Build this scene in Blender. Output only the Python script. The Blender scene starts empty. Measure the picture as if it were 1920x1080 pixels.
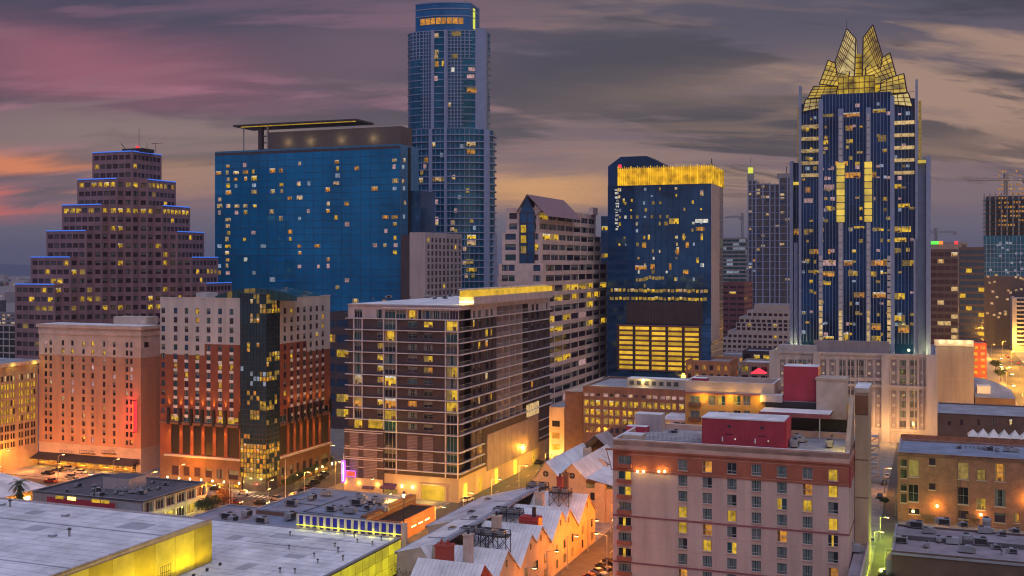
import bpy, bmesh, math, random
from mathutils import Vector, Matrix
RND = random.Random(11)
S = bpy.context.scene
COL = S.collection
# ---------------------------------------------------------------- camera
F, H, HOR = 2064.0, 70.0, 490.0            # focal length in photo pixels, eye height (m), horizon row
GA = math.radians(21.0)                     # the street grid is turned 21 degrees from the line of sight
CG, SG = math.cos(GA), math.sin(GA)
cam = bpy.data.objects.new('camera', bpy.data.cameras.new('camera'))
COL.objects.link(cam)
cam.location = (0, 0, H)
cam.rotation_euler = (math.radians(90), 0, 0)
cam.data.sensor_width = 36
cam.data.lens = 36 * F / 1920
cam.data.shift_y = -(540 - HOR) / 1920
cam.data.clip_end = 30000
S.camera = cam
S.view_settings.view_transform = 'Standard'
S.view_settings.look = 'None'
S.view_settings.gamma = 1
S.view_settings.use_curve_mapping = False
S.view_settings.exposure = 0.0
S.cycles.filter_width = 1.15
# ---------------------------------------------------------------- dusk sky
SUN_EL, SUN_AZ = math.radians(46), math.radians(170)   # compass-like: from +Y clockwise
W = bpy.data.worlds.new('World'); S.world = W; W.use_nodes = True
def world():
    nt = W.node_tree; nt.nodes.clear(); N = nt.nodes.new; L = nt.links.new
    out = N('ShaderNodeOutputWorld')
    sky = N('ShaderNodeTexSky'); sky.sky_type = 'NISHITA'; sky.sun_disc = False
    sky.sun_elevation = math.radians(4); sky.sun_rotation = SUN_AZ
    b1 = N('ShaderNodeBackground'); b1.inputs[1].default_value = 0.09
    L(sky.outputs[0], b1.inputs[0])
    tc = N('ShaderNodeTexCoord'); sep = N('ShaderNodeSeparateXYZ'); L(tc.outputs['Generated'], sep.inputs[0])
    def M(op, a, b=None, c=None, clamp=False):
        n = N('ShaderNodeMath'); n.operation = op; n.use_clamp = clamp
        for i, v in enumerate((a, b, c)):
            if v is None: continue
            if isinstance(v, (int, float)): n.inputs[i].default_value = v
            else: L(v, n.inputs[i])
        return n.outputs[0]
    x, y, z = sep.outputs
    zz = M('MAXIMUM', z, 0.0)
    ramp = N('ShaderNodeValToRGB'); L(zz, ramp.inputs[0])
    el = ramp.color_ramp.elements
    stops = [(0, (.105, .12, .195)), (.03, (.15, .135, .20)), (.055, (.22, .15, .185)), (.09, (.23, .145, .17)),
             (.14, (.155, .105, .14)), (.22, (.085, .072, .12)), (.45, (.25, .26, .41)), (1, (.43, .51, .85))]
    while len(el) < len(stops): el.new(0.5)
    for e, (p, c) in zip(el, stops): e.position = p; e.color = (*c, 1)
    # cloud deck: direction projected to a plane overhead, streaked
    den = M('ADD', zz, 0.30)
    px, py = M('DIVIDE', x, den), M('DIVIDE', y, den)
    def noise(sx, sy, rot, scale, detail, rough, seed, dist=0.0):
        cmb = N('ShaderNodeCombineXYZ'); L(px, cmb.inputs[0]); L(py, cmb.inputs[1]); cmb.inputs[2].default_value = seed
        mp = N('ShaderNodeMapping'); mp.inputs['Rotation'].default_value = (0, 0, rot); mp.inputs['Scale'].default_value = (sx, sy, 1)
        L(cmb.outputs[0], mp.inputs[0])
        n = N('ShaderNodeTexNoise'); n.inputs['Scale'].default_value = scale; n.inputs['Detail'].default_value = detail
        n.inputs['Roughness'].default_value = rough; n.inputs['Distortion'].default_value = dist
        L(mp.outputs[0], n.inputs['Vector']); return n.outputs['Fac']
    def sstep(v, a, b):
        n = N('ShaderNodeMapRange'); n.interpolation_type = 'SMOOTHSTEP'; L(v, n.inputs[0])
        n.inputs[1].default_value = a; n.inputs[2].default_value = b; return n.outputs[0]
    def mix(f, a, b):
        n = N('ShaderNodeMix'); n.data_type = 'RGBA'
        if isinstance(f, (int, float)): n.inputs[0].default_value = f
        else: L(f, n.inputs[0])
        for i, v in ((6, a), (7, b)):
            if isinstance(v, tuple): n.inputs[i].default_value = (*v, 1)
            else: L(v, n.inputs[i])
        return n.outputs[2]
    n1 = noise(.50, 1.7, .10, 1.25, 7, .56, 3.1, .9)
    n2 = noise(.42, 2.0, -.08, 2.4, 6, .58, 7.7, .7)
    n3 = noise(.40, 1.8, .16, 1.7, 6, .56, 12.3, .9)
    n4 = noise(.6, 2.2, .05, 4.5, 5, .6, 21.7, .6)
    fade = sstep(zz, .03, .085)
    hi = M('SUBTRACT', 1.0, sstep(zz, .45, .9))
    azm = M('DIVIDE', x, M('MAXIMUM', y, .05))
    warm = sstep(azm, -.15, .15)                                  # tan clouds to the right, magenta ones to the left
    c = ramp.outputs[0]
    lit = mix(warm, (.42, .16, .25), (.50, .30, .21))
    c = mix(M('MULTIPLY', M('MULTIPLY', sstep(M('ADD', n3, M('MULTIPLY', M('SUBTRACT', n4, .5), .5)), .46, .60), fade), M('MULTIPLY', hi, .8)), c, lit)
    dk = mix(warm, (.034, .034, .075), (.050, .040, .062))
    c = mix(M('MULTIPLY', M('MULTIPLY', sstep(M('ADD', n1, M('MULTIPLY', M('SUBTRACT', n4, .5), .55)), .47, .58), fade), M('MULTIPLY', hi, .92)), c, dk)
    c = mix(M('MULTIPLY', M('MULTIPLY', sstep(n2, .52, .66), fade), .42), c, mix(warm, (.34, .15, .22), (.40, .24, .18)))
    # sunset streaks near the horizon
    def streak(a0, aw, e0, ew, col, k, tilt=0.0):
        global_e = M('ADD', zz, M('ADD', M('MULTIPLY', M('SUBTRACT', n2, .5), .05), M('MULTIPLY', M('SUBTRACT', n4, .5), .03)))
        ee = M('DIVIDE', M('SUBTRACT', M('SUBTRACT', global_e, e0), M('MULTIPLY', M('SUBTRACT', azm, a0), tilt)), ew)
        aa = M('DIVIDE', M('SUBTRACT', azm, a0), aw)
        g = M('POWER', 2.718, M('MULTIPLY', M('ADD', M('MULTIPLY', ee, ee), M('MULTIPLY', aa, aa)), -1.0))
        g = M('MULTIPLY', g, sstep(y, .0, .3))
        return mix(M('MULTIPLY', g, k), c, col)
    c = streak(-.45, .10, .078, .011, (.95, .27, .10), .9)
    c = streak(-.50, .09, .048, .007, (.85, .15, .11), .9)
    c = streak(-.42, .12, .063, .008, (.10, .085, .13), .7)
    c = streak(.02, .10, .066, .014, (.85, .42, .16), .9)
    c = streak(-.30, .07, .076, .012, (.50, .27, .16), .7)
    c = streak(-.38, .16, .165, .032, (.44, .12, .18), .75)
    c = streak(-.36, .34, .235, .045, (.042, .04, .092), .85)
    c = streak(-.30, .22, .105, .02, (.33, .22, .19), .6)
    c = streak(.44, .12, .10, .014, (.32, .19, .14), .5)
    c = streak(.20, .16, .155, .018, (.32, .20, .15), .5, .1)
    c = streak(.05, .25, .235, .05, (.10, .078, .11), .6)
    c = streak(-.12, .10, .18, .04, (.20, .11, .15), .6)
    c = streak(.0, .2, .03, .013, (.15, .145, .20), .6)
    b2 = N('ShaderNodeBackground'); L(c, b2.inputs[0]); b2.inputs[1].default_value = 1.0
    ms = N('ShaderNodeMixShader'); ms.inputs[0].default_value = .88
    L(b1.outputs[0], ms.inputs[1]); L(b2.outputs[0], ms.inputs[2]); L(ms.outputs[0], out.inputs[0])
world()
sun = bpy.data.objects.new('sun', bpy.data.lights.new('sun', 'SUN')); COL.objects.link(sun)
sun.data.energy = 0.68; sun.data.angle = math.radians(60); sun.data.color = (1, .88, .86)
d = Vector((math.sin(SUN_AZ) * math.cos(SUN_EL), math.cos(SUN_AZ) * math.cos(SUN_EL), math.sin(SUN_EL)))
sun.rotation_euler = d.to_track_quat('Z', 'Y').to_euler()
# ---------------------------------------------------------------- materials
MATS = {}
def mat(name, col, rough=.7, metal=0.0, var=.12, scale=.35, emit=None, es=1.0, spec=.5, bump=0.0, bscale=2.0, streak=False, evar=0.0, escale=.6, alpha=None):
    m = bpy.data.materials.new(name); m.use_nodes = True; nt = m.node_tree; N = nt.nodes.new; L = nt.links.new
    p = nt.nodes['Principled BSDF']
    p.inputs['Base Color'].default_value = (*col, 1); p.inputs['Roughness'].default_value = rough
    p.inputs['Metallic'].default_value = metal; p.inputs['Specular IOR Level'].default_value = spec
    tc = N('ShaderNodeTexCoord'); oi = N('ShaderNodeObjectInfo')
    add = N('ShaderNodeVectorMath'); add.operation = 'ADD'; L(tc.outputs['Object'], add.inputs[0]); L(oi.outputs['Location'], add.inputs[1])
    vec = add.outputs[0]
    if var:
        mp = N('ShaderNodeMapping'); L(vec, mp.inputs[0])
        if streak: mp.inputs['Scale'].default_value = (1, 1, .16)
        n = N('ShaderNodeTexNoise'); n.inputs['Scale'].default_value = scale; n.inputs['Detail'].default_value = 6; n.inputs['Roughness'].default_value = .62
        L(mp.outputs[0], n.inputs['Vector'])
        r = N('ShaderNodeMapRange'); L(n.outputs['Fac'], r.inputs[0]); r.inputs[1].default_value = .25; r.inputs[2].default_value = .75
        r.inputs[3].default_value = 1 - var * 1.5; r.inputs[4].default_value = 1 + var * 1.2
        mx = N('ShaderNodeVectorMath'); mx.operation = 'SCALE'; mx.inputs[0].default_value = col; L(r.outputs[0], mx.inputs['Scale'])
        L(mx.outputs[0], p.inputs['Base Color'])
    if bump:
        n = N('ShaderNodeTexNoise'); n.inputs['Scale'].default_value = bscale; n.inputs['Detail'].default_value = 4; L(vec, n.inputs['Vector'])
        b = N('ShaderNodeBump'); b.inputs['Strength'].default_value = bump; b.inputs['Distance'].default_value = .1
        L(n.outputs['Fac'], b.inputs['Height']); L(b.outputs[0], p.inputs['Normal'])
    if emit:
        p.inputs['Emission Color'].default_value = (*emit, 1); p.inputs['Emission Strength'].default_value = es
        if evar:
            n = N('ShaderNodeTexNoise'); n.inputs['Scale'].default_value = escale; n.inputs['Detail'].default_value = 3; L(vec, n.inputs['Vector'])
            r = N('ShaderNodeMapRange'); L(n.outputs['Fac'], r.inputs[0]); r.inputs[1].default_value = .32; r.inputs[2].default_value = .62
            r.inputs[3].default_value = max(0, 1 - evar); r.inputs[4].default_value = 1 + evar * .5
            r2 = N('ShaderNodeMapRange'); L(oi.outputs['Random'], r2.inputs[0]); r2.inputs[3].default_value = .55 * es; r2.inputs[4].default_value = 1.15 * es
            mu = N('ShaderNodeMath'); mu.operation = 'MULTIPLY'; L(r.outputs[0], mu.inputs[0]); L(r2.outputs[0], mu.inputs[1])
            L(mu.outputs[0], p.inputs['Emission Strength'])
    MATS[name] = m
    return m
def brickmat(name, c1, c2, mortar, sx=1.0, rough=.85):
    m = mat(name, c1, rough, var=0); nt = m.node_tree; N = nt.nodes.new; L = nt.links.new
    tc = N('ShaderNodeTexCoord'); sp = N('ShaderNodeSeparateXYZ'); L(tc.outputs['Object'], sp.inputs[0])
    ad = N('ShaderNodeMath'); ad.operation = 'ADD'; L(sp.outputs[0], ad.inputs[0]); L(sp.outputs[1], ad.inputs[1])
    cb = N('ShaderNodeCombineXYZ'); L(ad.outputs[0], cb.inputs[0]); L(sp.outputs[2], cb.inputs[1])
    b = N('ShaderNodeTexBrick'); b.inputs['Scale'].default_value = sx; b.inputs['Color1'].default_value = (*c1, 1); b.inputs['Color2'].default_value = (*c2, 1)
    b.inputs['Mortar'].default_value = (*mortar, 1); b.inputs['Mortar Size'].default_value = .02; b.inputs['Bias'].default_value = -.2
    L(cb.outputs[0], b.inputs['Vector'])
    n = N('ShaderNodeTexNoise'); n.inputs['Scale'].default_value = .5; n.inputs['Detail'].default_value = 6; L(tc.outputs['Object'], n.inputs['Vector'])
    r = N('ShaderNodeMapRange'); L(n.outputs['Fac'], r.inputs[0]); r.inputs[1].default_value = .25; r.inputs[2].default_value = .75; r.inputs[3].default_value = .7; r.inputs[4].default_value = 1.25
    sc = N('ShaderNodeVectorMath'); sc.operation = 'SCALE'; L(b.outputs['Color'], sc.inputs[0]); L(r.outputs[0], sc.inputs['Scale'])
    L(sc.outputs[0], nt.nodes['Principled BSDF'].inputs['Base Color'])
    return m
for a in [
    ('asphalt', (.085, .08, .078), .85), ('concrete', (.33, .31, .29), .85), ('pave', (.27, .25, .235), .85), ('white_paint', (.75, .74, .72), .6),
    ('roof_white', (.79, .81, .86), .7), ('roof_seam', (.42, .42, .50), .55), ('roof_grey', (.24, .29, .40), .85), ('roof_dark', (.115, .11, .135), .9),
    ('roof_slate', (.33, .35, .42), .85), ('gravel_roof', (.33, .29, .34), .95),
    ('tan', (.50, .275, .18), .85), ('tan_light', (.56, .45, .40), .85), ('terracotta', (.48, .20, .105), .85),
    ('mauve_granite', (.28, .17, .205), .6), ('pink_stone', (.64, .50, .49), .7), ('pale_stucco', (.46, .40, .43), .85), ('hotel_white', (.52, .49, .49), .8),
    ('rust', (.25, .075, .042), .8), ('brown_base', (.19, .105, .075), .8), ('plum_brick', (.066, .046, .056), .85), ('plum_panel', (.24, .185, .225), .6),
    ('lime_stone', (.50, .38, .27), .85), ('salmon', (.62, .45, .405), .85), ('salmon_band', (.40, .125, .075), .85), ('salmon_trim', (.60, .40, .33), .8),
    ('maroon', (.40, .035, .07), .55), ('tan_bay', (.46, .34, .24), .85), ('ochre', (.58, .33, .10), .85), ('frost_conc', (.50, .45, .46), .8),
    ('frost_stone', (.36, .30, .32), .8), ('grey_conc', (.30, .265, .29), .85), ('dark_metal', (.03, .028, .035), .5), ('grey_metal', (.30, .30, .33), .45),
    ('light_metal', (.55, .55, .58), .4), ('black', (.012, .012, .015), .6), ('wood_brown', (.22, .10, .05), .8), ('violet_awning', (.09, .04, .10), .8),
    ('red_paint', (.45, .03, .03), .5), ('slab_white', (.62, .58, .62), .6), ('house_tan', (.60, .44, .29), .85), ('house_red', (.42, .07, .05), .8),
    ('beige', (.52, .43, .36), .85), ('panel_cream', (.62, .60, .50), .6), ('hill', (.10, .13, .20), 1), ('roof_line', (.46, .48, .54), .8), ('bark', (.10, .07, .05), .9),
    ('leaf', (.05, .075, .03), .8), ('leaf_dry', (.16, .075, .04), .85), ('rubber', (.02, .02, .02), .9), ('kerb', (.4, .38, .36), .85),
    ('old_office', (.36, .28, .20), .85), ('far_white', (.42, .38, .40), .8), ('far_dark', (.07, .055, .075), .6), ('far_red', (.16, .06, .08), .7),
    ('far_grey', (.23, .22, .26), .7), ('garnet_trim', (.3, .1, .12), .7), ('brick_dark', (.14, .09, .075), .85)]:
    mat(*a, streak=a[0] in ('salmon', 'tan', 'hotel_white', 'frost_conc', 'grey_conc', 'pale_stucco', 'lime_stone', 'mauve_granite', 'tan_bay'),
        var=.26 if 'roof' in a[0] or a[0] in ('asphalt', 'pave') else .17, scale=.16 if 'roof' in a[0] else .35, bump=.15 if a[2] > .8 else 0)
brickmat('warehouse_brick', (.36, .165, .11), (.24, .10, .07), (.30, .20, .15), 1.6)
brickmat('office_brick', (.22, .11, .085), (.17, .08, .07), (.2, .13, .1), 1.6)
mat('glass', (.012, .014, .02), .07, var=0, spec=.8)
mat('glass_teal', (.02, .075, .085), .08, var=.2, spec=.8)
mat('glass_blue', (.02, .06, .14), .08, var=.2, spec=.8)
mat('glass_grey', (.09, .085, .10), .15, var=.25, spec=.7)
mat('glass_plum', (.05, .03, .05), .12, var=.25, spec=.7)
mat('slab_glass', (.004, .23, .54), .08, metal=.35, var=.30, scale=.045, spec=.5, bump=.25, bscale=.12)
mat('slab_glass_side', (.06, .25, .48), .10, metal=.3, var=.15, spec=.5, bump=.2, bscale=.15)
mat('tower_glass', (.006, .15, .29), .07, metal=.35, var=.4, scale=.10, spec=.6, bump=.3, bscale=.15)
mat('crown_glass', (.02, .16, .42), .12, var=.25, scale=.1, spec=.5)
mat('corner_glass', (.02, .055, .075), .09, var=.5, scale=.12, spec=.8)
mat('navy_glass', (.03, .115, .27), .06, metal=.4, var=.5, scale=.05, spec=.7, bump=.35, bscale=.08)
mat('spire_glass', (.004, .06, .19), .06, metal=.4, var=.55, scale=.05, spec=.7, bump=.35, bscale=.1)
mat('fin_blue', (.26, .33, .54), .5, var=.1)
mat('louver_blue', (.012, .015, .42), .6, var=.05)
mat('curtain', (.16, .19, .19), .8, var=.25, scale=1.5)
for n, c, s in [('lit_yellow', (.80, .48, .022), .85), ('lit_amber', (.80, .32, .035), .8), ('lit_warm', (.78, .52, .22), .75), ('lit_pink', (.62, .36, .36), .7),
                ('lit_dim', (.42, .27, .06), .6), ('lit_white', (.75, .72, .62), .8), ('lit_cool', (.35, .45, .6), .6)]:
    mat(n, (.05, .04, .03), .3, emit=c, es=s, evar=.55, escale=.9, var=0)
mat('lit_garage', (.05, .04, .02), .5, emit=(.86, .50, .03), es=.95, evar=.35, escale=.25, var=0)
mat('lit_crown', (.3, .25, .05), .4, emit=(.70, .46, .03), es=.55, evar=.95, escale=.22, var=0)
mat('lit_crown_pale', (.3, .25, .1), .4, emit=(.80, .62, .22), es=.75, evar=.75, escale=.22, var=0)
mat('lit_band', (.3, .25, .1), .4, emit=(.78, .53, .06), es=.85, evar=.3, escale=.2, var=0)
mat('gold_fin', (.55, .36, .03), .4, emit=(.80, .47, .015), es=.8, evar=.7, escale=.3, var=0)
mat('bulb', (1, .8, .4), .4, emit=(1, .72, .30), es=7, var=0)
mat('bulb_yellow', (1, .8, .3), .4, emit=(1, .72, .12), es=4, var=0)
mat('neon_blue', (.1, .2, .8), .4, emit=(.05, .20, .85), es=.75, var=0)
mat('neon_red', (.8, .05, .05), .4, emit=(1, .03, .06), es=1.3, var=0)
mat('neon_orange', (.8, .2, .05), .4, emit=(1, .22, .03), es=1.3, var=0)
mat('neon_white', (.8, .8, .9), .4, emit=(.75, .75, 1), es=1.3, var=0)
mat('neon_green', (.1, .8, .1), .4, emit=(.12, .9, .1), es=1.0, var=0)
mat('neon_violet', (.4, .1, .8), .4, emit=(.35, .12, .9), es=1.0, var=0)
mat('lime_light', (.8, .9, .1), .4, emit=(.62, .68, .06), es=.9, var=0)
mat('hall_panel_a', (.72, .57, .06), .7, var=.2, scale=.2); mat('hall_panel_b', (.60, .46, .03), .7, var=.25, scale=.2); mat('hall_panel_c', (.78, .64, .08), .7, var=.2, scale=.2); mat('house_dark', (.12, .10, .10), .7)  # hall panels: yellow lamplight partly put into the base colour
mat('panel_lit', (.55, .52, .10), .5, emit=(.66, .56, .01), es=.8, evar=.45, escale=.22, var=.1)
mat('tail', (.5, .01, .01), .3, emit=(1, .05, .02), es=1.5, var=0)
# ---------------------------------------------------------------- mesh builder
class MB:
    def __init__(s): s.v = []; s.f = []; s.m = []; s.mats = []
    def mi(s, name):
        if name not in s.mats: s.mats.append(name)
        return s.mats.index(name)
    def poly(s, pts, m):
        b = len(s.v); s.v += [tuple(p) for p in pts]; s.f.append(tuple(range(b, b + len(pts)))); s.m.append(s.mi(m))
    def box(s, x0, x1, y0, y1, z0, z1, m, top=None, bottom=True):
        p = [(x0, y0, z0), (x1, y0, z0), (x1, y1, z0), (x0, y1, z0), (x0, y0, z1), (x1, y0, z1), (x1, y1, z1), (x0, y1, z1)]
        b = len(s.v); s.v += p
        fs = [(0, 1, 5, 4), (1, 2, 6, 5), (2, 3, 7, 6), (3, 0, 4, 7), (4, 5, 6, 7)] + ([(3, 2, 1, 0)] if bottom else [])
        for i, f in enumerate(fs): s.f.append(tuple(b + k for k in f)); s.m.append(s.mi(top if (i == 4 and top) else m))
    def prism(s, pts, z0, z1, m, top=None, bottom=False):
        n = len(pts)
        for i in range(n):
            a, c = pts[i], pts[(i + 1) % n]
            s.poly([(a[0], a[1], z0), (c[0], c[1], z0), (c[0], c[1], z1), (a[0], a[1], z1)], m)
        s.poly([(p[0], p[1], z1) for p in pts], top or m)
        if bottom: s.poly([(p[0], p[1], z0) for p in reversed(pts)], m)
    def bar(s, p, q, r, m, n=4):
        p, q = Vector(p), Vector(q); d = (q - p).normalized(); a = d.orthogonal().normalized(); c = d.cross(a)
        ring = lambda o: [o + (a * math.cos(2 * math.pi * (k + .5) / n) + c * math.sin(2 * math.pi * (k + .5) / n)) * r for k in range(n)]
        A, B = ring(p), ring(q)
        for k in range(n): s.poly([A[k], A[(k + 1) % n], B[(k + 1) % n], B[k]], m)
        s.poly(list(reversed(A)), m); s.poly(B, m)
    def cone(s, c, r0, r1, z0, z1, m, n=8):
        A = [(c[0] + r0 * math.cos(2 * math.pi * k / n), c[1] + r0 * math.sin(2 * math.pi * k / n), z0) for k in range(n)]
        B = [(c[0] + r1 * math.cos(2 * math.pi * k / n), c[1] + r1 * math.sin(2 * math.pi * k / n), z1) for k in range(n)]
        for k in range(n): s.poly([A[k], A[(k + 1) % n], B[(k + 1) % n], B[k]], m)
        s.poly(list(reversed(A)), m); s.poly(B, m)
    def mesh(s, name):
        me = bpy.data.meshes.new(name); me.from_pydata(s.v, [], s.f)
        for m in s.mats: me.materials.append(MATS[m])
        me.polygons.foreach_set('material_index', s.m); me.update(); return me
    def build(s, name, parent=None, **tags):
        if not s.f: return None
        o = bpy.data.objects.new(name, s.mesh(name)); COL.objects.link(o)
        if parent: o.parent = parent
        for k, v in tags.items():
            if v is not None: o[k] = v
        return o
def inst(name, mesh, parent, loc=(0, 0, 0), rz=0.0, **tags):
    o = bpy.data.objects.new(name, mesh); COL.objects.link(o); o.parent = parent; o.location = loc
    if rz: o.rotation_euler = (0, 0, rz)
    for k, v in tags.items():
        if v is not None: o[k] = v
    return o
# ---------------------------------------------------------------- placing by sight lines (solved once into metres)
class Site:
    """A building's base point: local +x runs along its front, local +y away down its side."""
    def __init__(s, px, Y, ang=GA):
        s.X = (px - 960) * Y / F; s.Y = Y; s.c, s.s = math.cos(ang), math.sin(ang); s.ang = ang
    def w(s, x, y): return s.X + x * s.c + y * s.s, s.Y - x * s.s + y * s.c
    def fx(s, px, y=0.0):
        X0, Y0 = s.w(0, y); m = (px - 960) / F; return (m * Y0 - X0) / (s.c + m * s.s)
    def sy(s, px, x=0.0):
        X0, Y0 = s.w(x, 0); m = (px - 960) / F; return (m * Y0 - X0) / (s.s - m * s.c)
    def z(s, py, x=0.0, y=0.0): return H - (py - HOR) * s.w(x, y)[1] / F
    def mpp(s, x=0, y=0): return s.w(x, y)[1] / F
def ground(px, py, z=0.0):
    Y = F * (H - z) / (py - HOR); return (px - 960) * Y / F, Y
def gl(px, py, z=0.0):
    X, Y = ground(px, py, z); return X * CG - Y * SG, X * SG + Y * CG       # grid coordinates
def thing(name, label, cat, site=None, loc=None, rz=None, group=None):
    o = bpy.data.objects.new(name, None); COL.objects.link(o); o.empty_display_size = 1
    if site: o.location = (site.X, site.Y, 0); o.rotation_euler = (0, 0, -site.ang)
    if loc is not None: o.location = loc
    if rz is not None: o.rotation_euler = (0, 0, rz)
    o['label'] = label; o['category'] = cat
    if group: o['group'] = group
    return o
# ---------------------------------------------------------------- facades
class Fc:
    def __init__(s, ox=0.0, oy=0.0, ang=0.0): s.o = (ox, oy); s.a = math.radians(ang); s.c, s.s = math.cos(s.a), math.sin(s.a)
    def P(s, u, z, out=0.0): return Vector((s.o[0] + u * s.c + out * s.s, s.o[1] + u * s.s - out * s.c, z))
    def quad(s, mb, u0, u1, z0, z1, out, m): mb.poly([s.P(u0, z0, out), s.P(u1, z0, out), s.P(u1, z1, out), s.P(u0, z1, out)], m)
    def slab(s, mb, u0, u1, z0, z1, o0, o1, m):
        """box standing on the facade between out distances o0 < o1"""
        a = [s.P(u0, z0, o1), s.P(u1, z0, o1), s.P(u1, z1, o1), s.P(u0, z1, o1)]; b = [s.P(u0, z0, o0), s.P(u1, z0, o0), s.P(u1, z1, o0), s.P(u0, z1, o0)]
        mb.poly(a, m); mb.poly([b[1], b[0], b[3], b[2]], m)
        for i in range(4):
            j = (i + 1) % 4; mb.poly([a[j], a[i], b[i], b[j]], m)
def facade(mb, fc, u0, u1, z0, z1, rects, depth, m, mzone=None, reveal=None):
    """a wall with real openings, each with reveals going in by depth"""
    us = sorted({round(v, 3) for r in rects for v in r[:2] if u0 < v < u1} | {round(u0, 3), round(u1, 3)})
    zs = sorted({round(v, 3) for r in rects for v in r[2:4] if z0 < v < z1} | {round(z0, 3), round(z1, 3)} | ({round(v, 3) for v in mzone[0] if z0 < v < z1} if mzone else set()))
    rr = [tuple(round(v, 3) for v in r[:4]) for r in rects]
    zi = {z: i for i, z in enumerate(zs)}; ui = {u: i for i, u in enumerate(us)}
    hole = [[False] * len(zs) for _ in us]
    for (a, b, c, d_) in rr:
        for i, u in enumerate(us):
            if a - 1e-4 <= u < b - 1e-4:
                for j, z in enumerate(zs):
                    if c - 1e-4 <= z < d_ - 1e-4: hole[i][j] = True
    mm = lambda ua, za: (mzone[1](ua, za) if mzone else m)
    for i in range(len(us) - 1):
        j = 0
        while j < len(zs) - 1:
            if hole[i][j]: j += 1; continue
            k = j; mt = mm((us[i] + us[i + 1]) / 2, (zs[j] + zs[j + 1]) / 2)
            while k + 1 < len(zs) - 1 and not hole[i][k + 1] and mm((us[i] + us[i + 1]) / 2, (zs[k + 1] + zs[k + 2]) / 2) == mt: k += 1
            fc.quad(mb, us[i], us[i + 1], zs[j], zs[k + 1], 0, mt); j = k + 1
    for (a, b, c, d_) in rr:
        a, b, c, d_ = max(a, u0), min(b, u1), max(c, z0), min(d_, z1)
        if b <= a or d_ <= c: continue
        mt = reveal or mm((a + b) / 2, (c + d_) / 2); P = fc.P
        mb.poly([P(a, c, 0), P(b, c, 0), P(b, c, -depth), P(a, c, -depth)], mt)
        mb.poly([P(a, d_, -depth), P(b, d_, -depth), P(b, d_, 0), P(a, d_, 0)], mt)
        mb.poly([P(a, c, -depth), P(a, d_, -depth), P(a, d_, 0), P(a, c, 0)], mt)
        mb.poly([P(b, c, 0), P(b, d_, 0), P(b, d_, -depth), P(b, c, -depth)], mt)
# window styles: frame material, pane material, vertical bars, horizontal bars, curtain share
ST = {}
def style(n, fr, pane, nv=0, nh=0, cur=None, curm='curtain'): ST[n] = (fr, pane, nv, nh, cur, curm)
WM = {}
def win_mesh(w, h, st, fw, part=None):
    w, h = round(w, 2), round(h, 2); key = (w, h, st, fw, part)
    if key in WM: return WM[key]
    fr, pane, nv, nh, cur, curm = ST[st]; mb = MB()
    if part in (None, 'pane'): mb.poly([(0, 0, 0), (w, 0, 0), (w, 0, h), (0, 0, h)], pane)
    if cur and part in (None, 'curtain'):
        for e in cur:
            a, b = e[0], e[1]; za, zb, cm = (h * e[2], h * e[3], e[4] if len(e) > 4 else curm) if len(e) > 2 else (.02, h - .02, curm)
            mb.poly([(w * a, -.015, za), (w * b, -.015, za), (w * b, -.015, zb), (w * a, -.015, zb)], cm)
    if fr and part in (None, 'frame'):
        t = .05
        for (a, b, c, d_) in [(0, fw, 0, h), (w - fw, w, 0, h), (fw, w - fw, 0, fw), (fw, w - fw, h - fw, h)]:
            mb.box(a, b, -t, 0.001, c, d_, fr, bottom=False)
        for k in range(nv):
            x = w * (k + 1) / (nv + 1); mb.box(x - fw * .4, x + fw * .4, -t * .9, 0.001, fw, h - fw, fr, bottom=False)
        for k in range(nh):
            z = h * (k + 1) / (nh + 1); mb.box(fw, w - fw, -t * .8, 0.001, z - fw * .4, z + fw * .4, fr, bottom=False)
    WM[key] = mb.mesh(part or 'window'); return WM[key]
VR = random.Random(99)
def glass_panels(t, fc, us, zs, matn, r, limit=290, gap=.07, out=.03, tilt=.05, skip=None):
    """curtain wall panes, each set a little out of true as real ones are"""
    PM = {}; n = 0; rest = MB()
    for z0, z1 in zip(zs[1:], zs[:-1]):
        for a, b in zip(us[:-1], us[1:]):
            if skip and skip((a + b) / 2, (z0 + z1) / 2): continue
            w, h, q = round(b - a - 2 * gap, 2), round(z1 - z0 - 2 * gap, 2), r.randrange(6); k = (w, h, q)
            tv = random.Random(q * 5 + 1); o = [.04 + tv.uniform(0, tilt) for _ in range(2)]; oz = tv.uniform(-tilt, tilt); tl = [o[0] + max(0, oz), o[1] + max(0, oz), o[1] + max(0, -oz), o[0] + max(0, -oz)]
            def make(mb, P):
                A = [P(0, 0, 0), P(w, 0, 0), P(w, h, 0), P(0, h, 0)]; B = [P(0, 0, tl[0]), P(w, 0, tl[1]), P(w, h, tl[2]), P(0, h, tl[3])]; mb.poly(B, matn)
                for i in range(4): j = (i + 1) % 4; mb.poly([B[j], B[i], A[i], A[j]], 'dark_metal')
            if n < limit:
                if k not in PM: mb = MB(); make(mb, lambda u, z, d: (u, -d, z)); PM[k] = mb.mesh('glass_panel')
                inst('glass_panel', PM[k], t, fc.P(a + gap, z0 + gap, out), fc.a); n += 1
            else: make(rest, lambda u, z, d: fc.P(a + gap + u, z0 + gap + z, out + d))
    rest.build('more_glass_panels', t, kind='stuff')
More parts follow.
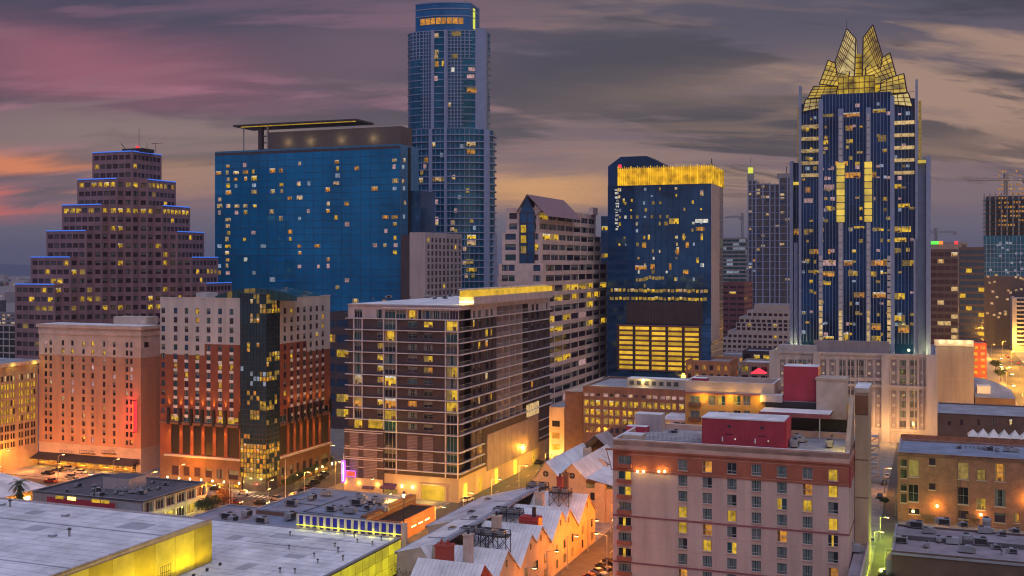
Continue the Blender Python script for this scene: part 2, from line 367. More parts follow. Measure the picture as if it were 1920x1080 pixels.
class Wins:
    """all windows of one building: the largest become parts, the rest one joined part"""
    def __init__(s, parent, fw=.08, limit=290, minpx=6.5, site=None, name='window', split=False):
        s.split = split
        s.p = parent; s.fw = fw; s.l = []; s.limit = limit; s.minpx = minpx; s.site = site; s.name = name
    def add(s, fc, u0, u1, z0, z1, st, out=0.0, prio=0):
        if st + '~0' in ST and u1 - u0 > .9: st = st + '~%d' % VR.randrange(5)
        s.l.append((prio, (u1 - u0) * (z1 - z0), fc, u0, u1, z0, z1, st, out))
    def done(s):
        mpp = s.site.mpp() if s.site else .2
        big = [w for w in s.l if max(w[4] - w[3], w[6] - w[5]) / mpp >= s.minpx or w[0] > 0]
        big.sort(key=lambda w: (-w[0], -w[1])); keep = big[:s.limit]; ids = set(map(id, keep)); rest = [w for w in s.l if id(w) not in ids]
        for w in keep:
            _, _, fc, u0, u1, z0, z1, st, out = w
            if s.split and ST[st][0]:
                o = inst(s.name, win_mesh(u1 - u0, z1 - z0, st, s.fw, 'frame'), s.p, fc.P(u0, z0, out), fc.a)
                inst('pane', win_mesh(u1 - u0, z1 - z0, st, s.fw, 'pane'), o)
                if ST[st][4]: inst('curtain', win_mesh(u1 - u0, z1 - z0, st, s.fw, 'curtain'), o)
            else: inst(s.name, win_mesh(u1 - u0, z1 - z0, st, s.fw), s.p, fc.P(u0, z0, out), fc.a)
        if rest:
            mb = MB()
            for w in rest:
                _, _, fc, u0, u1, z0, z1, st, out = w
                fc.quad(mb, u0, u1, z0, z1, out, ST[st][1])
            mb.build('small_window', s.p, kind='stuff')
def parapet(mb, x0, x1, y0, y1, z, h, t, m, roof, cap=None):
    """roof at z, parapet of height h and thickness t around it"""
    mb.poly([(x0, y0, z), (x1, y0, z), (x1, y1, z), (x0, y1, z)], roof)
    c = cap or m
    mb.box(x0, x1, y0, y0 + t, z + .002, z + h, m, c, False); mb.box(x0, x1, y1 - t, y1, z + .002, z + h, m, c, False)
    mb.box(x0, x0 + t, y0 + t, y1 - t, z + .002, z + h, m, c, False); mb.box(x1 - t, x1, y0 + t, y1 - t, z + .002, z + h, m, c, False)
def pick(r, *wts):
    t = r.random() * sum(w for _, w in wts)
    for n, w in wts:
        t -= w
        if t <= 0: return n
    return wts[0][0]
def spot(name, parent, loc, to, col, power, angle=60, size=.1):
    l = bpy.data.lights.new(name, 'SPOT'); l.energy = power; l.color = col; l.shadow_soft_size = size; l.spot_size = math.radians(angle); l.spot_blend = .6
    o = bpy.data.objects.new(name, l); COL.objects.link(o); o.location = loc
    o.rotation_euler = (Vector(to) - Vector(loc)).to_track_quat('-Z', 'Y').to_euler()
    if parent: o.parent = parent
    return o
def light(name, parent, loc, col, power, size=.25):
    l = bpy.data.lights.new(name, 'POINT'); l.energy = power; l.color = col; l.shadow_soft_size = size
    o = bpy.data.objects.new(name, l); COL.objects.link(o); o.location = loc
    if parent: o.parent = parent
    return o
# ================================================================ styles of window
CL = [(.05, .3), (.72, .95)]
for n, p in [('dark', 'glass'), ('teal', 'glass_teal'), ('blue', 'glass_blue'), ('grey', 'glass_grey'), ('plum', 'glass_plum'), ('yellow', 'lit_yellow'), ('amber', 'lit_amber'),
             ('warm', 'lit_warm'), ('pink', 'lit_pink'), ('dim', 'lit_dim'), ('white', 'lit_white'), ('cool', 'lit_cool')]:
    style(n, 'dark_metal', p); style(n + '_l', 'light_metal', p, 1, 0); style(n + '_g', 'grey_metal', p, 1, 1); style(n + '_n', None, p)
    style(n + '_b', 'slab_white', p, 2, 0); style(n + '_p', 'far_white', p, 0, 0)
LITV = {'yellow': 'lit_dim', 'amber': 'lit_dim', 'warm': 'lit_pink'}
for base in ('yellow', 'amber', 'warm'):
    for sfx in ('', '_l', '_g', '_b', '_n', '_p'):
        fr, pane, nv, nh, _, _ = ST[base + sfx]; d = LITV[base]; k_ = 'wood_brown'
        for i, cur in enumerate(([(.02, .98, .62, .98, d), (.1, .4, .02, .28, k_)], [(.02, .22, .02, .98, 'ochre'), (.78, .98, .02, .98, 'ochre'), (.3, .6, .02, .2, k_)], [(.55, .9, .02, .4, k_), (.02, .98, .88, .98, d)], [(.02, .5, .02, .98, d), (.6, .8, .02, .3, k_)], [(.1, .3, .02, .5, k_), (.5, .95, .02, .22, k_), (.02, .98, .8, .98, 'lit_white')])): style('%s%s~%d' % (base, sfx, i), fr, pane, nv, nh, cur)
for base in ('dark', 'teal', 'blue', 'grey', 'plum'):
    for sfx in ('', '_l', '_g', '_b'):
        fr, pane, nv, nh, _, _ = ST[base + sfx]
        for i, cur in enumerate((None, None, [(.02, .98, .5, .98)], [(.02, .35, .02, .98), (.7, .98, .02, .98)], [(.02, .98, .75, .98)])): style('%s%s~%d' % (base, sfx, i), fr, pane, nv, nh, cur)
# ================================================================ ground, streets
def grid_rect(mb, x0, x1, y0, y1, z, m):
    R = lambda x, y: (x * CG + y * SG, -x * SG + y * CG, z)
    mb.poly([R(x0, y0), R(x1, y0), R(x1, y1), R(x0, y1)], m)
def grid_box(mb, x0, x1, y0, y1, z0, z1, m):
    R = lambda x, y: (x * CG + y * SG, -x * SG + y * CG)
    mb.prism([R(x0, y0), R(x1, y0), R(x1, y1), R(x0, y1)], z0, z1, m)
mb = MB(); mb.poly([(-9000, -300, 0), (9000, -300, 0), (9000, 16000, 0), (-9000, 16000, 0)], 'pave'); mb.build('ground', kind='structure')
g0, g1 = gl(860, 943), gl(499, 918)
SX = []                # streets running away from us
STREETS = [(-192, -175, 120, 900, 'the side street between the two hotels'), (-131, -117, 120, 900, ''), (-79, -66.5, 120, 700, ''), (-13.5, -9.2, 120, 520, '')]
mb = MB()
for (a, b, c, d_, _) in STREETS: grid_rect(mb, a, b, c, d_, .004, 'asphalt')
mb.build('road', kind='structure')
mb = MB(); grid_rect(mb, -420, -117, 255, 276, .008, 'asphalt'); mb.build('cross_road', kind='structure')
mb = MB(); grid_rect(mb, 38, 57, 380, 2600, .004, 'asphalt'); mb.build('avenue', kind='structure')
mb = MB()
for (a, b, c, d_) in [(-330, -196, 278.5, 400), (-172.5, -133, 280, 420), (-116, -79.4, 150, 400), (-65, -14, 150, 360), (-262, -196, 215, 252)]:
    grid_box(mb, a, b, c, d_, 0.0, .14, 'pave')
mb.build('pavement', kind='structure')
mb = MB()                                                                      # painted markings
for (a, b, c, d_, _) in STREETS[:3]:
    y = c
    while y < d_:
        grid_rect(mb, (a + b) / 2 - .07, (a + b) / 2 + .07, y, y + 3, .012, 'white_paint'); y += 9
for x in range(-410, -196, 9): grid_rect(mb, x, x + 3, 265.3, 265.45, .016, 'white_paint')
for k in range(9): grid_rect(mb, -191 + k * 1.7, -190.2 + k * 1.7, 277.5, 280.5, .016, 'white_paint'); grid_rect(mb, -191 + k * 1.7, -190.2 + k * 1.7, 250.5, 253.5, .016, 'white_paint')
mb.build('road_marking', kind='structure')
mb = MB()                                                                      # hills on the horizon
for (y0, hh, sd) in [(5200, 66, 1), (7600, 120, 2)]:
    n = 60; rr = random.Random(sd); ph = [rr.uniform(0, 6.28) for _ in range(6)]
    prof = [max(12, hh * (.6 + .22 * math.sin(i * .35 + ph[0]) + .14 * math.sin(i * .9 + ph[1]) + .08 * math.sin(i * 2.1 + ph[2]))) for i in range(n)]
    for i in range(n - 1):
        xa, xb = -6500 + i * 13000 / (n - 1), -6500 + (i + 1) * 13000 / (n - 1)
        mb.poly([(xa, y0, 0), (xb, y0, 0), (xb, y0 + 500, prof[i + 1]), (xa, y0 + 500, prof[i])], 'hill')
        mb.poly([(xa, y0 + 500, prof[i]), (xb, y0 + 500, prof[i + 1]), (xb, y0 + 1400, prof[i + 1] * .8), (xa, y0 + 1400, prof[i] * .8)], 'hill')
mb.build('hills', kind='structure')
# ================================================================ simple far blocks
def far_block(name, label, px, Y, pl, pr, ytop, wall, st, fl=3.7, bay=3.2, frac=(.62, .55), ybot=None, lit=.1, seed=1, roofm='roof_slate', depth=20, group=None, litst='yellow_n', rows=None, names='window', minpx=7):
    """a box with a near corner at px, its front reaching left to pl and its side right to pr"""
    s = Site(px, Y); rr = random.Random(seed)
    W_ = -s.fx(pl) if pl is not None else depth; D = s.sy(pr) if pr is not None else depth
    zt = s.z(ytop); t = thing(name, label, 'building', s, group=group); mb = MB(); ws = Wins(t, .09, 120, minpx, s, names)
    z0 = max(0, s.z(ybot)) if ybot else 0
    for fc, a, b in ((Fc(0, 0, 0), -W_, 0), (Fc(0, 0, 90), 0, D)):
        rects = []; n = max(1, int((b - a) / bay)); bw = (b - a) / n; nf = int((zt - z0) / fl); 
        for j in range(nf):
            zb = zt - (j + 1) * fl + fl * .18
            if zb < z0 + .3 or (rows and j >= rows): break
            for i in range(n):
                u = a + i * bw + bw * (1 - frac[0]) / 2; r = (u, u + bw * frac[0], zb, zb + fl * frac[1]); rects.append(r)
                ws.add(fc, *r, litst if rr.random() < lit else st, -.18)
        facade(mb, fc, a, b, 0, zt, rects, .2, wall)
    mb.poly([(-W_, D, 0), (-W_, 0, 0), (-W_, 0, zt), (-W_, D, zt)], wall); mb.poly([(0, D, 0), (-W_, D, 0), (-W_, D, zt), (0, D, zt)], wall)
    mb.build('wall', t)
    rb = MB(); parapet(rb, -W_, 0, 0, D, zt, .9, .4, wall, roofm); rb.build('roof', t)
    ws.done(); return t, s, W_, D, zt
far_block('office_building', 'low dark glass office with a white grid of mullions behind the yellow lit office', 40, 640, -60, 44, 612, 'far_white', 'dark_n', 4.0, 4.2, (.86, .82), lit=.02, seed=2)
far_block('office_building', 'far hazy low block with warm lights beside the stepped tower', 46, 1150, -40, 60, 588, 'far_grey', 'grey_n', 4, 6, (.7, .5), lit=.5, seed=3, litst='warm_n')
far_block('office_building', 'far hazy low white block under the hills at the horizon', 44, 2400, 4, 60, 556, 'far_white', 'grey_n', 6, 10, lit=.05, seed=4)
far_block('office_building', 'far hazy long grey block near the hills behind the white block', 30, 3100, -120, 52, 541, 'far_grey', 'grey_n', 6, 14, lit=.1, seed=5, litst='cool_n')
far_block('office_building', 'dark red brown slab between the gold crowned tower and the white stepped building', 1396, 700, 1352, 1411, 532, 'far_red', 'plum_n', 3.6, 4, (.8, .4), lit=.04, seed=6)
far_block('office_building', 'hazy teal glass office far behind the dark red brown slab', 1398, 1000, 1350, 1402, 447, 'far_grey', 'teal_n', 3.6, 5, (.95, .6), lit=.12, seed=7, litst='cool_n')
far_block('office_building', 'low brick block with a bright row of orange lit windows below the gold crowned tower', 1368, 455, 1286, 1384, 682, 'terracotta', 'plum_n', 3.6, 3, (.5, .55), lit=.3, seed=8, litst='amber_n')
far_block('office_building', 'dark glass block left of the blue glass block near the avenue', 1796, 620, 1732, None, 470, 'far_dark', 'plum_n', 3.9, 3.4, (.9, .6), lit=.10, seed=9, litst='warm_n')
far_block('office_building', 'blue glass block with red edge lights beside the avenue', 1846, 680, 1799, None, 466, 'far_dark', 'blue_n', 3.9, 3.4, (.92, .62), lit=.10, seed=10, litst='yellow_n')
far_block('office_building', 'low lilac block with a lit roof edge behind the dark glass block', 1814, 900, 1720, None, 456, 'far_grey', 'grey_n', 4, 5, lit=.08, seed=12)
far_block('office_building', 'grey mid rise with yellow window bands right of the avenue', 1962, 1050, 1876, None, 528, 'far_grey', 'dark_n', 4.2, 3.6, (.9, .5), lit=.35, seed=13)
far_block('office_building', 'tan narrow block with a lit stair beside the avenue', 1874, 1150, 1848, None, 520, 'tan_light', 'warm_n', 4, 3, (.4, .6), lit=.65, seed=14)
far_block('office_building', 'small red lit block at the corner of the avenue', 1850, 640, 1822, None, 646, 'house_red', 'amber_n', 3.6, 3, (.6, .5), lit=.6, seed=18)
far_block('office_building', 'narrow blue glass block behind the stepped pink stone tower', 1150, 640, 1127, 1160, 408, 'navy_glass', 'blue_n', 4, 5, (.9, .6), lit=.05, seed=15)
far_block('shop_building', 'low white roofed shop block with a red canopy below the white stepped office', 1442, 500, 1388, None, 684, 'beige', 'plum_n', 4, 4, lit=.2, seed=21, roofm='roof_white')
far_block('shop_building', 'dark low block with a snowy pale roof under the white stepped office', 1446, 560, 1392, None, 662, 'far_dark', 'plum_n', 4, 4, lit=.15, seed=22)
far_block('shop_building', 'low pale block left of the dark low one beyond the brick block', 1396, 600, 1350, None, 668, 'far_white', 'plum_n', 3.6, 3, lit=.3, seed=23, litst='amber_n')
far_block('hotel_podium', 'dark glass podium with yellow lit window bands between the rust hotel and plum block', 690, 455, 600, None, 592, 'far_dark', 'blue_n', 6.2, 6, (.9, .5), lit=.34, seed=33)
def green_sign():
    s = Site(1795, 880); t = thing('rooftop_sign', 'green and red lit rooftop sign behind the dark glass block', 'sign', s); z = s.z(458)
    for a, b, m_ in ((1740, 1760, 'neon_green'), (1760.5, 1768, 'neon_orange'), (1790, 1796, 'neon_red')): m = MB(); m.box(s.fx(a), s.fx(b), -1, 0, z, z + 2.6, m_); m.build('panel', t)
    m = MB(); m.box(s.fx(1738), s.fx(1797), 0.01, .4, 20, z - .02, 'far_grey'); m.build('frame', t)
green_sign()
def red_canopy():
    s = Site(1437, 490); t = thing('canopy', 'bright red canopy beside the low white roofed shop block', 'canopy', s); m = MB(); x = s.fx(1408); z = s.z(690); m.poly([(x, -3, z - 2.4), (0, -3, z - 2.4), (x / 2, 0, z)], 'neon_red'); m.poly([(0, -3, z - 2.4), (0, 3, z - 2.4), (x / 2, 0, z)], 'neon_red'); m.poly([(0, 3, z - 2.4), (x, 3, z - 2.4), (x / 2, 0, z)], 'neon_red'); m.poly([(x, 3, z - 2.4), (x, -3, z - 2.4), (x / 2, 0, z)], 'neon_red'); m.build('cloth', t)  # canopy cloth is given a glow of its own by emission
    for u in (x, 0): m = MB(); m.bar((u, -3, 0), (u, -3, z - 2.4), .1, 'light_metal'); m.build('post', t)
red_canopy()
def far_city():
    q = random.Random(44); mb = MB()
    for _ in range(420):
        y = q.uniform(1300, 4300); x = q.uniform(-.52, .52) * y; w, d_, h = q.uniform(14, 50), q.uniform(14, 40), q.choice([6, 8, 10, 14, 18, 26]); m_ = q.choice(['far_white', 'far_grey', 'far_grey', 'far_red', 'far_dark'])
        mb.box(x, x + w, y, y + d_, 0, h, m_, 'roof_slate', False)
        for _ in range(q.randrange(5)): u, z = x + q.uniform(1, w - 3), q.uniform(2, h - 2); mb.poly([(u, y - .1, z), (u + 2.4, y - .1, z), (u + 2.4, y - .1, z + 1.8), (u, y - .1, z + 1.8)], q.choice(['lit_warm', 'lit_yellow', 'lit_amber', 'lit_cool', 'lit_white']))
    o = mb.build('distant_city', kind='stuff'); o['label'] = 'distant low city blocks with scattered lights under the hills'
far_city()
def white_stepped():
    s = Site(1489, 640); t = thing('stepped_office_building', 'white stepped office with rows of dark windows under the slim pale tower', 'building', s)
    mb = MB(); ws = Wins(t, .1, 160, 6, s); rb = MB()
    tiers = [(572, 583, 1414), (583, 595, 1401), (595, 607, 1387), (607, 622, 1381), (622, 636, 1366), (636, 660, 1356)]
    for k, (ya, yb, pl) in enumerate(tiers):
        x = s.fx(pl); za, zb = s.z(ya), s.z(yb); rects = []
        if k < len(tiers) - 1 or True:
            n = int(-x / 2.9); bw = -x / n; fl = 3.1; m = max(1, round((za - zb) / fl)); 
            if k > 0:
                for j in range(m if k < 5 else 6):
                    z0 = za - (j + 1) * ((za - zb) / m if k < 5 else 3.1) + .5
                    for i in range(n):
                        r = (x + i * bw + .5, x + (i + 1) * bw - .5, z0, z0 + 1.6); rects.append(r); ws.add(Fc(0, -k * .8), *r, 'yellow_n' if RND.random() < .04 else 'plum_n', -.18)
        facade(mb, Fc(0, -k * .8), x, 0, zb if k < 5 else 0, za, rects, .2, 'far_white')
        mb.poly([(x, 25, zb), (x, -k * .8, zb), (x, -k * .8, za), (x, 25, za)], 'far_white'); mb.poly([(0, -k * .8, zb if k < 5 else 0), (0, 25, zb if k < 5 else 0), (0, 25, za), (0, -k * .8, za)], 'far_white')
        rb.poly([(x, -k * .8, za), (0, -k * .8, za), (0, 25, za), (x, 25, za)], 'far_grey')
    mb.build('wall', t); rb.build('roof', t); ws.done()
white_stepped()
def slim_tower():
    s = Site(1492, 1120); t = thing('condo_tower', 'slim pale blue tower with white fins and a green lit mast, far behind', 'building', s)
    mb = MB(); fins = MB(); ws = Wins(t, .2, 150, 5, s); rr = random.Random(5)
    for a, b, top, off in [(1403, 1418, 337, 0), (1418, 1444, 343, -2), (1444, 1462, 345, 0), (1462, 1492, 333, -2)]:
        x0, x1, z = s.fx(a), s.fx(b), s.z(top)
        mb.box(x0, x1, off, 22, 0, z, 'glass_grey')
        nb = max(2, int((x1 - x0) / 4.4)); bw = (x1 - x0) / nb
        for j in range(int(z / 3.6) - 14):
            zz = z - 4 - j * 3.6
            for i in range(nb):
                q = rr.random()
                if q < .5: ws.add(Fc(0, off), x0 + i * bw + .6, x0 + (i + 1) * bw - .6, zz, zz + 2.3, 'warm_n' if q < .06 else 'amber_n' if q < .075 else 'blue_n' if q < .3 else 'cool_n' if q < .31 else 'grey_n', .03)
        for u in (x0, (x0 + x1) / 2, x1): fins.box(u - .55, u + .55, off - 1.1, off - .02, 0, z + 1, 'fin_blue')
    for j in range(40): fins.box(s.fx(1403), 0, -2.5, -2.1, s.z(345) - j * 7.2, s.z(345) - j * 7.2 + .5, 'fin_blue')
    mb.build('glass_wall', t); fins.build('fin', t, kind='stuff')
    m = MB(); x = s.fx(1406); z = s.z(337); m.box(x - 3, x + 3, 2, 8, z, z + 8, 'neon_green' if False else 'grey_metal'); m.box(x - 2.2, x + 2.2, 1.5, 7.5, z + 8.05, z + 14, 'lime_light'); m.bar((x, 5, z + 14), (x, 5, z + 24), .3, 'grey_metal'); m.build('mast', t)
    m = MB(); x = s.fx(1473); z = s.z(333); m.box(x - 9, x + 7, 3, 14, z, z + 5, 'grey_metal'); m.bar((x, 6, z + 5), (x, 6, z + 12), .4, 'dark_metal'); m.bar((x + 4, 6, z + 5), (x + 4, 6, z + 9), .3, 'dark_metal'); m.build('plant_room', t); ws.done()
slim_tower()
def site_tower():
    s = Site(1935, 900); t = thing('unfinished_tower', 'half built blue glass tower with orange lit open floors under a crane', 'building', s)
    x0 = s.fx(1843); D = 30; zt, zm, zb = s.z(366), s.z(442), s.z(518); mb = MB()
    mb.box(x0, 0, 0, D, 0, zb, 'far_dark'); mb.box(x0 + .5, -.5, .5, D, zb, zm, 'tower_glass'); mb.build('lower_wall', t)
    c = MB(); c.box(x0 + 3, -3, 5, D - 3, zm, zt, 'far_dark'); c.build('core', t)
    for k in range(int((zt - zm) / 3.7) + 1):
        m = MB(); m.box(x0 + .4, -.4, .4, D, zm + k * 3.7, zm + k * 3.7 + .45, 'tower_glass'); m.build('floor_slab', t)
    for k in range(9):
        m = MB(); u = x0 + 1 + k * (-x0 - 2) / 8; m.box(u - .5, u + .5, .8, 1.8, zm, zt + 2, 'far_grey'); m.build('column', t)
    ws = Wins(t, .1, 200, 3, s, 'work_light'); rr = random.Random(4)
    for k in range(2, 15):
        for i in range(12):
            if rr.random() < .62: u = x0 + 12 + i * 2.2; ws.add(Fc(0, 4.9), u, u + 1.5, zm + k * 3.7 + 1, zm + k * 3.7 + 2.6, 'amber_n', .02)
    for k in range(40):
        u = x0 + 2 + rr.random() * (-x0 - 4); z = zb - rr.random() * (zb - 20); ws.add(Fc(0, 0), u, u + 2, z, z + 1.8, 'warm_n', .03)
    for k in range(20):
        u = x0 + 2 + rr.random() * (-x0 - 4); z = zb + rr.random() * (zm - zb - 4); ws.add(Fc(0, .5), u, u + 2, z, z + 1.8, 'cool_n', .03)
    ws.done()
    f = MB()
    for k in range(int((zm - zb) / 3.7)): f.box(x0, 0, .35, .49, zb + k * 3.7, zb + k * 3.7 + .3, 'fin_blue')
    for k in range(14): u = x0 + k * -x0 / 13; f.box(u - .15, u + .15, .3, .48, zb, zm, 'fin_blue')
    f.build('mullion', t, kind='stuff')
site_tower()
def crane(px, Y, ybase, ytop, pl, pr, label, r=.5):
    s = Site(px, Y, 0); t = thing('tower_crane', label, 'crane', s); zb, zt = s.z(ybase), s.z(ytop); m = MB(); n = 10
    for dx, dy in ((-1, -1), (1, -1), (1, 1), (-1, 1)): m.bar((dx, dy, zb), (dx, dy, zt), r * .45, 'grey_metal')
    for k in range(n):
        za, zc = zb + (zt - zb) * k / n, zb + (zt - zb) * (k + 1) / n; m.bar((-1, -1, za), (1, -1, zc), r * .3, 'grey_metal'); m.bar((1, 1, za), (1, -1, zc), r * .3, 'grey_metal')
    m.build('mast', t); j = MB(); a, b = s.fx(pl), s.fx(pr)
    j.bar((a, 0, zt), (b, 0, zt), r * .5, 'grey_metal'); j.bar((a, 0, zt), (0, 0, zt + 5), r * .22, 'grey_metal'); j.bar((b, 0, zt), (0, 0, zt + 5), r * .22, 'grey_metal'); j.bar((a * .8, 0, zt + 1.6), (b * .9, 0, zt + 1.6), r * .3, 'grey_metal')
    for k in range(24):
        u = a * .8 + (b * .9 - a * .8) * k / 24; v = a * .8 + (b * .9 - a * .8) * (k + 1) / 24; j.bar((u, 0, zt), (v, 0, zt + 1.6), r * .2, 'grey_metal')
    j.build('jib', t); c = MB(); c.box(-1.3, 1.3, -1.6, 1.6, zt + 1.7, zt + 5.5, 'grey_metal'); c.build('cab', t); c = MB(); c.box(b - 5, b - 1, -1, 1, zt - 2.5, zt - .4, 'grey_conc'); c.build('counterweight', t)
crane(1886, 905, 366, 338, 1812, 1930, 'tower crane on top of the half built tower', .9)
crane(1392, 1300, 470, 408, 1356, 1394, 'small far crane left of the slim pale tower', .9)
crane(1500, 700, 330, 258, 1436, 1520, 'crane whose jib shows left of the glass spire tower', .5)
crane(1755, 1300, 470, 436, 1738, 1795, 'low far crane right of the glass spire tower', .9)
def balcony_block():
    s = Site(2010, 850); t = thing('apartment_building', 'white apartment block with stacked curved balconies at the far right', 'building', s)
    x0 = s.fx(1898); zt = s.z(560); m = MB(); m.box(x0, 0, 0, 25, 0, zt, 'far_white'); m.build('wall', t)
    for k in range(int(zt / 3.3) - 1):
        z = zt - 3.4 - k * 3.3; b = MB(); pts = [(x0 + 3 + 9 * i / 8, -1.8 * math.sin(math.pi * i / 8) - .05) for i in range(9)] + [(x0 + 12, .0), (x0 + 3, .0)]
        b.prism(pts, z, z + 1.1, 'hotel_white', bottom=True); b.build('balcony', t)
        w = MB(); Fc(0, 0).quad(w, x0 + 3.2, x0 + 11.8, z + 1.15, z + 3.1, .02, 'glass'); w.build('window', t)
balcony_block()
# ================================================================ stepped mauve tower, far left
def stepped_tower():
    s = Site(248, 480); t = thing('stepped_tower', 'mauve granite office tower stepping up in tiers edged with blue light', 'building', s)
    st = 27 * s.mpp() / 1.42; W0, D0 = -s.fx(173), s.sy(303); rr = random.Random(3); ws = Wins(t, .1, 300, 5, s)
    ytops = [283, 335, 384, 433, 482, 532]; ztop = [s.z(y) for y in ytops]; fl = (ztop[0] - ztop[5]) / 15.0
    roofs = MB(); wall = MB(); trim = MB()
    for k in range(6):
        zt = ztop[k]; zb = ztop[k + 1] if k < 5 else 0
        q = k * st; A = (-W0 - q, -q); pts = [A]
        for j in range(k, 0, -1): pts += [(-j * st, -j * st), (-j * st, -(j - 1) * st)]
        pts += [(0, 0)]
        for j in range(0, k): pts += [(j * st, (j + 1) * st), ((j + 1) * st, (j + 1) * st)]
        pts += [(q, D0 + q), (-W0 - q, D0 + q)]
        n = len(pts)
        for i in range(n):
            a, b = pts[i], pts[(i + 1) % n]; L_ = math.hypot(b[0] - a[0], b[1] - a[1])
            if L_ < .05: continue
            ang = math.degrees(math.atan2(b[1] - a[1], b[0] - a[0])); fc = Fc(a[0], a[1], ang); rects = []
            vis = round(ang) in (0, 90)
            if vis:
                main = L_ > 12; nb = (6 if round(ang) == 0 else 7) if main else 1; mg = .7 if main else (.5 if round(ang) == 0 else .35); bw = (L_ - 2 * mg) / nb
                floors = 3 if k < 5 else 10
                for f in range(floors):
                    z1 = zt - 1.55 - f * fl; z0 = z1 - fl * .52
                    gold = (k in (1, 2) and f == 0)
                    for w in range(nb):
                        u0 = mg + w * bw + bw * .08; u1 = mg + (w + 1) * bw - bw * .08; r = (u0, u1, z0, z1); rects.append(r)
                        p = rr.random(); lit = .85 if gold else (.26 if (k == 5 and f in (1, 2)) else .10 if k >= 3 else .05)
                        ws.add(fc, *r, ('yellow_n' if p < lit * .8 else 'dim_n') if p < lit else ('plum' if p < .7 else 'grey'), -.3, 1 if p < lit else 0)
            facade(wall, fc, 0, L_, zb, zt, rects, .35, 'mauve_granite')
            if vis and L_ > 12: trim = MB(); fc.slab(trim, .3, L_ - .3, zt - .2, zt + .22, .02, .3, 'neon_blue'); trim.build('blue_light_strip', t)
        roofs.poly([(p[0], p[1], zt - .01) for p in pts], 'roof_slate')
    wall.build('wall', t); roofs.build('roof', t); pass
    m = MB(); z = ztop[0]; m.box(-9, 2, 4, 12, z, z + 1.6, 'dark_metal'); m.bar((-3, 8, z), (-3, 8, z + 11), .12, 'dark_metal'); m.bar((6 - 3, 6, z), (3, 6, z + 4), .12, 'dark_metal'); m.bar((-8, 5, z + 1.6), (-9.5, 4, z + 4), .2, 'dark_metal'); m.bar((5, 9, z), (5, 9, z + 4.2), .12, 'dark_metal'); m.bar((3, 9, z + 4), (9, 9, z + 4), .1, 'dark_metal')
    m.build('antenna', t); m = MB(); m.box(-.6, .4, 3, 4, z + 1.7, z + 2.5, 'neon_red'); m.build('beacon', t)
    ws.done()
stepped_tower()
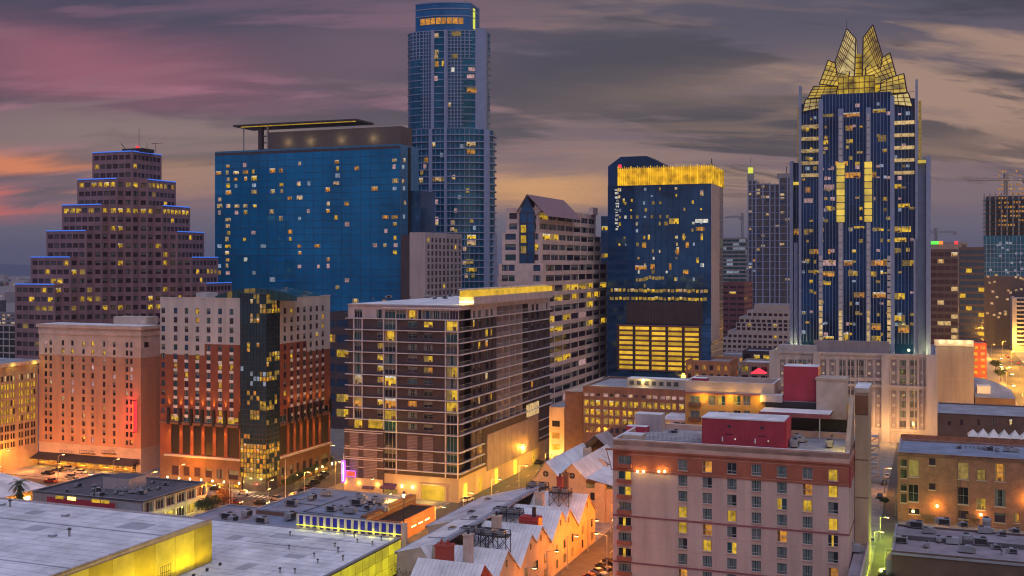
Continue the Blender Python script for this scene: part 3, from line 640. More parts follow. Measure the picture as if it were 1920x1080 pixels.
# ================================================================ big blue glass hotel slab
def blue_slab():
    s = Site(750, 500); t = thing('glass_hotel', 'huge blue glass hotel slab speckled with lit rooms', 'building', s)
    W_ = -s.fx(403); D = s.sy(785); zt = s.z(273); rr = random.Random(8); ws = Wins(t, .07, 300, 4, s, 'lit_window')
    nb, fl = 20, 13.35 * s.mpp(); bw = W_ / nb; nf = int(zt / fl); wall = MB(); F0 = Fc(0, 0, 0); F1 = Fc(0, 0, 90)
    cl = {c: rr.uniform(.5, 1.4) for c in range(nb)}; bl = [(rr.randrange(nb), rr.randrange(nf)) for _ in range(7)]; rects = []; panes = MB(); npan = 0; PM = {}
    for f in range(nf - 1):
        z1 = zt - 1.5 - f * fl; z0 = z1 - fl + .35
        if z0 < 8: break
        for i in range(nb):
            u0 = -W_ + i * bw + .14; u1 = -W_ + (i + 1) * bw - .14
            p = .19 * cl[i] * (1.35 if f < 14 else .5) + (.22 if any(abs(i - a) < 2.5 and abs(f - b) < 3 for a, b in bl) else 0) + (.3 if i < 2 else 0)
            if 22 > f > 0 and rr.random() < p:
                w = rr.choice([.3, .38, .45, .6]) * bw * .5; c = (u0 + u1) / 2 + rr.uniform(-.5, .5); h = fl * rr.uniform(.42, .68)
                st = pick(rr, ('amber_n', 3), ('warm_n', 3), ('pink_n', 3), ('yellow_n', 2.5), ('white_n', .7), ('cool_n', 1.2))
                ws.add(F0, c - w, c + w, z0 + .35, z0 + .35 + h, st, .16)
    F0.quad(wall, -W_, 0, 0, zt, 0, 'far_dark'); F1.quad(wall, 0, D, 0, zt, 0, 'slab_glass_side'); wall.poly([(-W_, D, 0), (-W_, 0, 0), (-W_, 0, zt), (-W_, D, zt)], 'slab_glass'); wall.poly([(0, D, 0), (-W_, D, 0), (-W_, D, zt), (0, D, zt)], 'slab_glass')
    wall.build('wall', t); glass_panels(t, F0, [-W_ + i * bw for i in range(nb + 1)], [zt - 1.2 - f * fl for f in range(nf) if zt - 1.2 - f * fl > 8], 'slab_glass', rr, 300)
    sd = MB(); ya = s.sy(765); yb = s.sy(769)
    for f in range(nf - 2):
        z1 = zt - 1.5 - f * fl
        for (a, b) in ((.3, ya * .48), (ya * .52, ya - .3)): F1.slab(sd, a, b, z1 - fl + .4, z1, .02, .1, 'slab_glass_side')
        if rr.random() < .4 and f < 20: u = rr.uniform(1, ya - 4); ws.add(F1, u, u + 2.2, z1 - fl + .8, z1 - .6, 'warm_n' if rr.random() < .5 else 'cool_n', .14)
    F1.slab(sd, ya, yb, 8, zt, .02, .35, 'black'); sd.build('side_panel', t, kind='stuff')
    rb = MB(); parapet(rb, -W_, 0, 0, D, zt, .8, .3, 'slab_glass_side', 'roof_slate', 'fin_blue'); rb.build('roof', t)
    x2, y2 = s.fx(787, D * .4), D * .4; sb = MB(); sb.box(-3, 0.01 + 5, D * .55, D * 1.4, 0, s.z(355), 'navy_glass'); sb.build('rear_wing', t)
    # penthouse and thin roof canopy
    p = MB(); xa = s.fx(503, 3); pz = s.z(236, 0, 3); p.box(xa, -1.2, 3, 3 + D * .62, zt + .01, pz, 'house_dark'); p.build('penthouse', t)
    ca = MB(); c0, c1 = s.fx(437, 1), s.fx(668, 1); z = s.z(238, c0, 1); ca.box(c0, c1, 1, 18, z, z + .9, 'plum_brick'); ca.build('canopy', t)
    so = MB(); so.box(c0 + 4, c1 - 1, 1.6, 2.4, z - .35, z - .02, 'lit_yellow'); so.build('soffit_light', t)
    for px_ in (457,): cm = MB(); x = s.fx(px_, 2.5); cm.bar((x, 2.5, zt), (x, 2.5, z), .35, 'grey_metal', 6); cm.build('column', t)
    cm = MB(); xa2, xb2 = s.fx(484, 3), s.fx(502, 3); cm.box(xa2, xa2 + 2, 3, 5, zt, z, 'plum_brick'); cm.box(xb2 - .6, xb2, 3, 4, zt, z, 'far_white'); 
    for k in range(3): cm.box(xa2 + 2, xb2 - .6, 3.2, 3.8, zt + 1 + k * 3.2, zt + 1.5 + k * 3.2, 'plum_brick')
    cm.build('lift_frame', t)
    for px_ in (540, 582, 640, 700):
        x = s.fx(px_, 3); lm = MB(); lm.box(x - .3, x + .3, 2.5, 2.95, zt + .5, zt + .8, 'lit_warm'); lm.build('roof_lamp', t); light('wash_light', t, (x, 1.2, zt + 4.2), (1, .72, .3), 260, 1.2)
    ws.done()
blue_slab()
# ================================================================ pale block with a punched grid
def pale_block():
    s = Site(797, 460); t = thing('office_building', 'pale pink block with a blank front and a grid of narrow windows', 'building', s)
    W_ = -s.fx(768); D = s.sy(866); zt = s.z(438); m = MB(); ws = Wins(t, .06, 150, 5, s); rects = []; F1 = Fc(0, 0, 90); D0 = s.sy(800)
    nb = 9; us = [s.sy(800 + 7.3 * i) for i in range(nb + 1)]; fl = 12.6 * s.mpp()
    for f in range(12):
        z1 = zt - 1.6 - f * fl
        for i in range(nb):
            w = (us[i + 1] - us[i]); r = (us[i] + w * .22, us[i + 1] - w * .22, z1 - fl * .7, z1); rects.append(r); ws.add(F1, *r, 'yellow_n' if RND.random() < .02 else 'plum', -.2)
    facade(m, F1, 0, D, 0, zt, rects, .25, 'pale_stucco'); Fc().quad(m, -W_, 0, 0, zt, 0, 'pale_stucco'); m.poly([(-W_, D, 0), (-W_, 0, 0), (-W_, 0, zt), (-W_, D, zt)], 'pale_stucco'); m.poly([(0, D, 0), (-W_, D, 0), (-W_, D, zt), (0, D, zt)], 'pale_stucco')
    m.build('wall', t); r = MB(); parapet(r, -W_, 0, 0, D, zt, .6, .3, 'pale_stucco', 'roof_slate'); r.build('roof', t)
    b = MB(); b.box(-W_ - 4.2, -W_ - .02, .4, 12, 0, zt - .4, 'far_dark'); b.build('dark_shaft', t); ws.done()
pale_block()
# ================================================================ tall oval blue tower
def oval_tower():
    Y = 565; s = Site(842, Y, math.radians(8)); t = thing('oval_tower', 'tallest oval blue glass tower with white floor edges and a glass crown', 'building', s)
    k = s.mpp(); a1, b1 = 77 * k, 44 * k; z1 = s.z(66); zm = s.z(248); zc = s.z(13); fl = 12.8 * k
    def ell(a, b, n=40, ex=2.6): return [(a * math.copysign(abs(math.cos(q)) ** (2 / ex), math.cos(q)), b * math.copysign(abs(math.sin(q)) ** (2 / ex), math.sin(q))) for q in [2 * math.pi * i / n for i in range(n)]]
    g = MB(); g.prism(ell(a1, b1), zm, z1, 'tower_glass', 'roof_slate'); g.build('upper_shaft', t)
    g = MB(); off = 4 * k; g.prism([(x + off, y) for x, y in ell(a1 + 1.5, b1 + 1.2)], 0, zm, 'tower_glass', 'roof_slate'); g.build('lower_shaft', t)
    nf = int(z1 / fl)
    for f in range(nf - 8):
        z = z1 - f * fl; low = z < zm; P = [(x + (off if low else 0), y) for x, y in ell(a1 + (2.3 if low else .25), b1 + (2.0 if low else .25))]
        m = MB(); m.prism(P, z - .3, z + (.25 if low else .1), 'fin_blue', bottom=True); m.build('floor_slab', t)
    # ribs and mullion bundles on the facade facing us
    def at(px, low): # point of the front ellipse below pixel column px
        A, B, ox = (a1 + 1.5, b1 + 1.2, off) if low else (a1, b1, 0)
        best = None
        for i in range(0, 400):
            q = math.pi + math.pi * i / 400; x = A * math.copysign(abs(math.cos(q)) ** (2 / 2.6), math.cos(q)) + ox; y = B * math.copysign(abs(math.sin(q)) ** (2 / 2.6), math.sin(q)); wx, wy = s.w(x, y); e = abs(wx / wy * F + 960 - px)
            if best is None or e < best[0]: best = (e, x, y)
        return best[1], best[2]
    for px_, zt_, zb_, low, w in [(812, z1, zm, False, 1.6), (836, z1, zm, False, 1.3), (902, z1 + 1, zm, False, 5.2), (808, zm, 20, True, 1.7), (836, zm, 20, True, 1.3), (913, zm, 20, True, 2.6), (926, s.z(440), 20, True, 1.6)]:
        x, y = at(px_, low); m = MB(); m.box(x - w / 2, x + w / 2, y - 2.0, y + 6, zb_, zt_, 'fin_blue'); m.build('rib', t)
    mu = MB()
    for px_ in (775, 781, 787, 794, 799, 804, 840, 846, 852, 858, 864, 872, 880):
        x, y = at(px_, False)
        for f in range(0, 4 if px_ < 793 or px_ > 865 else 14):
            z = z1 - f * fl; mu.box(x - .22, x + .22, y - .5, y + .4, z - fl, z, 'fin_blue'); mu.box(x - 1.4, x + 1.4, y - .4, y + .4, z - fl * .55, z - fl * .45, 'fin_blue')
    for px_ in range(772, 900, 9):
        x, y = at(px_, True)
        for f in range(int((zm - 30) / fl)): mu.box(x - .12, x + .12, y - .3, y + .4, zm - (f + 1) * fl, zm - f * fl, 'fin_blue')
    mu.build('mullion', t, kind='stuff')
    rr = random.Random(6); ws = Wins(t, .1, 120, 3, s, 'lit_window')
    def lw(px_, py_, w, h, st):
        low = py_ > 248; x, y = at(px_, low); z = s.z(py_); x2, y2 = at(px_ + 4, low); ang = math.degrees(math.atan2(y2 - y, x2 - x)); ws.add(Fc(x, y, ang), -w * k / 2, w * k / 2, z - h * k / 2, z + h * k / 2, st, .55, 1)
    for a in [(818, 75, 10, 8, 'warm_n'), (856, 73, 16, 8, 'dim_n'), (819, 106, 7, 9, 'warm_n'), (818, 115, 8, 8, 'warm_n'), (819, 128, 7, 10, 'amber_n'), (831, 127, 5, 10, 'yellow_n'), (853, 114, 10, 8, 'dim_n'), (850, 139, 6, 8, 'white_n'), (882, 151, 14, 7, 'pink_n'), (884, 176, 18, 9, 'amber_n'), (818, 154, 7, 9, 'pink_n'), (884, 138, 12, 7, 'pink_n'),
              (843, 203, 5, 8, 'warm_n'), (883, 275, 16, 9, 'warm_n'), (883, 289, 15, 9, 'amber_n'), (822, 339, 20, 9, 'warm_n'), (799, 304, 8, 9, 'amber_n'), (790, 341, 8, 9, 'warm_n'), (800, 386, 7, 9, 'pink_n'), (800, 394, 7, 9, 'yellow_n'), (800, 419, 8, 8, 'amber_n'), (849, 419, 7, 8, 'warm_n'), (848, 431, 7, 7, 'warm_n'), (884, 446, 16, 9, 'yellow_n'), (884, 456, 16, 9, 'warm_n'), (884, 505, 18, 7, 'yellow_n'), (818, 419, 8, 8, 'warm_n'), (880, 490, 14, 8, 'dim_n')]: lw(*a)
    for _ in range(26): lw(rr.uniform(775, 895), rr.uniform(270, 540), 6, 8, rr.choice(['dim_n', 'cool_n', 'pink_n', 'warm_n']))
    ws.done()
    # crown
    xl, xr = (785 - 842) * k, (888 - 842) * k
    c = MB(); n = 12; pts = [(xl + (xr - xl) * i / n, -b1 * .72 - 3.2 * math.sin(math.pi * i / n)) for i in range(n + 1)] + [(xr + 2.2, b1 * .5), (xl, b1 * .6)]
    c.prism(pts, z1, zc, 'crown_glass', 'dark_metal'); c.build('crown', t)
    for zz, hh in ((zc, .6), (s.z(25), .35), (s.z(38), .35)):
        m = MB(); m.prism([(x * 1.01, y * 1.02) for x, y in pts], zz - hh, zz + .1, 'fin_blue', bottom=True); m.build('crown_rail', t)
    for i in range(1, 9):
        fa, fb = i / 10, (i + .85) / 10; pa = (xl + (xr - xl) * fa, -b1 * .72 - 3.2 * math.sin(math.pi * fa) - .25); pb = (xl + (xr - xl) * fb, -b1 * .72 - 3.2 * math.sin(math.pi * fb) - .25)
        m = MB(); m.poly([(*pa, s.z(54)), (*pb, s.z(54)), (*pb, s.z(42.5)), (*pa, s.z(42.5))], 'lit_amber'); m.build('crown_window', t)
    m = MB(); Fc(xr + .05, -b1 * .5, 80).slab(m, 1, 5, s.z(58), s.z(20), .05, .3, 'lime_light'); m.build('crown_light', t)
    m = MB()
    for dx in (-30, -28, 22): m.bar((dx * k + 10 * k, 0, zc), (dx * k + 10 * k, 0, zc + 3), .2, 'dark_metal')
    m.build('mast', t)
oval_tower()
# ================================================================ pink stone tower with gabled glass bay
def pink_tower():
    s = Site(1010, 430); t = thing('stone_tower', 'pink stone tower with stepped shoulders and a gabled glass bay', 'building', s)
    k = s.mpp(); fl = 19.6 * k; rr = random.Random(2); wall = MB(); ws = Wins(t, .1, 290, 5, s); rb = MB(); D = s.sy(1118)
    tiers = [(389, 436, 949, 1117, 0), (436, 494, 940, 1127, 1), (494, 790, 932, 1138, 2)]
    ztop0 = s.z(389)
    for i, (ya, yb, pl, pr, n) in enumerate(tiers):
        of = n * 2.2; xl = s.fx(pl, -of); yr = s.sy(pr, of * .6); za, zb = s.z(ya), (s.z(yb) if i < 2 else 0); xr = of * .6
        f0 = Fc(0, -of * .6, 0); f1 = Fc(xr, 0, 90); r0, r1 = [], []
        xg0, xg1 = s.fx(977), s.fx(1000)
        for f in range(34):
            z1 = ztop0 - 2.0 - f * fl; z0 = z1 - fl * .58
            if z1 > za or z0 < zb - .01: continue
            gold = 10 >= (ztop0 - z1) / fl >= 7.2 and i == 2 and False
            row = round((ztop0 - 2.0 - z1) / fl); lit = .9 if row in (7,) else .45 if row in (8, 11) else .10
            for (a, b) in ((xl + 1.2, xg0 - 1.6), (xg1 + .8, xr - .9)):
                nw = 2 if b - a > 5 else 1
                for w in range(nw):
                    r = (a + (b - a) * w / nw + .1, a + (b - a) * (w + 1) / nw - .1, z0, z1); r0.append(r); p = rr.random(); ws.add(f0, *r, 'yellow_n' if p < lit * .6 else 'blue' if p < .7 else 'teal' if p < .85 else 'plum', -.3)
            nb = 8 if i else 7; bw = (yr - 1.4) / nb
            for w in range(nb):
                r = (.9 + w * bw + .15, .9 + (w + 1) * bw - .25, z0, z1); r1.append(r); p = rr.random()
                ws.add(f1, *r, 'yellow_n' if p < lit * .7 else ('grey_l' if row < 5 else 'plum') if p < .8 else 'pink_n' if p < .82 else 'dark', -.3)
        facade(wall, f0, xl, xr, zb, za, r0, .35, 'pink_stone'); facade(wall, f1, -of * .6, yr, zb, za, r1, .35, 'pink_stone')
        wall.poly([(xl, yr, zb), (xl, -of * .6, zb), (xl, -of * .6, za), (xl, yr, za)], 'pink_stone'); wall.poly([(xr, yr, zb), (xl, yr, zb), (xl, yr, za), (xr, yr, za)], 'pink_stone')
        rb.poly([(xl, -of * .6, za - .01), (xr, -of * .6, za - .01), (xr, yr, za - .01), (xl, yr, za - .01)], 'pink_stone')
    wall.build('wall', t); rb.build('roof', t)
    # glass bay and gable roof
    xa, xb = s.fx(975, -1.5), s.fx(1002, -1.5); xm = (xa + xb) / 2; zp = s.z(368, xm, -1.5); ze = s.z(398, xm, -1.5); g = MB()
    g.poly([(xa, -1.6, 0), (xb, -1.6, 0), (xb, -1.6, ze), (xm, -1.6, zp), (xa, -1.6, ze)], 'navy_glass'); g.poly([(xb, -1.6, 0), (xb, 0, 0), (xb, 0, ze), (xb, -1.6, ze)], 'navy_glass'); g.poly([(xa, 0, 0), (xa, -1.6, 0), (xa, -1.6, ze), (xa, 0, ze)], 'navy_glass'); g.build('glass_bay', t)
    g = MB()
    for f in range(24): z = ze - f * fl; g.box(xa - .05, xb + .05, -1.72, -1.58, z - .3, z, 'plum_brick')
    for u in (xa, xm, xb): g.box(u - .15, u + .15, -1.8, -1.57, 0, ze, 'plum_brick')
    g.build('bay_frame', t, kind='stuff')
    for f, st in [(2, 'lit_yellow'), (3, 'lit_yellow'), (4, 'lit_dim'), (6, 'lit_yellow'), (7, 'lit_dim'), (8, 'lit_yellow'), (9, 'lit_yellow')]:
        z = ze - f * fl; w = MB(); a = xa + .4 if f < 8 else xa + .3; b = a + 2.2 if f < 8 else xb - .3; w.poly([(a, -1.7, z + .3), (b, -1.7, z + .3), (b, -1.7, z + fl - .9), (a, -1.7, z + fl - .9)], st); w.build('bay_window', t)
    r = MB(); D2 = D * .56
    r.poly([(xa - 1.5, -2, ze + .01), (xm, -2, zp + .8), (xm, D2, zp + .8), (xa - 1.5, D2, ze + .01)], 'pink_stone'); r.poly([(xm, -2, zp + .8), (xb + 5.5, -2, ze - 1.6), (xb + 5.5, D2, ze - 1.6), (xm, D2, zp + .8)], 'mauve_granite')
    r.poly([(xm, D2, zp + .8), (xb + 5.5, D2, ze - 1.6), (xa - 1.5, D2, ze)], 'pink_stone'); r.build('gable_roof', t)
    ps = MB(); ps.poly([(xb - .2, -.7, ze - 1.5), (xb + 3, -.7, ze + 1), (xb - .2, -.7, ze + 3.2)], 'pink_stone'); ps.build('gable_trim', t)
    b = MB(); b.box(-1, .8, D - 8, D - .5, ztop0, ztop0 + 3.2, 'pink_stone'); b.build('plant_room', t); ws.done()
pink_tower()
# ================================================================ dark glass tower with gold crown and lit garage
def gold_tower():
    s = Site(1333, 470); t = thing('glass_tower', 'navy glass tower with a glowing gold crown and yellow lit parking floors', 'building', s)
    k = s.mpp(); W_ = -s.fx(1140); D = s.sy(1356); zt = s.z(344); zc = s.z(310); m = MB(); f0 = Fc(); f1 = Fc(0, 0, 90); rr = random.Random(12)
    xd = s.fx(1190); f0.quad(m, -W_, xd, 0, zt, .0, 'spire_glass'); f0.quad(m, xd, 0, 0, zt, 0, 'navy_glass'); f1.quad(m, 0, D, 0, zt, 0, 'glass_grey'); m.poly([(-W_, D, 0), (-W_, 0, 0), (-W_, 0, zt), (-W_, D, zt)], 'spire_glass'); m.poly([(0, D, 0), (-W_, D, 0), (-W_, D, zt), (0, D, zt)], 'spire_glass'); m.poly([(-W_, 0, zt), (0, 0, zt), (0, D, zt), (-W_, D, zt)], 'roof_dark'); m.build('glass_wall', t)
    fl = 13.2 * k; fr = MB()
    for f in range(30):
        z = zt - f * fl
        if z < 10: break
        f0.slab(fr, -W_, 0, z - .2, z, .01, .12, 'spire_glass'); f1.slab(fr, 0, D, z - .25, z, .01, .12, 'grey_metal')
    for i in range(34): u = -W_ + W_ * i / 33; f0.slab(fr, u - .06, u + .06, s.z(610), zt, .01, .16, 'spire_glass')
    f1.slab(fr, 0, s.sy(1348), s.z(640), zt, .02, .25, 'pale_stucco'); fr.build('mullion', t, kind='stuff')
    glass_panels(t, f0, [-W_ + W_ * i / 17 for i in range(18)], [zt - f * fl for f in range(21)], 'navy_glass', rr, 290, .05, .13, .06, lambda u, z: u < xd)
    ws = Wins(t, .1, 250, 4, s, 'lit_window')
    def L_(px_, py_, w, h, st): x = s.fx(px_); z = s.z(py_); ws.add(f0, x - w * k / 2, x + w * k / 2, z - h * k / 2, z + h * k / 2, st, .32)
    for a in [(1160, 352, 5, 7, 'yellow_n'), (1170, 373, 4, 8, 'yellow_n'), (1185, 373, 4, 6, 'yellow_n'), (1264, 414, 18, 10, 'yellow_n'), (1249, 418, 8, 7, 'dim_n'), (1316, 414, 24, 7, 'white_n'), (1313, 429, 16, 7, 'amber_n'), (1202, 502, 22, 8, 'amber_n'), (1224, 500, 8, 10, 'amber_n'), (1257, 500, 5, 12, 'amber_n'), (1208, 459, 8, 10, 'amber_n'), (1289, 459, 6, 11, 'amber_n'), (1286, 510, 10, 8, 'amber_n'), (1316, 362, 6, 10, 'warm_n'), (1316, 444, 4, 12, 'yellow_n'), (1282, 444, 4, 12, 'yellow_n'), (1217, 444, 4, 10, 'yellow_n'), (1271, 470, 5, 14, 'amber_n'), (1308, 488, 5, 10, 'yellow_n')]: L_(*a)
    for _ in range(70): L_(rr.choice([1162, 1172, 1184, 1196, 1210, 1224, 1238, 1252, 1268, 1283, 1300, 1316]) + rr.uniform(-2, 2), 352 + 13.2 * rr.randrange(15), rr.uniform(2.5, 5), rr.uniform(3, 7), pick(rr, ('yellow_n', 3), ('dim_n', 5), ('white_n', 1), ('cool_n', 3), ('warm_n', 1.5)))
    for y_ in (546, 561):
        for i in range(24): L_(1148 + i * 7.6 + rr.uniform(-1, 1), y_ + rr.uniform(-1, 1), rr.uniform(4, 8), 6, pick(rr, ('yellow_n', 5), ('dim_n', 4), ('warm_n', 1)))
    for i in range(9): L_(1195 + i * 6, 523 + rr.uniform(-3, 3), 5, 6, 'dim_n')
    ws.done()
    # parking floors
    xa, xb = s.fx(1159), s.fx(1313); zg0, zg1 = s.z(698), s.z(613); n = 9
    bk = MB(); f0.quad(bk, xa, xb, zg0, zg1, .02, 'black'); bk.build('parking_recess', t)
    for i in range(5):
        a, b = xa + (xb - xa) * i / 5 + .6, xa + (xb - xa) * (i + 1) / 5 - .1
        for j in range(n):
            z0 = zg0 + (zg1 - zg0) * j / n; w = MB(); f0.slab(w, a, b, z0 + .3, z0 + (zg1 - zg0) / n - .55, .03, .2, 'lit_garage'); w.build('parking_bay', t)
    for i in range(6):
        u = xa + (xb - xa) * i / 5; c = MB(); f0.slab(c, u - .55, u + .35, zg0, zg1, .2, .6, 'plum_brick'); c.build('column', t)
    for j in range(n + 1):
        z = zg0 + (zg1 - zg0) * j / n; c = MB(); f0.slab(c, xa - .5, xb + .5, z - .3, z + .25, .2, .45, 'garnet_trim'); c.build('floor_edge', t)
    c = MB(); f0.slab(c, s.fx(1175), s.fx(1318), s.z(609), s.z(567), .1, .34, 'plum_brick'); c.build('louver_band', t)
    lv = MB()
    for i in range(50): u = s.fx(1176) + (s.fx(1317) - s.fx(1176)) * i / 50; f0.slab(lv, u, u + .18, s.z(608), s.z(568), .34, .5, 'far_dark')
    lv.build('louver', t, kind='stuff')
    # gold crown: fins
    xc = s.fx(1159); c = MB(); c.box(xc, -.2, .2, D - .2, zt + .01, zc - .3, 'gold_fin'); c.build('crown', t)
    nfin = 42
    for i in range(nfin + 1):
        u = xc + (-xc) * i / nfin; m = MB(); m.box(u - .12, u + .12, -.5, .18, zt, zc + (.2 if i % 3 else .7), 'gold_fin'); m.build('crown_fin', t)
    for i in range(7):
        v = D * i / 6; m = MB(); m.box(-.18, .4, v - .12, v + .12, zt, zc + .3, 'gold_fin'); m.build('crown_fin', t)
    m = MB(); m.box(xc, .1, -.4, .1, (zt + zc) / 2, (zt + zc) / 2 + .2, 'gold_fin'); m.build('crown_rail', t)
    m = MB(); x = s.fx(1161); m.box(x - .6, x + .6, .5, 1.5, zc + .3, zc + 1.6, 'neon_red'); m.build('beacon', t)
    m = MB(); x = s.fx(1332); m.bar((x, 3, zc - .3), (x, 3, zc + 3.2), .2, 'dark_metal'); m.build('mast', t)
    # taller rear block and vertical sign strokes
    r = MB(); y0 = D + 6; xa, xb = s.fx(1140, y0), s.fx(1244, y0); xp = s.fx(1164, y0); xq = s.fx(1212, y0); zz = s.z(294, xp, y0); zl = s.z(312, xa, y0)
    P = [(xa, zl), (xp, zz), (xq, zz), (xb, zl)]
    r.poly([(xa, y0, 0), (xb, y0, 0)] + [(x, y0, z) for x, z in reversed(P)], 'spire_glass'); r.poly([(xb, y0 + 18, 0), (xa, y0 + 18, 0)] + [(x, y0 + 18, z) for x, z in P], 'spire_glass')
    for a, b in zip(P, P[1:]): r.poly([(a[0], y0, a[1]), (b[0], y0, b[1]), (b[0], y0 + 18, b[1]), (a[0], y0 + 18, a[1])], 'plum_brick')
    r.poly([(xb, y0, 0), (xb, y0 + 18, 0), (xb, y0 + 18, zl), (xb, y0, zl)], 'spire_glass'); r.poly([(xa, y0 + 18, 0), (xa, y0, 0), (xa, y0, zl), (xa, y0 + 18, zl)], 'spire_glass'); r.build('rear_block', t)
    sg = MB(); sr = random.Random(31); z = s.z(430); zend = s.z(350); x0 = s.fx(1156)
    while z < zend:
        w = sr.choice([1.0, 1.2, 1.5])
        for _ in range(sr.choice([2, 3])):
            if sr.random() < .6: u = sr.uniform(-.9, .2); f0.slab(sg, x0 + u, x0 + u + sr.uniform(.8, 1.2), z + sr.uniform(0, w * .7), z + sr.uniform(0, w * .7) + .22, .2, .35, 'lit_white')
            else: u = sr.uniform(-.9, .9); f0.slab(sg, x0 + u, x0 + u + .22, z, z + w * .8, .2, .35, 'lit_white')
        z += w + .25
    sg.build('sign_lettering', t)
gold_tower()
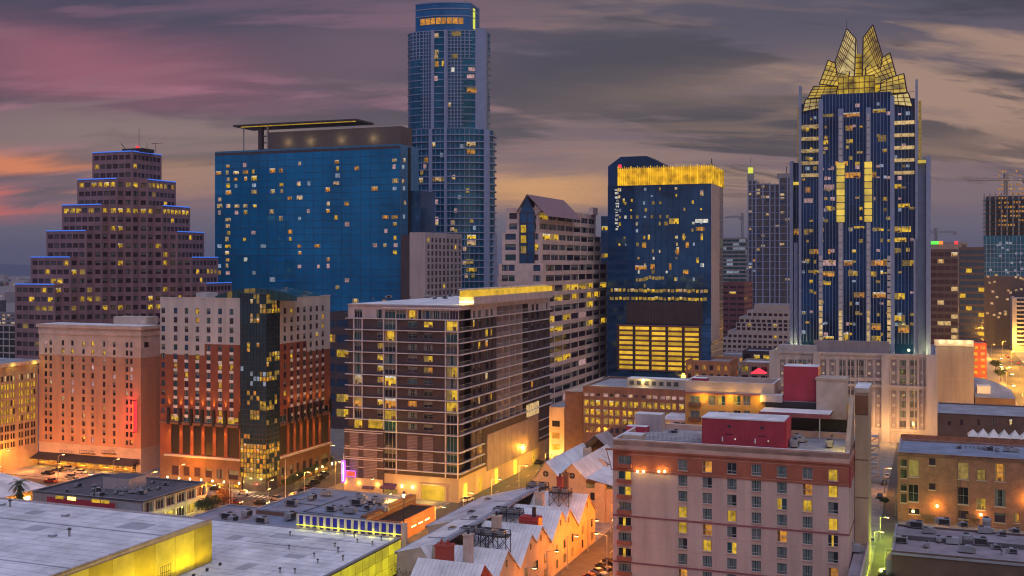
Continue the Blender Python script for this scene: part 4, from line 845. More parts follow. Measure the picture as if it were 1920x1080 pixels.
# ================================================================ glass spire tower
def spire_tower():
    s = Site(1613, 455); t = thing('spire_tower', 'blue glass skyscraper with a lit crown of folded golden glass points', 'building', s)
    k = s.mpp(); rr = random.Random(21); zp = s.z(640); X = lambda px: (px - 1613) * k * .99
    g = MB()
    sh = [(1547, 1671, 14.5, s.z(184)), (1510, 1711, 11, s.z(196)), (1491, 1737, 6.5, s.z(304))]
    for a, b, h, z in sh: g.box(X(a), X(b), -h, h, 0, z, 'spire_glass')
    g.build('glass_wall', t)
    f0 = Fc(0, -14.5, 0); fl = 4.05; fr = MB(); zt = sh[0][3]
    for f in range(int((zt - zp) / fl)):
        z = zt - f * fl; f0.slab(fr, X(1547), X(1671), z - .2, z, .01, .09, 'navy_glass')
        for a, b in ((1512, 1546), (1672, 1710)): Fc(0, -11).slab(fr, X(a), X(b), z - .2, z, .01, .09, 'navy_glass')
    for px_ in range(1550, 1671, 6): u = X(px_); f0.slab(fr, u - .07, u + .07, zp, zt, .01, .2, 'fin_blue')
    for px_ in list(range(1514, 1546, 6)) + list(range(1676, 1710, 6)): u = X(px_); Fc(0, -11).slab(fr, u - .07, u + .07, zp, s.z(200), .01, .2, 'fin_blue')
    for px_ in list(range(1494, 1510, 5)) + list(range(1714, 1737, 5)): u = X(px_); Fc(0, -6.5).slab(fr, u - .07, u + .07, zp, s.z(310), .01, .2, 'fin_blue')
    fr.build('mullion', t, kind='stuff')
    glass_panels(t, f0, [X(p) for p in range(1550, 1671, 12)], [zt - f * fl * 1.0 for f in range(int((zt - zp) / fl))], 'spire_glass', rr, 290, .12, .02, .06)
    # ribs
    for a, b, z, o, n in [(1543, 1551, s.z(192), 11.8, 'r'), (1669, 1676, s.z(192), 11.8, 'r'), (1488, 1494, s.z(302), 7, 'r'), (1730, 1738, s.z(300), 7, 'r'), (1496, 1503, s.z(455), 7.4, 'r'), (1709, 1716, s.z(450), 11.4, 'r'), (1507, 1511, s.z(165), 11.4, 'r'), (1712, 1716, s.z(165), 11.4, 'r'), (1716, 1729, s.z(300), 6.9, 'w')]:
        m = MB(); m.box(X(a), X(b), -o - 3.3 if n == 'r' else -o - .3, -o + 1, 0 if n == 'r' else zp - 6, z, 'fin_blue'); m.build('rib', t)
    for a, b in ((1576, 1590), (1625, 1638)):
        m = MB(); m.box(X(a) + .5, X(b) - .5, -16.6, -14.4, zp, s.z(212), 'fin_blue'); m.build('rib', t)
        y = 225.0
        while y < 632:
            st = 'lit_band' if 300 <= y < 412 else ('lit_warm' if y > 575 else None)
            m = MB(); (m.box(X(a) + (0 if st == 'lit_band' else .9), X(b) - (0 if st == 'lit_band' else .9), -16.95, -16.6, s.z(y + 10.5), s.z(y), st or 'light_metal')); m.build('rib_panel', t); y += 12.2
    for a in (1543, 1663):
        y = 480
        while y < 632:
            m = MB(); m.box(X(a + 1), X(a + 7), -15.4, -15.05, s.z(y + 9), s.z(y), 'lit_warm' if y > 560 else 'light_metal'); m.build('rib_panel', t); y += 11.5
    # lit spandrel bars on the shoulders
    for i in range(5):
        y = 237 + i * 22.6
        for a, b in ((1511, 1544), (1673, 1710)): m = MB(); m.box(X(a), X(b), -13.2, -11.02, s.z(y + 5.5), s.z(y), 'lit_warm'); m.build('light_bar', t)
    for a, b in ((1490, 1511), (1714, 1736)): m = MB(); m.box(X(a), X(b), -8.8, -6.52, s.z(346 if a < 1600 else 312), s.z(341 if a < 1600 else 307), 'lit_band'); m.build('light_bar', t)
    for a, b in ((1502, 1507), (1717, 1722)): m = MB(); m.box(X(a), X(b), -9.5, -7, s.z(305), s.z(200), 'lit_dim'); m.build('light_bar', t)
    ws = Wins(t, .1, 280, 3, s, 'lit_window')
    def L_(px_, py_, w, h, st):
        c = abs(px_ - 1609); f = f0 if c < 60 else (Fc(0, -11) if c < 100 else Fc(0, -6.5)); x = X(px_); z = s.z(py_); ws.add(f, x - w * k / 2, x + w * k / 2, z - h * k / 2, z + h * k / 2, st, .15, 1)
    for a in [(1600, 223, 32, 8, 'amber_n'), (1650, 218, 22, 7, 'yellow_n'), (1560, 222, 20, 5, 'dim_n'), (1597, 247, 12, 9, 'amber_n'), (1556, 271, 8, 8, 'yellow_n'), (1598, 271, 12, 7, 'yellow_n'), (1655, 268, 14, 12, 'dim_n'), (1660, 290, 8, 6, 'yellow_n'), (1552, 290, 6, 5, 'dim_n'), (1616, 292, 10, 4, 'dim_n'), (1584, 311, 22, 8, 'amber_n'), (1612, 312, 8, 7, 'yellow_n'), (1604, 333, 26, 10, 'amber_n'), (1640, 333, 9, 10, 'amber_n'), (1562, 354, 18, 10, 'pink_n'), (1522, 357, 10, 10, 'amber_n'), (1680, 354, 16, 8, 'yellow_n'), (1523, 377, 16, 8, 'pink_n'), (1561, 393, 12, 9, 'yellow_n'), (1692, 389, 20, 7, 'yellow_n'), (1501, 434, 14, 11, 'amber_n'), (1519, 435, 8, 11, 'dim_n'), (1615, 428, 18, 4, 'yellow_n'), (1689, 432, 30, 10, 'yellow_n'), (1684, 451, 24, 8, 'yellow_n'), (1533, 472, 16, 9, 'amber_n'), (1562, 472, 4, 9, 'amber_n'), (1680, 470, 14, 8, 'dim_n'), (1562, 493, 24, 10, 'pink_n'), (1596, 493, 14, 10, 'amber_n'), (1650, 493, 26, 10, 'amber_n'), (1703, 493, 26, 10, 'yellow_n'), (1560, 513, 22, 9, 'amber_n'), (1604, 512, 16, 9, 'yellow_n'), (1638, 513, 14, 9, 'yellow_n'), (1533, 509, 20, 5, 'yellow_n'), (1556, 530, 18, 7, 'yellow_n'), (1615, 551, 18, 9, 'amber_n'), (1650, 551, 22, 10, 'amber_n'), (1682, 553, 24, 11, 'yellow_n'), (1682, 593, 22, 10, 'yellow_n'), (1645, 608, 16, 12, 'amber_n'), (1692, 612, 18, 14, 'amber_n'), (1592, 628, 8, 16, 'yellow_n'), (1645, 630, 16, 10, 'yellow_n'), (1560, 630, 20, 5, 'yellow_n')]: L_(*a)
    for _ in range(170):
        x = rr.choice([*range(1550, 1574, 6), *range(1594, 1624, 6), *range(1642, 1668, 6), *range(1514, 1542, 7), *range(1678, 1708, 7)]); L_(x, 205 + 19 * rr.randrange(23) + rr.uniform(-2, 2), rr.uniform(4, 8), rr.uniform(3, 7), pick(rr, ('dim_n', 5), ('cool_n', 3), ('pink_n', 2), ('yellow_n', 2)))
    ws.done()
    # crown: solid glass shards rising from front and back
    def shard(pts, d0, d1, m, ribs=3):
        P = [(X(a) * .985, s.z(b)) for a, b in pts]; zl, zh = min(p[1] for p in P), max(p[1] for p in P)
        yy = lambda z: d0 + (d1 - d0) * (z - zl) / max(.1, zh - zl)
        o = MB(); n = len(P); fr = [(x, -yy(z), z) for x, z in P]; bk = [(x, yy(z), z) for x, z in P]
        o.poly(fr, m); o.poly(list(reversed(bk)), m)
        for i in range(n): j = (i + 1) % n; o.poly([fr[j], fr[i], bk[i], bk[j]], m)
        c = o.build('crown_panel', t); e = MB()
        for Q in (fr, bk):
            for i in range(n): e.bar(Q[i], Q[(i + 1) % n], .26, 'plum_brick')
        for q in range(1, ribs + 1):        # glazing bars on the front face
            for (A, B, C, D_) in [(0, 1, -1, -2), (0, -1, 1, 2)]:
                fA = q / (ribs + 1); a_ = Vector(fr[A]).lerp(Vector(fr[B]), fA); b_ = Vector(fr[C]).lerp(Vector(fr[D_]), fA)
                o_ = Vector((0, -.14, 0)); e.bar(a_ + o_, b_ + o_, .15, 'wood_brown')
        e.build('crown_frame', t, kind='stuff')
    shard([(1588.5, 53), (1605.6, 74), (1604.8, 152), (1574, 152), (1568.5, 117)], 8, 1.0, 'lit_crown_pale', 5)
    shard([(1636.4, 49), (1654.4, 111), (1650, 152), (1619, 152), (1619, 72.6)], 8, 1.0, 'lit_crown', 5)
    shard([(1555, 112.6), (1596, 133), (1593, 166), (1572, 166), (1541, 160)], 10, 4, 'lit_crown', 4)
    shard([(1667.8, 106), (1679.5, 152), (1652, 166), (1625, 166), (1624.8, 132.6)], 10, 4, 'lit_crown', 4)
    shard([(1530, 163), (1574, 166), (1573, 186), (1520, 188)], 12, 8.5, 'lit_crown', 3)
    shard([(1693, 149), (1699, 186), (1651, 186), (1653, 160)], 12, 8.5, 'lit_crown', 3)
    shard([(1516, 188), (1547, 188), (1547, 206), (1511, 212)], 12, 11, 'lit_crown_pale', 2)
    shard([(1701, 186), (1709, 212), (1672, 206), (1672, 188)], 12, 11, 'lit_crown_pale', 2)
    b = MB(); b.box(X(1577), X(1642), -11.5, 11.5, zt, s.z(151), 'lit_crown'); b.build('lantern_box', t)
    e = MB()
    for i in range(8): u = X(1577) + (X(1642) - X(1577)) * i / 7; e.box(u - .12, u + .12, -11.75, -11.5, zt, s.z(151), 'wood_brown')
    for q in (.33, .66, 1.0): z = zt + (s.z(151) - zt) * q; e.box(X(1577), X(1642), -11.75, -11.5, z - .15, z + .15, 'wood_brown')
    e.build('lantern_frame', t, kind='stuff')
    m = MB(); m.box(X(1606), X(1618), -3, 3, s.z(150), s.z(104), 'lit_crown'); m.build('core', t); m = MB()
    for q in range(5): m.box(X(1605), X(1619), -3.3, -3, s.z(150 - q * 10) - .15, s.z(150 - q * 10) + .15, 'wood_brown')
    m.build('core_frame', t, kind='stuff'); m = MB(); m.bar((X(1588.5), 0, s.z(54)), (X(1588.5), 0, s.z(36)), .1, 'dark_metal'); m.build('mast', t)
    # pale base box in front
    m = MB(); m.box(X(1537), X(1668), -19.5, -14.9, s.z(664, 0, -19), s.z(640, 0, -19), 'grey_conc'); m.build('base_band', t)
    for px_ in range(1545, 1665, 20): light('base_light', t, (X(px_), -21, s.z(662)), (1, .75, .3), 150, .4)
    for px_ in (1520, 1700): light('terrace_light', t, (X(px_), -15.5, s.z(652)), (1, .80, .2), 900, .5)
    for px_ in (1498, 1727): light('terrace_light', t, (X(px_), -13.5, s.z(652)), (1, .80, .25), 900, .5)
spire_tower()
def podium():
    s = Site(1756, 420); t = thing('parking_podium', 'pale concrete parking podium with slit windows under the spire tower', 'building', s)
    W_ = -s.fx(1443); zt = s.z(672); f0 = Fc(); m = MB(); rects = []; ws = Wins(t, .08, 290, 4, s, 'opening'); rr = random.Random(9)
    slots = [(1462, 1472, 'd'), (1477, 1494, 'w'), (1496, 1512, 'w'), (1514, 1523, 'd'), (1538, 1550, 'd'), (1555, 1567, 'd'), (1573, 1586, 'w'), (1589, 1602, 'w'), (1606, 1620, 'w'), (1624, 1636, 'd'), (1641, 1653, 'd'), (1670, 1681, 'd'), (1686, 1700, 'w'), (1705, 1720, 'w'), (1723, 1735, 'd')]
    lamps = []
    for a, b, kd in slots:
        u0, u1 = s.fx(a), s.fx(b); zs = [(s.z(724, u0), s.z(674, u0)), (s.z(806, u0), s.z(732, u0))] if a > 1650 else [(s.z(708, u0), s.z(674, u0)), (s.z(806, u0), s.z(714, u0))]
        for z0, z1 in zs:
            rects.append((u0, u1, z0, z1))
            n = max(2, int((z1 - z0) / 3.2)); h = (z1 - z0) / n
            for j in range(n):
                if kd == 'w': ws.add(f0, u0 + .12, u1 - .12, z0 + j * h + .9, z0 + (j + 1) * h - .15, 'grey_l', -.22)
                elif rr.random() < .9: lamps.append(((u0 + u1) / 2, z0 + j * h + h * .5))
    wb = MB()
    facade(m, f0, -W_, 0, 0, zt, rects, .5, 'frost_conc'); 
    for r in rects: f0.quad(wb, r[0], r[1], r[2], r[3], -.45, 'frost_stone')
    D = 62; m.poly([(0, 0, 0), (0, D, 0), (0, D, zt), (0, 0, zt)], 'frost_conc'); m.poly([(-W_, D, 0), (-W_, 0, 0), (-W_, 0, zt), (-W_, D, zt)], 'frost_conc'); m.poly([(0, D, 0), (-W_, D, 0), (-W_, D, zt), (0, D, zt)], 'frost_conc')
    m.build('wall', t); wb.build('slot_wall', t)
    r = MB(); parapet(r, -W_, 0, 0, D, zt, 1.0, .5, 'frost_conc', 'roof_slate'); r.build('roof', t)
    for a, b in ((1443, 1461), (1525, 1537), (1653, 1668), (1737, 1757)):
        p = MB(); u0, u1 = s.fx(a), s.fx(b); p.box(u0, u1 - .001 if b < 1757 else .3, -1.1, -.01, 0, zt + 1.3, 'frost_conc'); p.build('pier', t)
    for z_ in (s.z(728), s.z(810), s.z(668)): b = MB(); b.box(-W_, 0, -.45, -.02, z_ - .5, z_ + .5, 'frost_conc'); b.build('string_course', t)
    for px_ in range(1475, 1740, 15): b = MB(); u = s.fx(px_); b.box(u - .15, u + .15, -.3, -.02, s.z(806), s.z(676), 'frost_conc'); b.build('mullion_pier', t)
    lm = MB()
    lm.cone((0, 0), .5, .5, -.1, .1, 'light_metal', 6); me = MB(); me.box(-.45, .45, -.1, .1, -.5, .5, 'light_metal'); me.box(-.22, .22, -.16, -.1, -.22, .22, 'lit_warm'); lme = me.mesh('vent_lamp')
    for u, z in lamps[:120]: inst('vent_lamp', lme, t, (u, -.1, z))
    ws.done()
    b = MB(); b.box(-W_ + 3, -W_ + 18, 3, 10, zt, zt + 3.2, 'frost_conc'); b.build('plant_room', t)
    # ground storey arches lit orange
    ar = MB()
    for px_ in (1640, 1668, 1700, 1728): u = s.fx(px_); f0.slab(ar, u - 2, u + 2, 0, s.z(822), .02, .25, 'tan_light'); 
    ar.build('entrance', t)
    for px_ in (1632, 1668, 1712): light('street_glow', t, (s.fx(px_), -7, 6.5), (1, .48, .12), 2600, .5)
    s2 = Site(1826, 455); t2 = thing('service_block', 'plain grey ribbed concrete block on the right of the pale podium', 'building', s2); q = MB(); W2 = -s2.fx(1756); z2 = s2.z(650)
    q.box(-W2, 0, 0, 40, 0, z2, 'grey_conc', 'roof_slate'); q.build('wall', t2)
    for i in range(9): b = MB(); u = -W2 + W2 * i / 9; b.box(u, u + .12, -.1, -.005, 0, z2, 'frost_stone'); b.build('joint', t2)
    b = MB(); b.box(-W2, 0, -.12, -.004, s2.z(712) - .15, s2.z(712) + .15, 'frost_stone'); b.build('joint', t2)
    b = MB(); b.box(-W2 - 1, 0, -.3, 2, z2 + .01, z2 + 2.6, 'frost_conc'); b.build('lit_parapet', t2)
    for i in range(4): light('parapet_light', t2, (-W2 + W2 * (i + .5) / 4, -1.6, z2 + 2.0), (1, .8, .3), 260, .4)
podium()
# ================================================================ tan brick hotel with red blade sign
def tan_hotel():
    s = Site(264, 364); t = thing('brick_hotel', 'tan and terracotta hotel with a glowing red blade sign on its corner', 'building', s)
    W_ = -s.fx(73); D = s.sy(300); k = s.mpp(-20); f0 = Fc(); f1 = Fc(0, 0, 90); zt = s.z(631); rr = random.Random(14); ws = Wins(t, .07, 300, 4, s); m = MB(); rects = []
    cols = [86, 95, 118, 135.5, 156.5, 173.5, 195, 214, 238, 246]
    X = [s.fx(c) for c in cols]; zrow = lambda i: s.z(644.5 + 15.05 * i, -20, 0)
    zb1, zb2 = s.z(669, -20), s.z(836, -20)
    arch = MB()
    for i in range(13):
        for j, x in enumerate(X):
            w = 6.2 * k * .5; h = 9.6 * k * .5; r = (x - w, x + w, zrow(i) - h, zrow(i) + h); rects.append(r); p = rr.random()
            st = 'yellow' if (i in (0, 1) and 2 <= j <= 7 and p < .65) else 'warm' if p < .07 else 'pink' if p < .12 else 'plum' if p < .6 else 'dark'
            ws.add(f0, *r, st, -.2)
            if i == 0 and 2 <= j <= 7: arch.prism([(0, 0)], 0, 0, 'tan') if False else f0.slab(arch, x - w - .2, x + w + .2, zrow(0) + h + .02, zrow(0) + h + .35, .01, .12, 'tan_light')
    facade(m, f0, -W_, 0, 0, zt, rects, .25, 'tan', ([zb1, zb2], lambda u, z: 'tan_light' if z > zb1 or z < zb2 else 'tan'))
    r2 = []
    for i in range(1): u = s.sy(275); r2.append((u - 1.2, u + 1.2, zrow(0) - .9, zrow(0) + .9)); ws.add(f1, *r2[-1], 'plum', -.2)
    facade(m, f1, 0, D, 0, zt, r2, .25, 'tan', ([zb1, zb2], lambda u, z: 'tan_light' if z > zb1 or z < zb2 else 'tan'))
    m.poly([(-W_, D, 0), (-W_, 0, 0), (-W_, 0, zt), (-W_, D, zt)], 'tan'); m.poly([(0, D, 0), (-W_, D, 0), (-W_, D, zt), (0, D, zt)], 'tan'); m.build('wall', t)
    c = MB(); zc = s.z(612)
    for o, za, zb in ((.25, zt, zt + 1.3), (.1, zt + 1.3, zc - 1.1), (.7, zc - 1.1, zc)): c.box(-W_ - o, o, -o, D, za + .002, zb, 'tan_light')
    c.build('cornice', t); c = MB(); c.box(-W_ - .12, .12, -.12, D, zb1 - .2, zb1 + .2, 'tan'); c.build('string_course', t); c = MB(); c.box(-W_ - .12, .12, -.12, D, s.z(684, -20) - .1, s.z(684, -20) + .1, 'tan'); c.build('string_course', t); c = MB(); c.box(-W_ - .2, .2, -.2, D, zb2 - .2, zb2 + .2, 'tan_light'); c.build('string_course', t)
    r = MB(); r.poly([(-W_, 0, zc + .004), (0, 0, zc + .004), (0, D, zc + .004), (-W_, D, zc + .004)], 'roof_white'); r.box(-W_ * .42, -W_ * .1, 8, 14, zc + .01, zc + 2.6, 'tan_light'); r.build('roof', t)
    for a, b in ((115, 141), (153, 180), (193, 219)):
        q = MB(); xa, xb = s.fx(a), s.fx(b); z = s.z(849, xa); q.box(xa, xb, -1.0, -.02, z - .1, z, 'plum_brick')
        for i in range(9): u = xa + (xb - xa) * i / 8; q.box(u - .03, u + .03, -1, -.94, z, z + 1, 'plum_brick')
        q.box(xa, xb, -1, -.93, z + 1, z + 1.08, 'plum_brick'); q.build('balcony', t)
    # canopy and lit shop front
    a = MB(); za = s.z(857, -20); a.poly([(-W_ - 2, -4.2, za - 1.1), (-.3, -4.2, za - 1.1), (-.3, -.05, za + .5), (-W_ - 2, -.05, za + .5)], 'dark_metal'); a.poly([(-W_ - 2, -.05, za + .4), (-.3, -.05, za + .4), (-.3, -4.2, za - 1.3), (-W_ - 2, -4.2, za - 1.3)], 'dark_metal'); a.poly([(-W_ - 2, -4.2, za - 1.3), (-.3, -4.2, za - 1.3), (-.3, -4.2, za - 1.1), (-W_ - 2, -4.2, za - 1.1)], 'dark_metal'); a.build('canopy', t)
    for i in range(18):
        u = -W_ + 1 + (W_ - 2) * i / 18; q = MB(); f0.slab(q, u, u + 1.35, .6, za - 1.4, .02, .1, pick(rr, ('lit_yellow', 3), ('lit_amber', 2), ('lit_dim', 2), ('glass', 2))); q.build('shop_window', t)
    q = MB(); q.box(-W_, 0, -2.6, -2.4, za - 2.6, za - 2.4, 'ochre'); q.build('awning_rail', t)
    for u in (-W_ + 4, -W_ * .72, -W_ * .5, -W_ * .28, -4): light('shop_light', t, (u, -3.2, za - 2.2), (1, .54, .08), 520, .4)
    for u in (-W_ * .85, -W_ * .55, -W_ * .2): light('wall_wash', t, (u, -12, za - 1), (1, .30, .07), 2600, .6)
    # blade sign
    z0, z1 = s.z(810, -1.5), s.z(749, -1.5); x = s.fx(257); b = MB(); b.box(x - .25, x + .25, -2.0, -.4, z0, z1, 'house_red'); b.build('blade_sign', t)
    for dx, st in ((-.32, 'neon_red'), (.27, 'neon_red')): q = MB(); q.box(x + dx, x + dx + .05, -1.9, -.5, z0 + .3, z1 - .3, st); q.build('sign_face', t)
    q = MB(); q.box(x - .1, x + .12, -2.06, -2.0, z0 + .4, z1 - .4, 'neon_orange'); q.build('sign_edge', t)
    for f_ in (.15, .5, .85): light('sign_glow', t, (x - 1.2, -2.2, z0 + (z1 - z0) * f_), (1, .03, .04), 700, .4)
    ws.done()
tan_hotel()
def old_office():
    s = Site(-150, 335); t = thing('old_office', 'old tan office with rows of yellow lit sash windows at the left edge', 'building', s)
    D = s.sy(71); zt = s.z(688, 0, D * .7); f1 = Fc(0, 0, 90); m = MB(); rects = []; ws = Wins(t, .08, 200, 4, s); rr = random.Random(3)
    cols = [2, 13, 24, 39.5, 51, 62.5]; y_ = s.sy(33)
    for i in range(9):
        for c in cols:
            v = s.sy(c); z = s.z(700 + 15.3 * i + (0), 0, s.sy(50)) - 1.0; k = s.mpp(0, v)
            for d in (-1, 1):
                w = 3.6 * k * 1.5; r = (v + d * w * .55 - w * .45, v + d * w * .55 + w * .45, z - 1.0, z + .95); rects.append(r); ws.add(f1, *r, ('warm' if rr.random() < .5 else 'dark') if i == 0 else 'yellow' if i < 6 and rr.random() < .93 else 'dark', -.22)
    facade(m, f1, 0, D, 0, zt, rects, .3, 'old_office'); m.poly([(0, D, 0), (-25, D, 0), (-25, D, zt), (0, D, zt)], 'old_office'); m.poly([(-25, 0, 0), (0, 0, 0), (0, 0, zt), (-25, 0, zt)], 'old_office'); m.poly([(-25, D, 0), (-25, 0, 0), (-25, 0, zt), (-25, D, zt)], 'old_office'); m.build('wall', t)
    c = MB(); c.box(-25, .8, -.8, D + .8, zt + .01, zt + 1.3, 'beige', 'roof_slate'); c.build('cornice', t)
    for q in (.35, .55, .75, .95): light('cornice_light', t, (1.6, D * q, zt + .2), (1, .78, .12), 110, .4)
    ws.done()
old_office()
# ================================================================ rust brick hotel with white top and glass corner
def rust_hotel():
    s = Site(499, 333); t = thing('corner_hotel', 'rust brick hotel with a white top and a blue glass corner', 'building', s)
    rr = random.Random(17); xl = s.fx(298); xr = s.fx(451); yn = s.sy(524); yf = s.sy(622); zt = s.z(561, -12); zt2 = s.z(558, 0, 20)
    m = MB(); ws = Wins(t, .07, 300, 4, s)
    f0 = Fc(0, .6, 0); f1 = Fc(-.6, 0, 90); zl = s.z(800, xr, .6); ledge = s.z(863, xr, .6); rowz = lambda i: s.z(582, -20, .6) - i * 2.94 * (s.mpp(-20) / .165) * .985
    def wing(fc, cols, ua, ub, stepcol, nwhite, zt_, left):
        rects = []; k = s.mpp(); w = 1.42 if left else 1.55; h = 1.78; panels = MB(); mid = [(cols[i] + cols[i + 1]) / 2 for i in range(len(cols) - 1)]
        pitch = 2.86
        z0 = zt_ - 3.9
        zr = lambda i: z0 - i * pitch
        us = mid[stepcol]
        zstepA = zr(4) - 2.3; zstepB = zr(3) - 1.55
        def zone(u, z):
            lim = (zstepA if (u < us) == left else zstepB)
            return 'hotel_white' if z > lim else ('rust' if z > ledge else 'brown_base')
        n = int((zr(0) - zl) / pitch) + 1
        pm = []
        for i in range(n):
            for j, c in enumerate(cols):
                r = (c - w / 2, c + w / 2, zr(i) - h / 2, zr(i) + h / 2)
                if r[2] < zl + 1.0: continue
                rects.append(r); p = rr.random(); white = zone(c, zr(i)) == 'hotel_white'
                st = pick(rr, ('yellow', 1.3 if left else .8), ('amber', .5), ('warm', .3), ('blue', 3), ('teal', 3), ('grey', .8), ('plum', 2.4)) if left else pick(rr, ('plum', 7), ('yellow', .8), ('teal', 1), ('amber', .2))
                ws.add(fc, *r, st, -.22)
                if not white and j > 0 and r[2] - 1.05 > zl + .8: pm.append((r[0], r[1], r[2] - .98, r[2] - .06))
        # tall openings and lower openings
        tall = []; pier = []
        edges = [ua + 1.2] + [v for v in mid] + [ub - .6]
        for j in range(1 if left else 0, len(cols)):
            a = (mid[j - 1] if j > 0 else ua + .5) + .62; b = (mid[j] if j < len(mid) else ub - .3) - .62
            tall.append((a, b, ledge + .6, zl - .6)); rects.append((a, b, ledge + .6, zl - .6)); rects.append((a + .3, b - .3, ledge - 6.2, ledge - 3.3)); ws.add(fc, a + .3, b - .3, ledge - 6.2, ledge - 3.3, 'plum', -.28)
            rects.append((a, b, zl + .5, zl + 2.6)); ws.add(fc, a, b, zl + .5, zl + 2.6, pick(rr, ('yellow_l', 2.2), ('teal_l', 3), ('dark_l', 1)), -.28)
            rects.append((a + .2, b - .2, .4, ledge - 7.6)); ws.add(fc, a + .2, b - .2, .4, ledge - 7.6, pick(rr, ('amber', 2), ('yellow', 2), ('dark', 2)), -.28)
        facade(m, fc, ua, ub, 0, zt_, rects, .3, 'rust', ([zstepA, zstepB, ledge], zone))
        bk = MB()
        for r in tall: fc.quad(bk, *r, -.29, 'black')
        bk.build('tall_louver', t)
        pmesh = None
        for r in pm:
            q = MB(); fc.slab(q, r[0], r[1], r[2], r[3], .01, .06, 'white_paint'); q.build('spandrel_panel', t)
        # ledges, lanterns and lamps
        q = MB(); fc.slab(q, ua, ub, zl - .45, zl + .3, .02, .5, 'brown_base'); q.build('ledge', t)
        q = MB(); fc.slab(q, ua + (2 if left else 0), ub, ledge - .25, ledge + .35, .02, .7, 'hotel_white'); q.build('ledge', t)
        q = MB(); fc.slab(q, ua - .1, ub + .1, zt_ - .01, zt_ + .35, -.6, .12, 'hotel_white'); q.build('coping', t)
        for j in range(0 if left else 0, len(cols) + (0 if left else 0)):
            u = (mid[j] if j < len(mid) else ub - .3); 
            q = MB(); fc.slab(q, u - .42, u + .42, zl - .6, zl + 4.6, .03, .75, 'black'); q.build('lantern', t)
            P = fc.P(u, zl + 5.1, .62); spot('up_light', t, fc.P(u, zl + 4.7, .32), fc.P(u, zl + 16, .05), (1, .46, .04), 2600, 36, .05)
            P = fc.P(u, zl - 1.0, .75); spot('down_light', t, fc.P(u, zl - .7, .55), fc.P(u, zl - 11, .05), (1, .46, .04), 3000, 36, .05)
            P = fc.P(u, ledge - 6.9, .9); b = MB(); b.cone((P.x, P.y), .28, .28, P.z - .25, P.z + .3, 'bulb', 6); b.build('wall_lamp', t); light('lamp_light', t, fc.P(u, ledge - 6.9, 1.5), (1, .62, .10), 130, .25)
    colsL = [s.fx(p, .6) for p in (306, 329, 349.5, 370, 391, 412.5, 434)]; colsR = [s.sy(p, -.6) for p in (534.5, 547, 559, 571, 583, 594.5, 605.5)]
    wing(f0, colsL, xl, xr, 3, 5, zt, True); wing(f1, colsR, yn, yf, 3, 4, zt2, False)
    m.poly([(xl, yf, 0), (xl, .6, 0), (xl, .6, zt), (xl, yf, zt)], 'rust'); m.poly([(-.6, yf, 0), (xl, yf, 0), (xl, yf, zt), (-.6, yf, zt2)], 'rust'); m.build('wall', t)
    r = MB(); r.poly([(xl, .6, zt - .4), (xr, .6, zt - .4), (-.6, yn, zt - .4), (-.6, yf, zt - .4), (xl, yf, zt - .4)], 'roof_slate'); r.build('roof', t)
    # glass corner
    zg = s.z(550); g = MB(); fa, fb = Fc(0, 0, 0), Fc(0, 0, 90)
    g.prism([(xr, 0), (0, 0), (0, yn), (-.7, yn), (xr, .7)], 4.2, zg, 'corner_glass', 'roof_slate'); g.build('glass_corner', t)
    fr = MB(); n = 15
    for i in range(9): u = xr + -xr * i / 8; fa.slab(fr, u - .06, u + .06, 4.2, zg, .01, .12, 'dark_metal')
    for i in range(6): u = yn * i / 5; fb.slab(fr, u - .06, u + .06, 4.2, zg, .01, .12, 'dark_metal')
    z = 4.2
    while z < zg: fa.slab(fr, xr, 0, z - .07, z + .07, .012, .11, 'dark_metal'); fb.slab(fr, 0, yn, z - .07, z + .07, .012, .11, 'dark_metal'); z += 1.47
    fr.build('glazing_bar', t, kind='stuff')
    lw = Wins(t, .05, 200, 3, s, 'lit_pane')
    pu, pz = -xr / 8, 1.47
    def pane(fc, i, j, st): w = (pu if fc is fa else yn / 5); u = (xr if fc is fa else 0) + i * w; lw.add(fc, u + .08, u + w - .08, 4.2 + j * pz + .08, 4.2 + (j + 1) * pz - .08, st, .03, 1)
    for j in range(38):
        for i in range(8):
            y = 490 + (70 - (4.2 + j * pz)) * F / 333; p = rr.random()
            band = j // 2; br = random.Random(band * 7 + i // 3)
            a = .8 if y > 835 else (.75 if br.random() < (.30 if y > 730 else .13) else .03)
            if p < a and (i > 1 or y > 820): pane(fa, i, j, pick(rr, ('yellow_n', 3), ('amber_n', 2.4), ('dim_n', 2)) if y > 640 else pick(rr, ('dim_n', 3), ('warm_n', 1), ('amber_n', 1)))
            elif p > .8 and 690 < y < 730: pane(fa, i, j, 'cool_n')
        for i in range(5):
            p = rr.random(); a = .55 if y > 835 else (.7 if random.Random(j // 2 + 90).random() < .35 else .04)
            if p < a: pane(fb, i, j, pick(rr, ('yellow_n', 3), ('amber_n', 2), ('dim_n', 3)))
    lw.done()
    e = MB(); e.prism([(xr + .6, .5), (-.5, .5), (-.5, yn - .4), (xr + .6, 1.5)], 0, 4.19, 'glass_grey'); e.build('entrance_glass', t)
    for u in (xr * .75, xr * .35): light('entrance_light', t, (u, -1.2, 3.6), (.95, .8, .2), 380, .3)
    # curved translucent roof canopy
    c = MB(); xa, xb = s.fx(408, 3), s.fx(560, 3); n = 14; zc = s.z(541); ze = s.z(562)
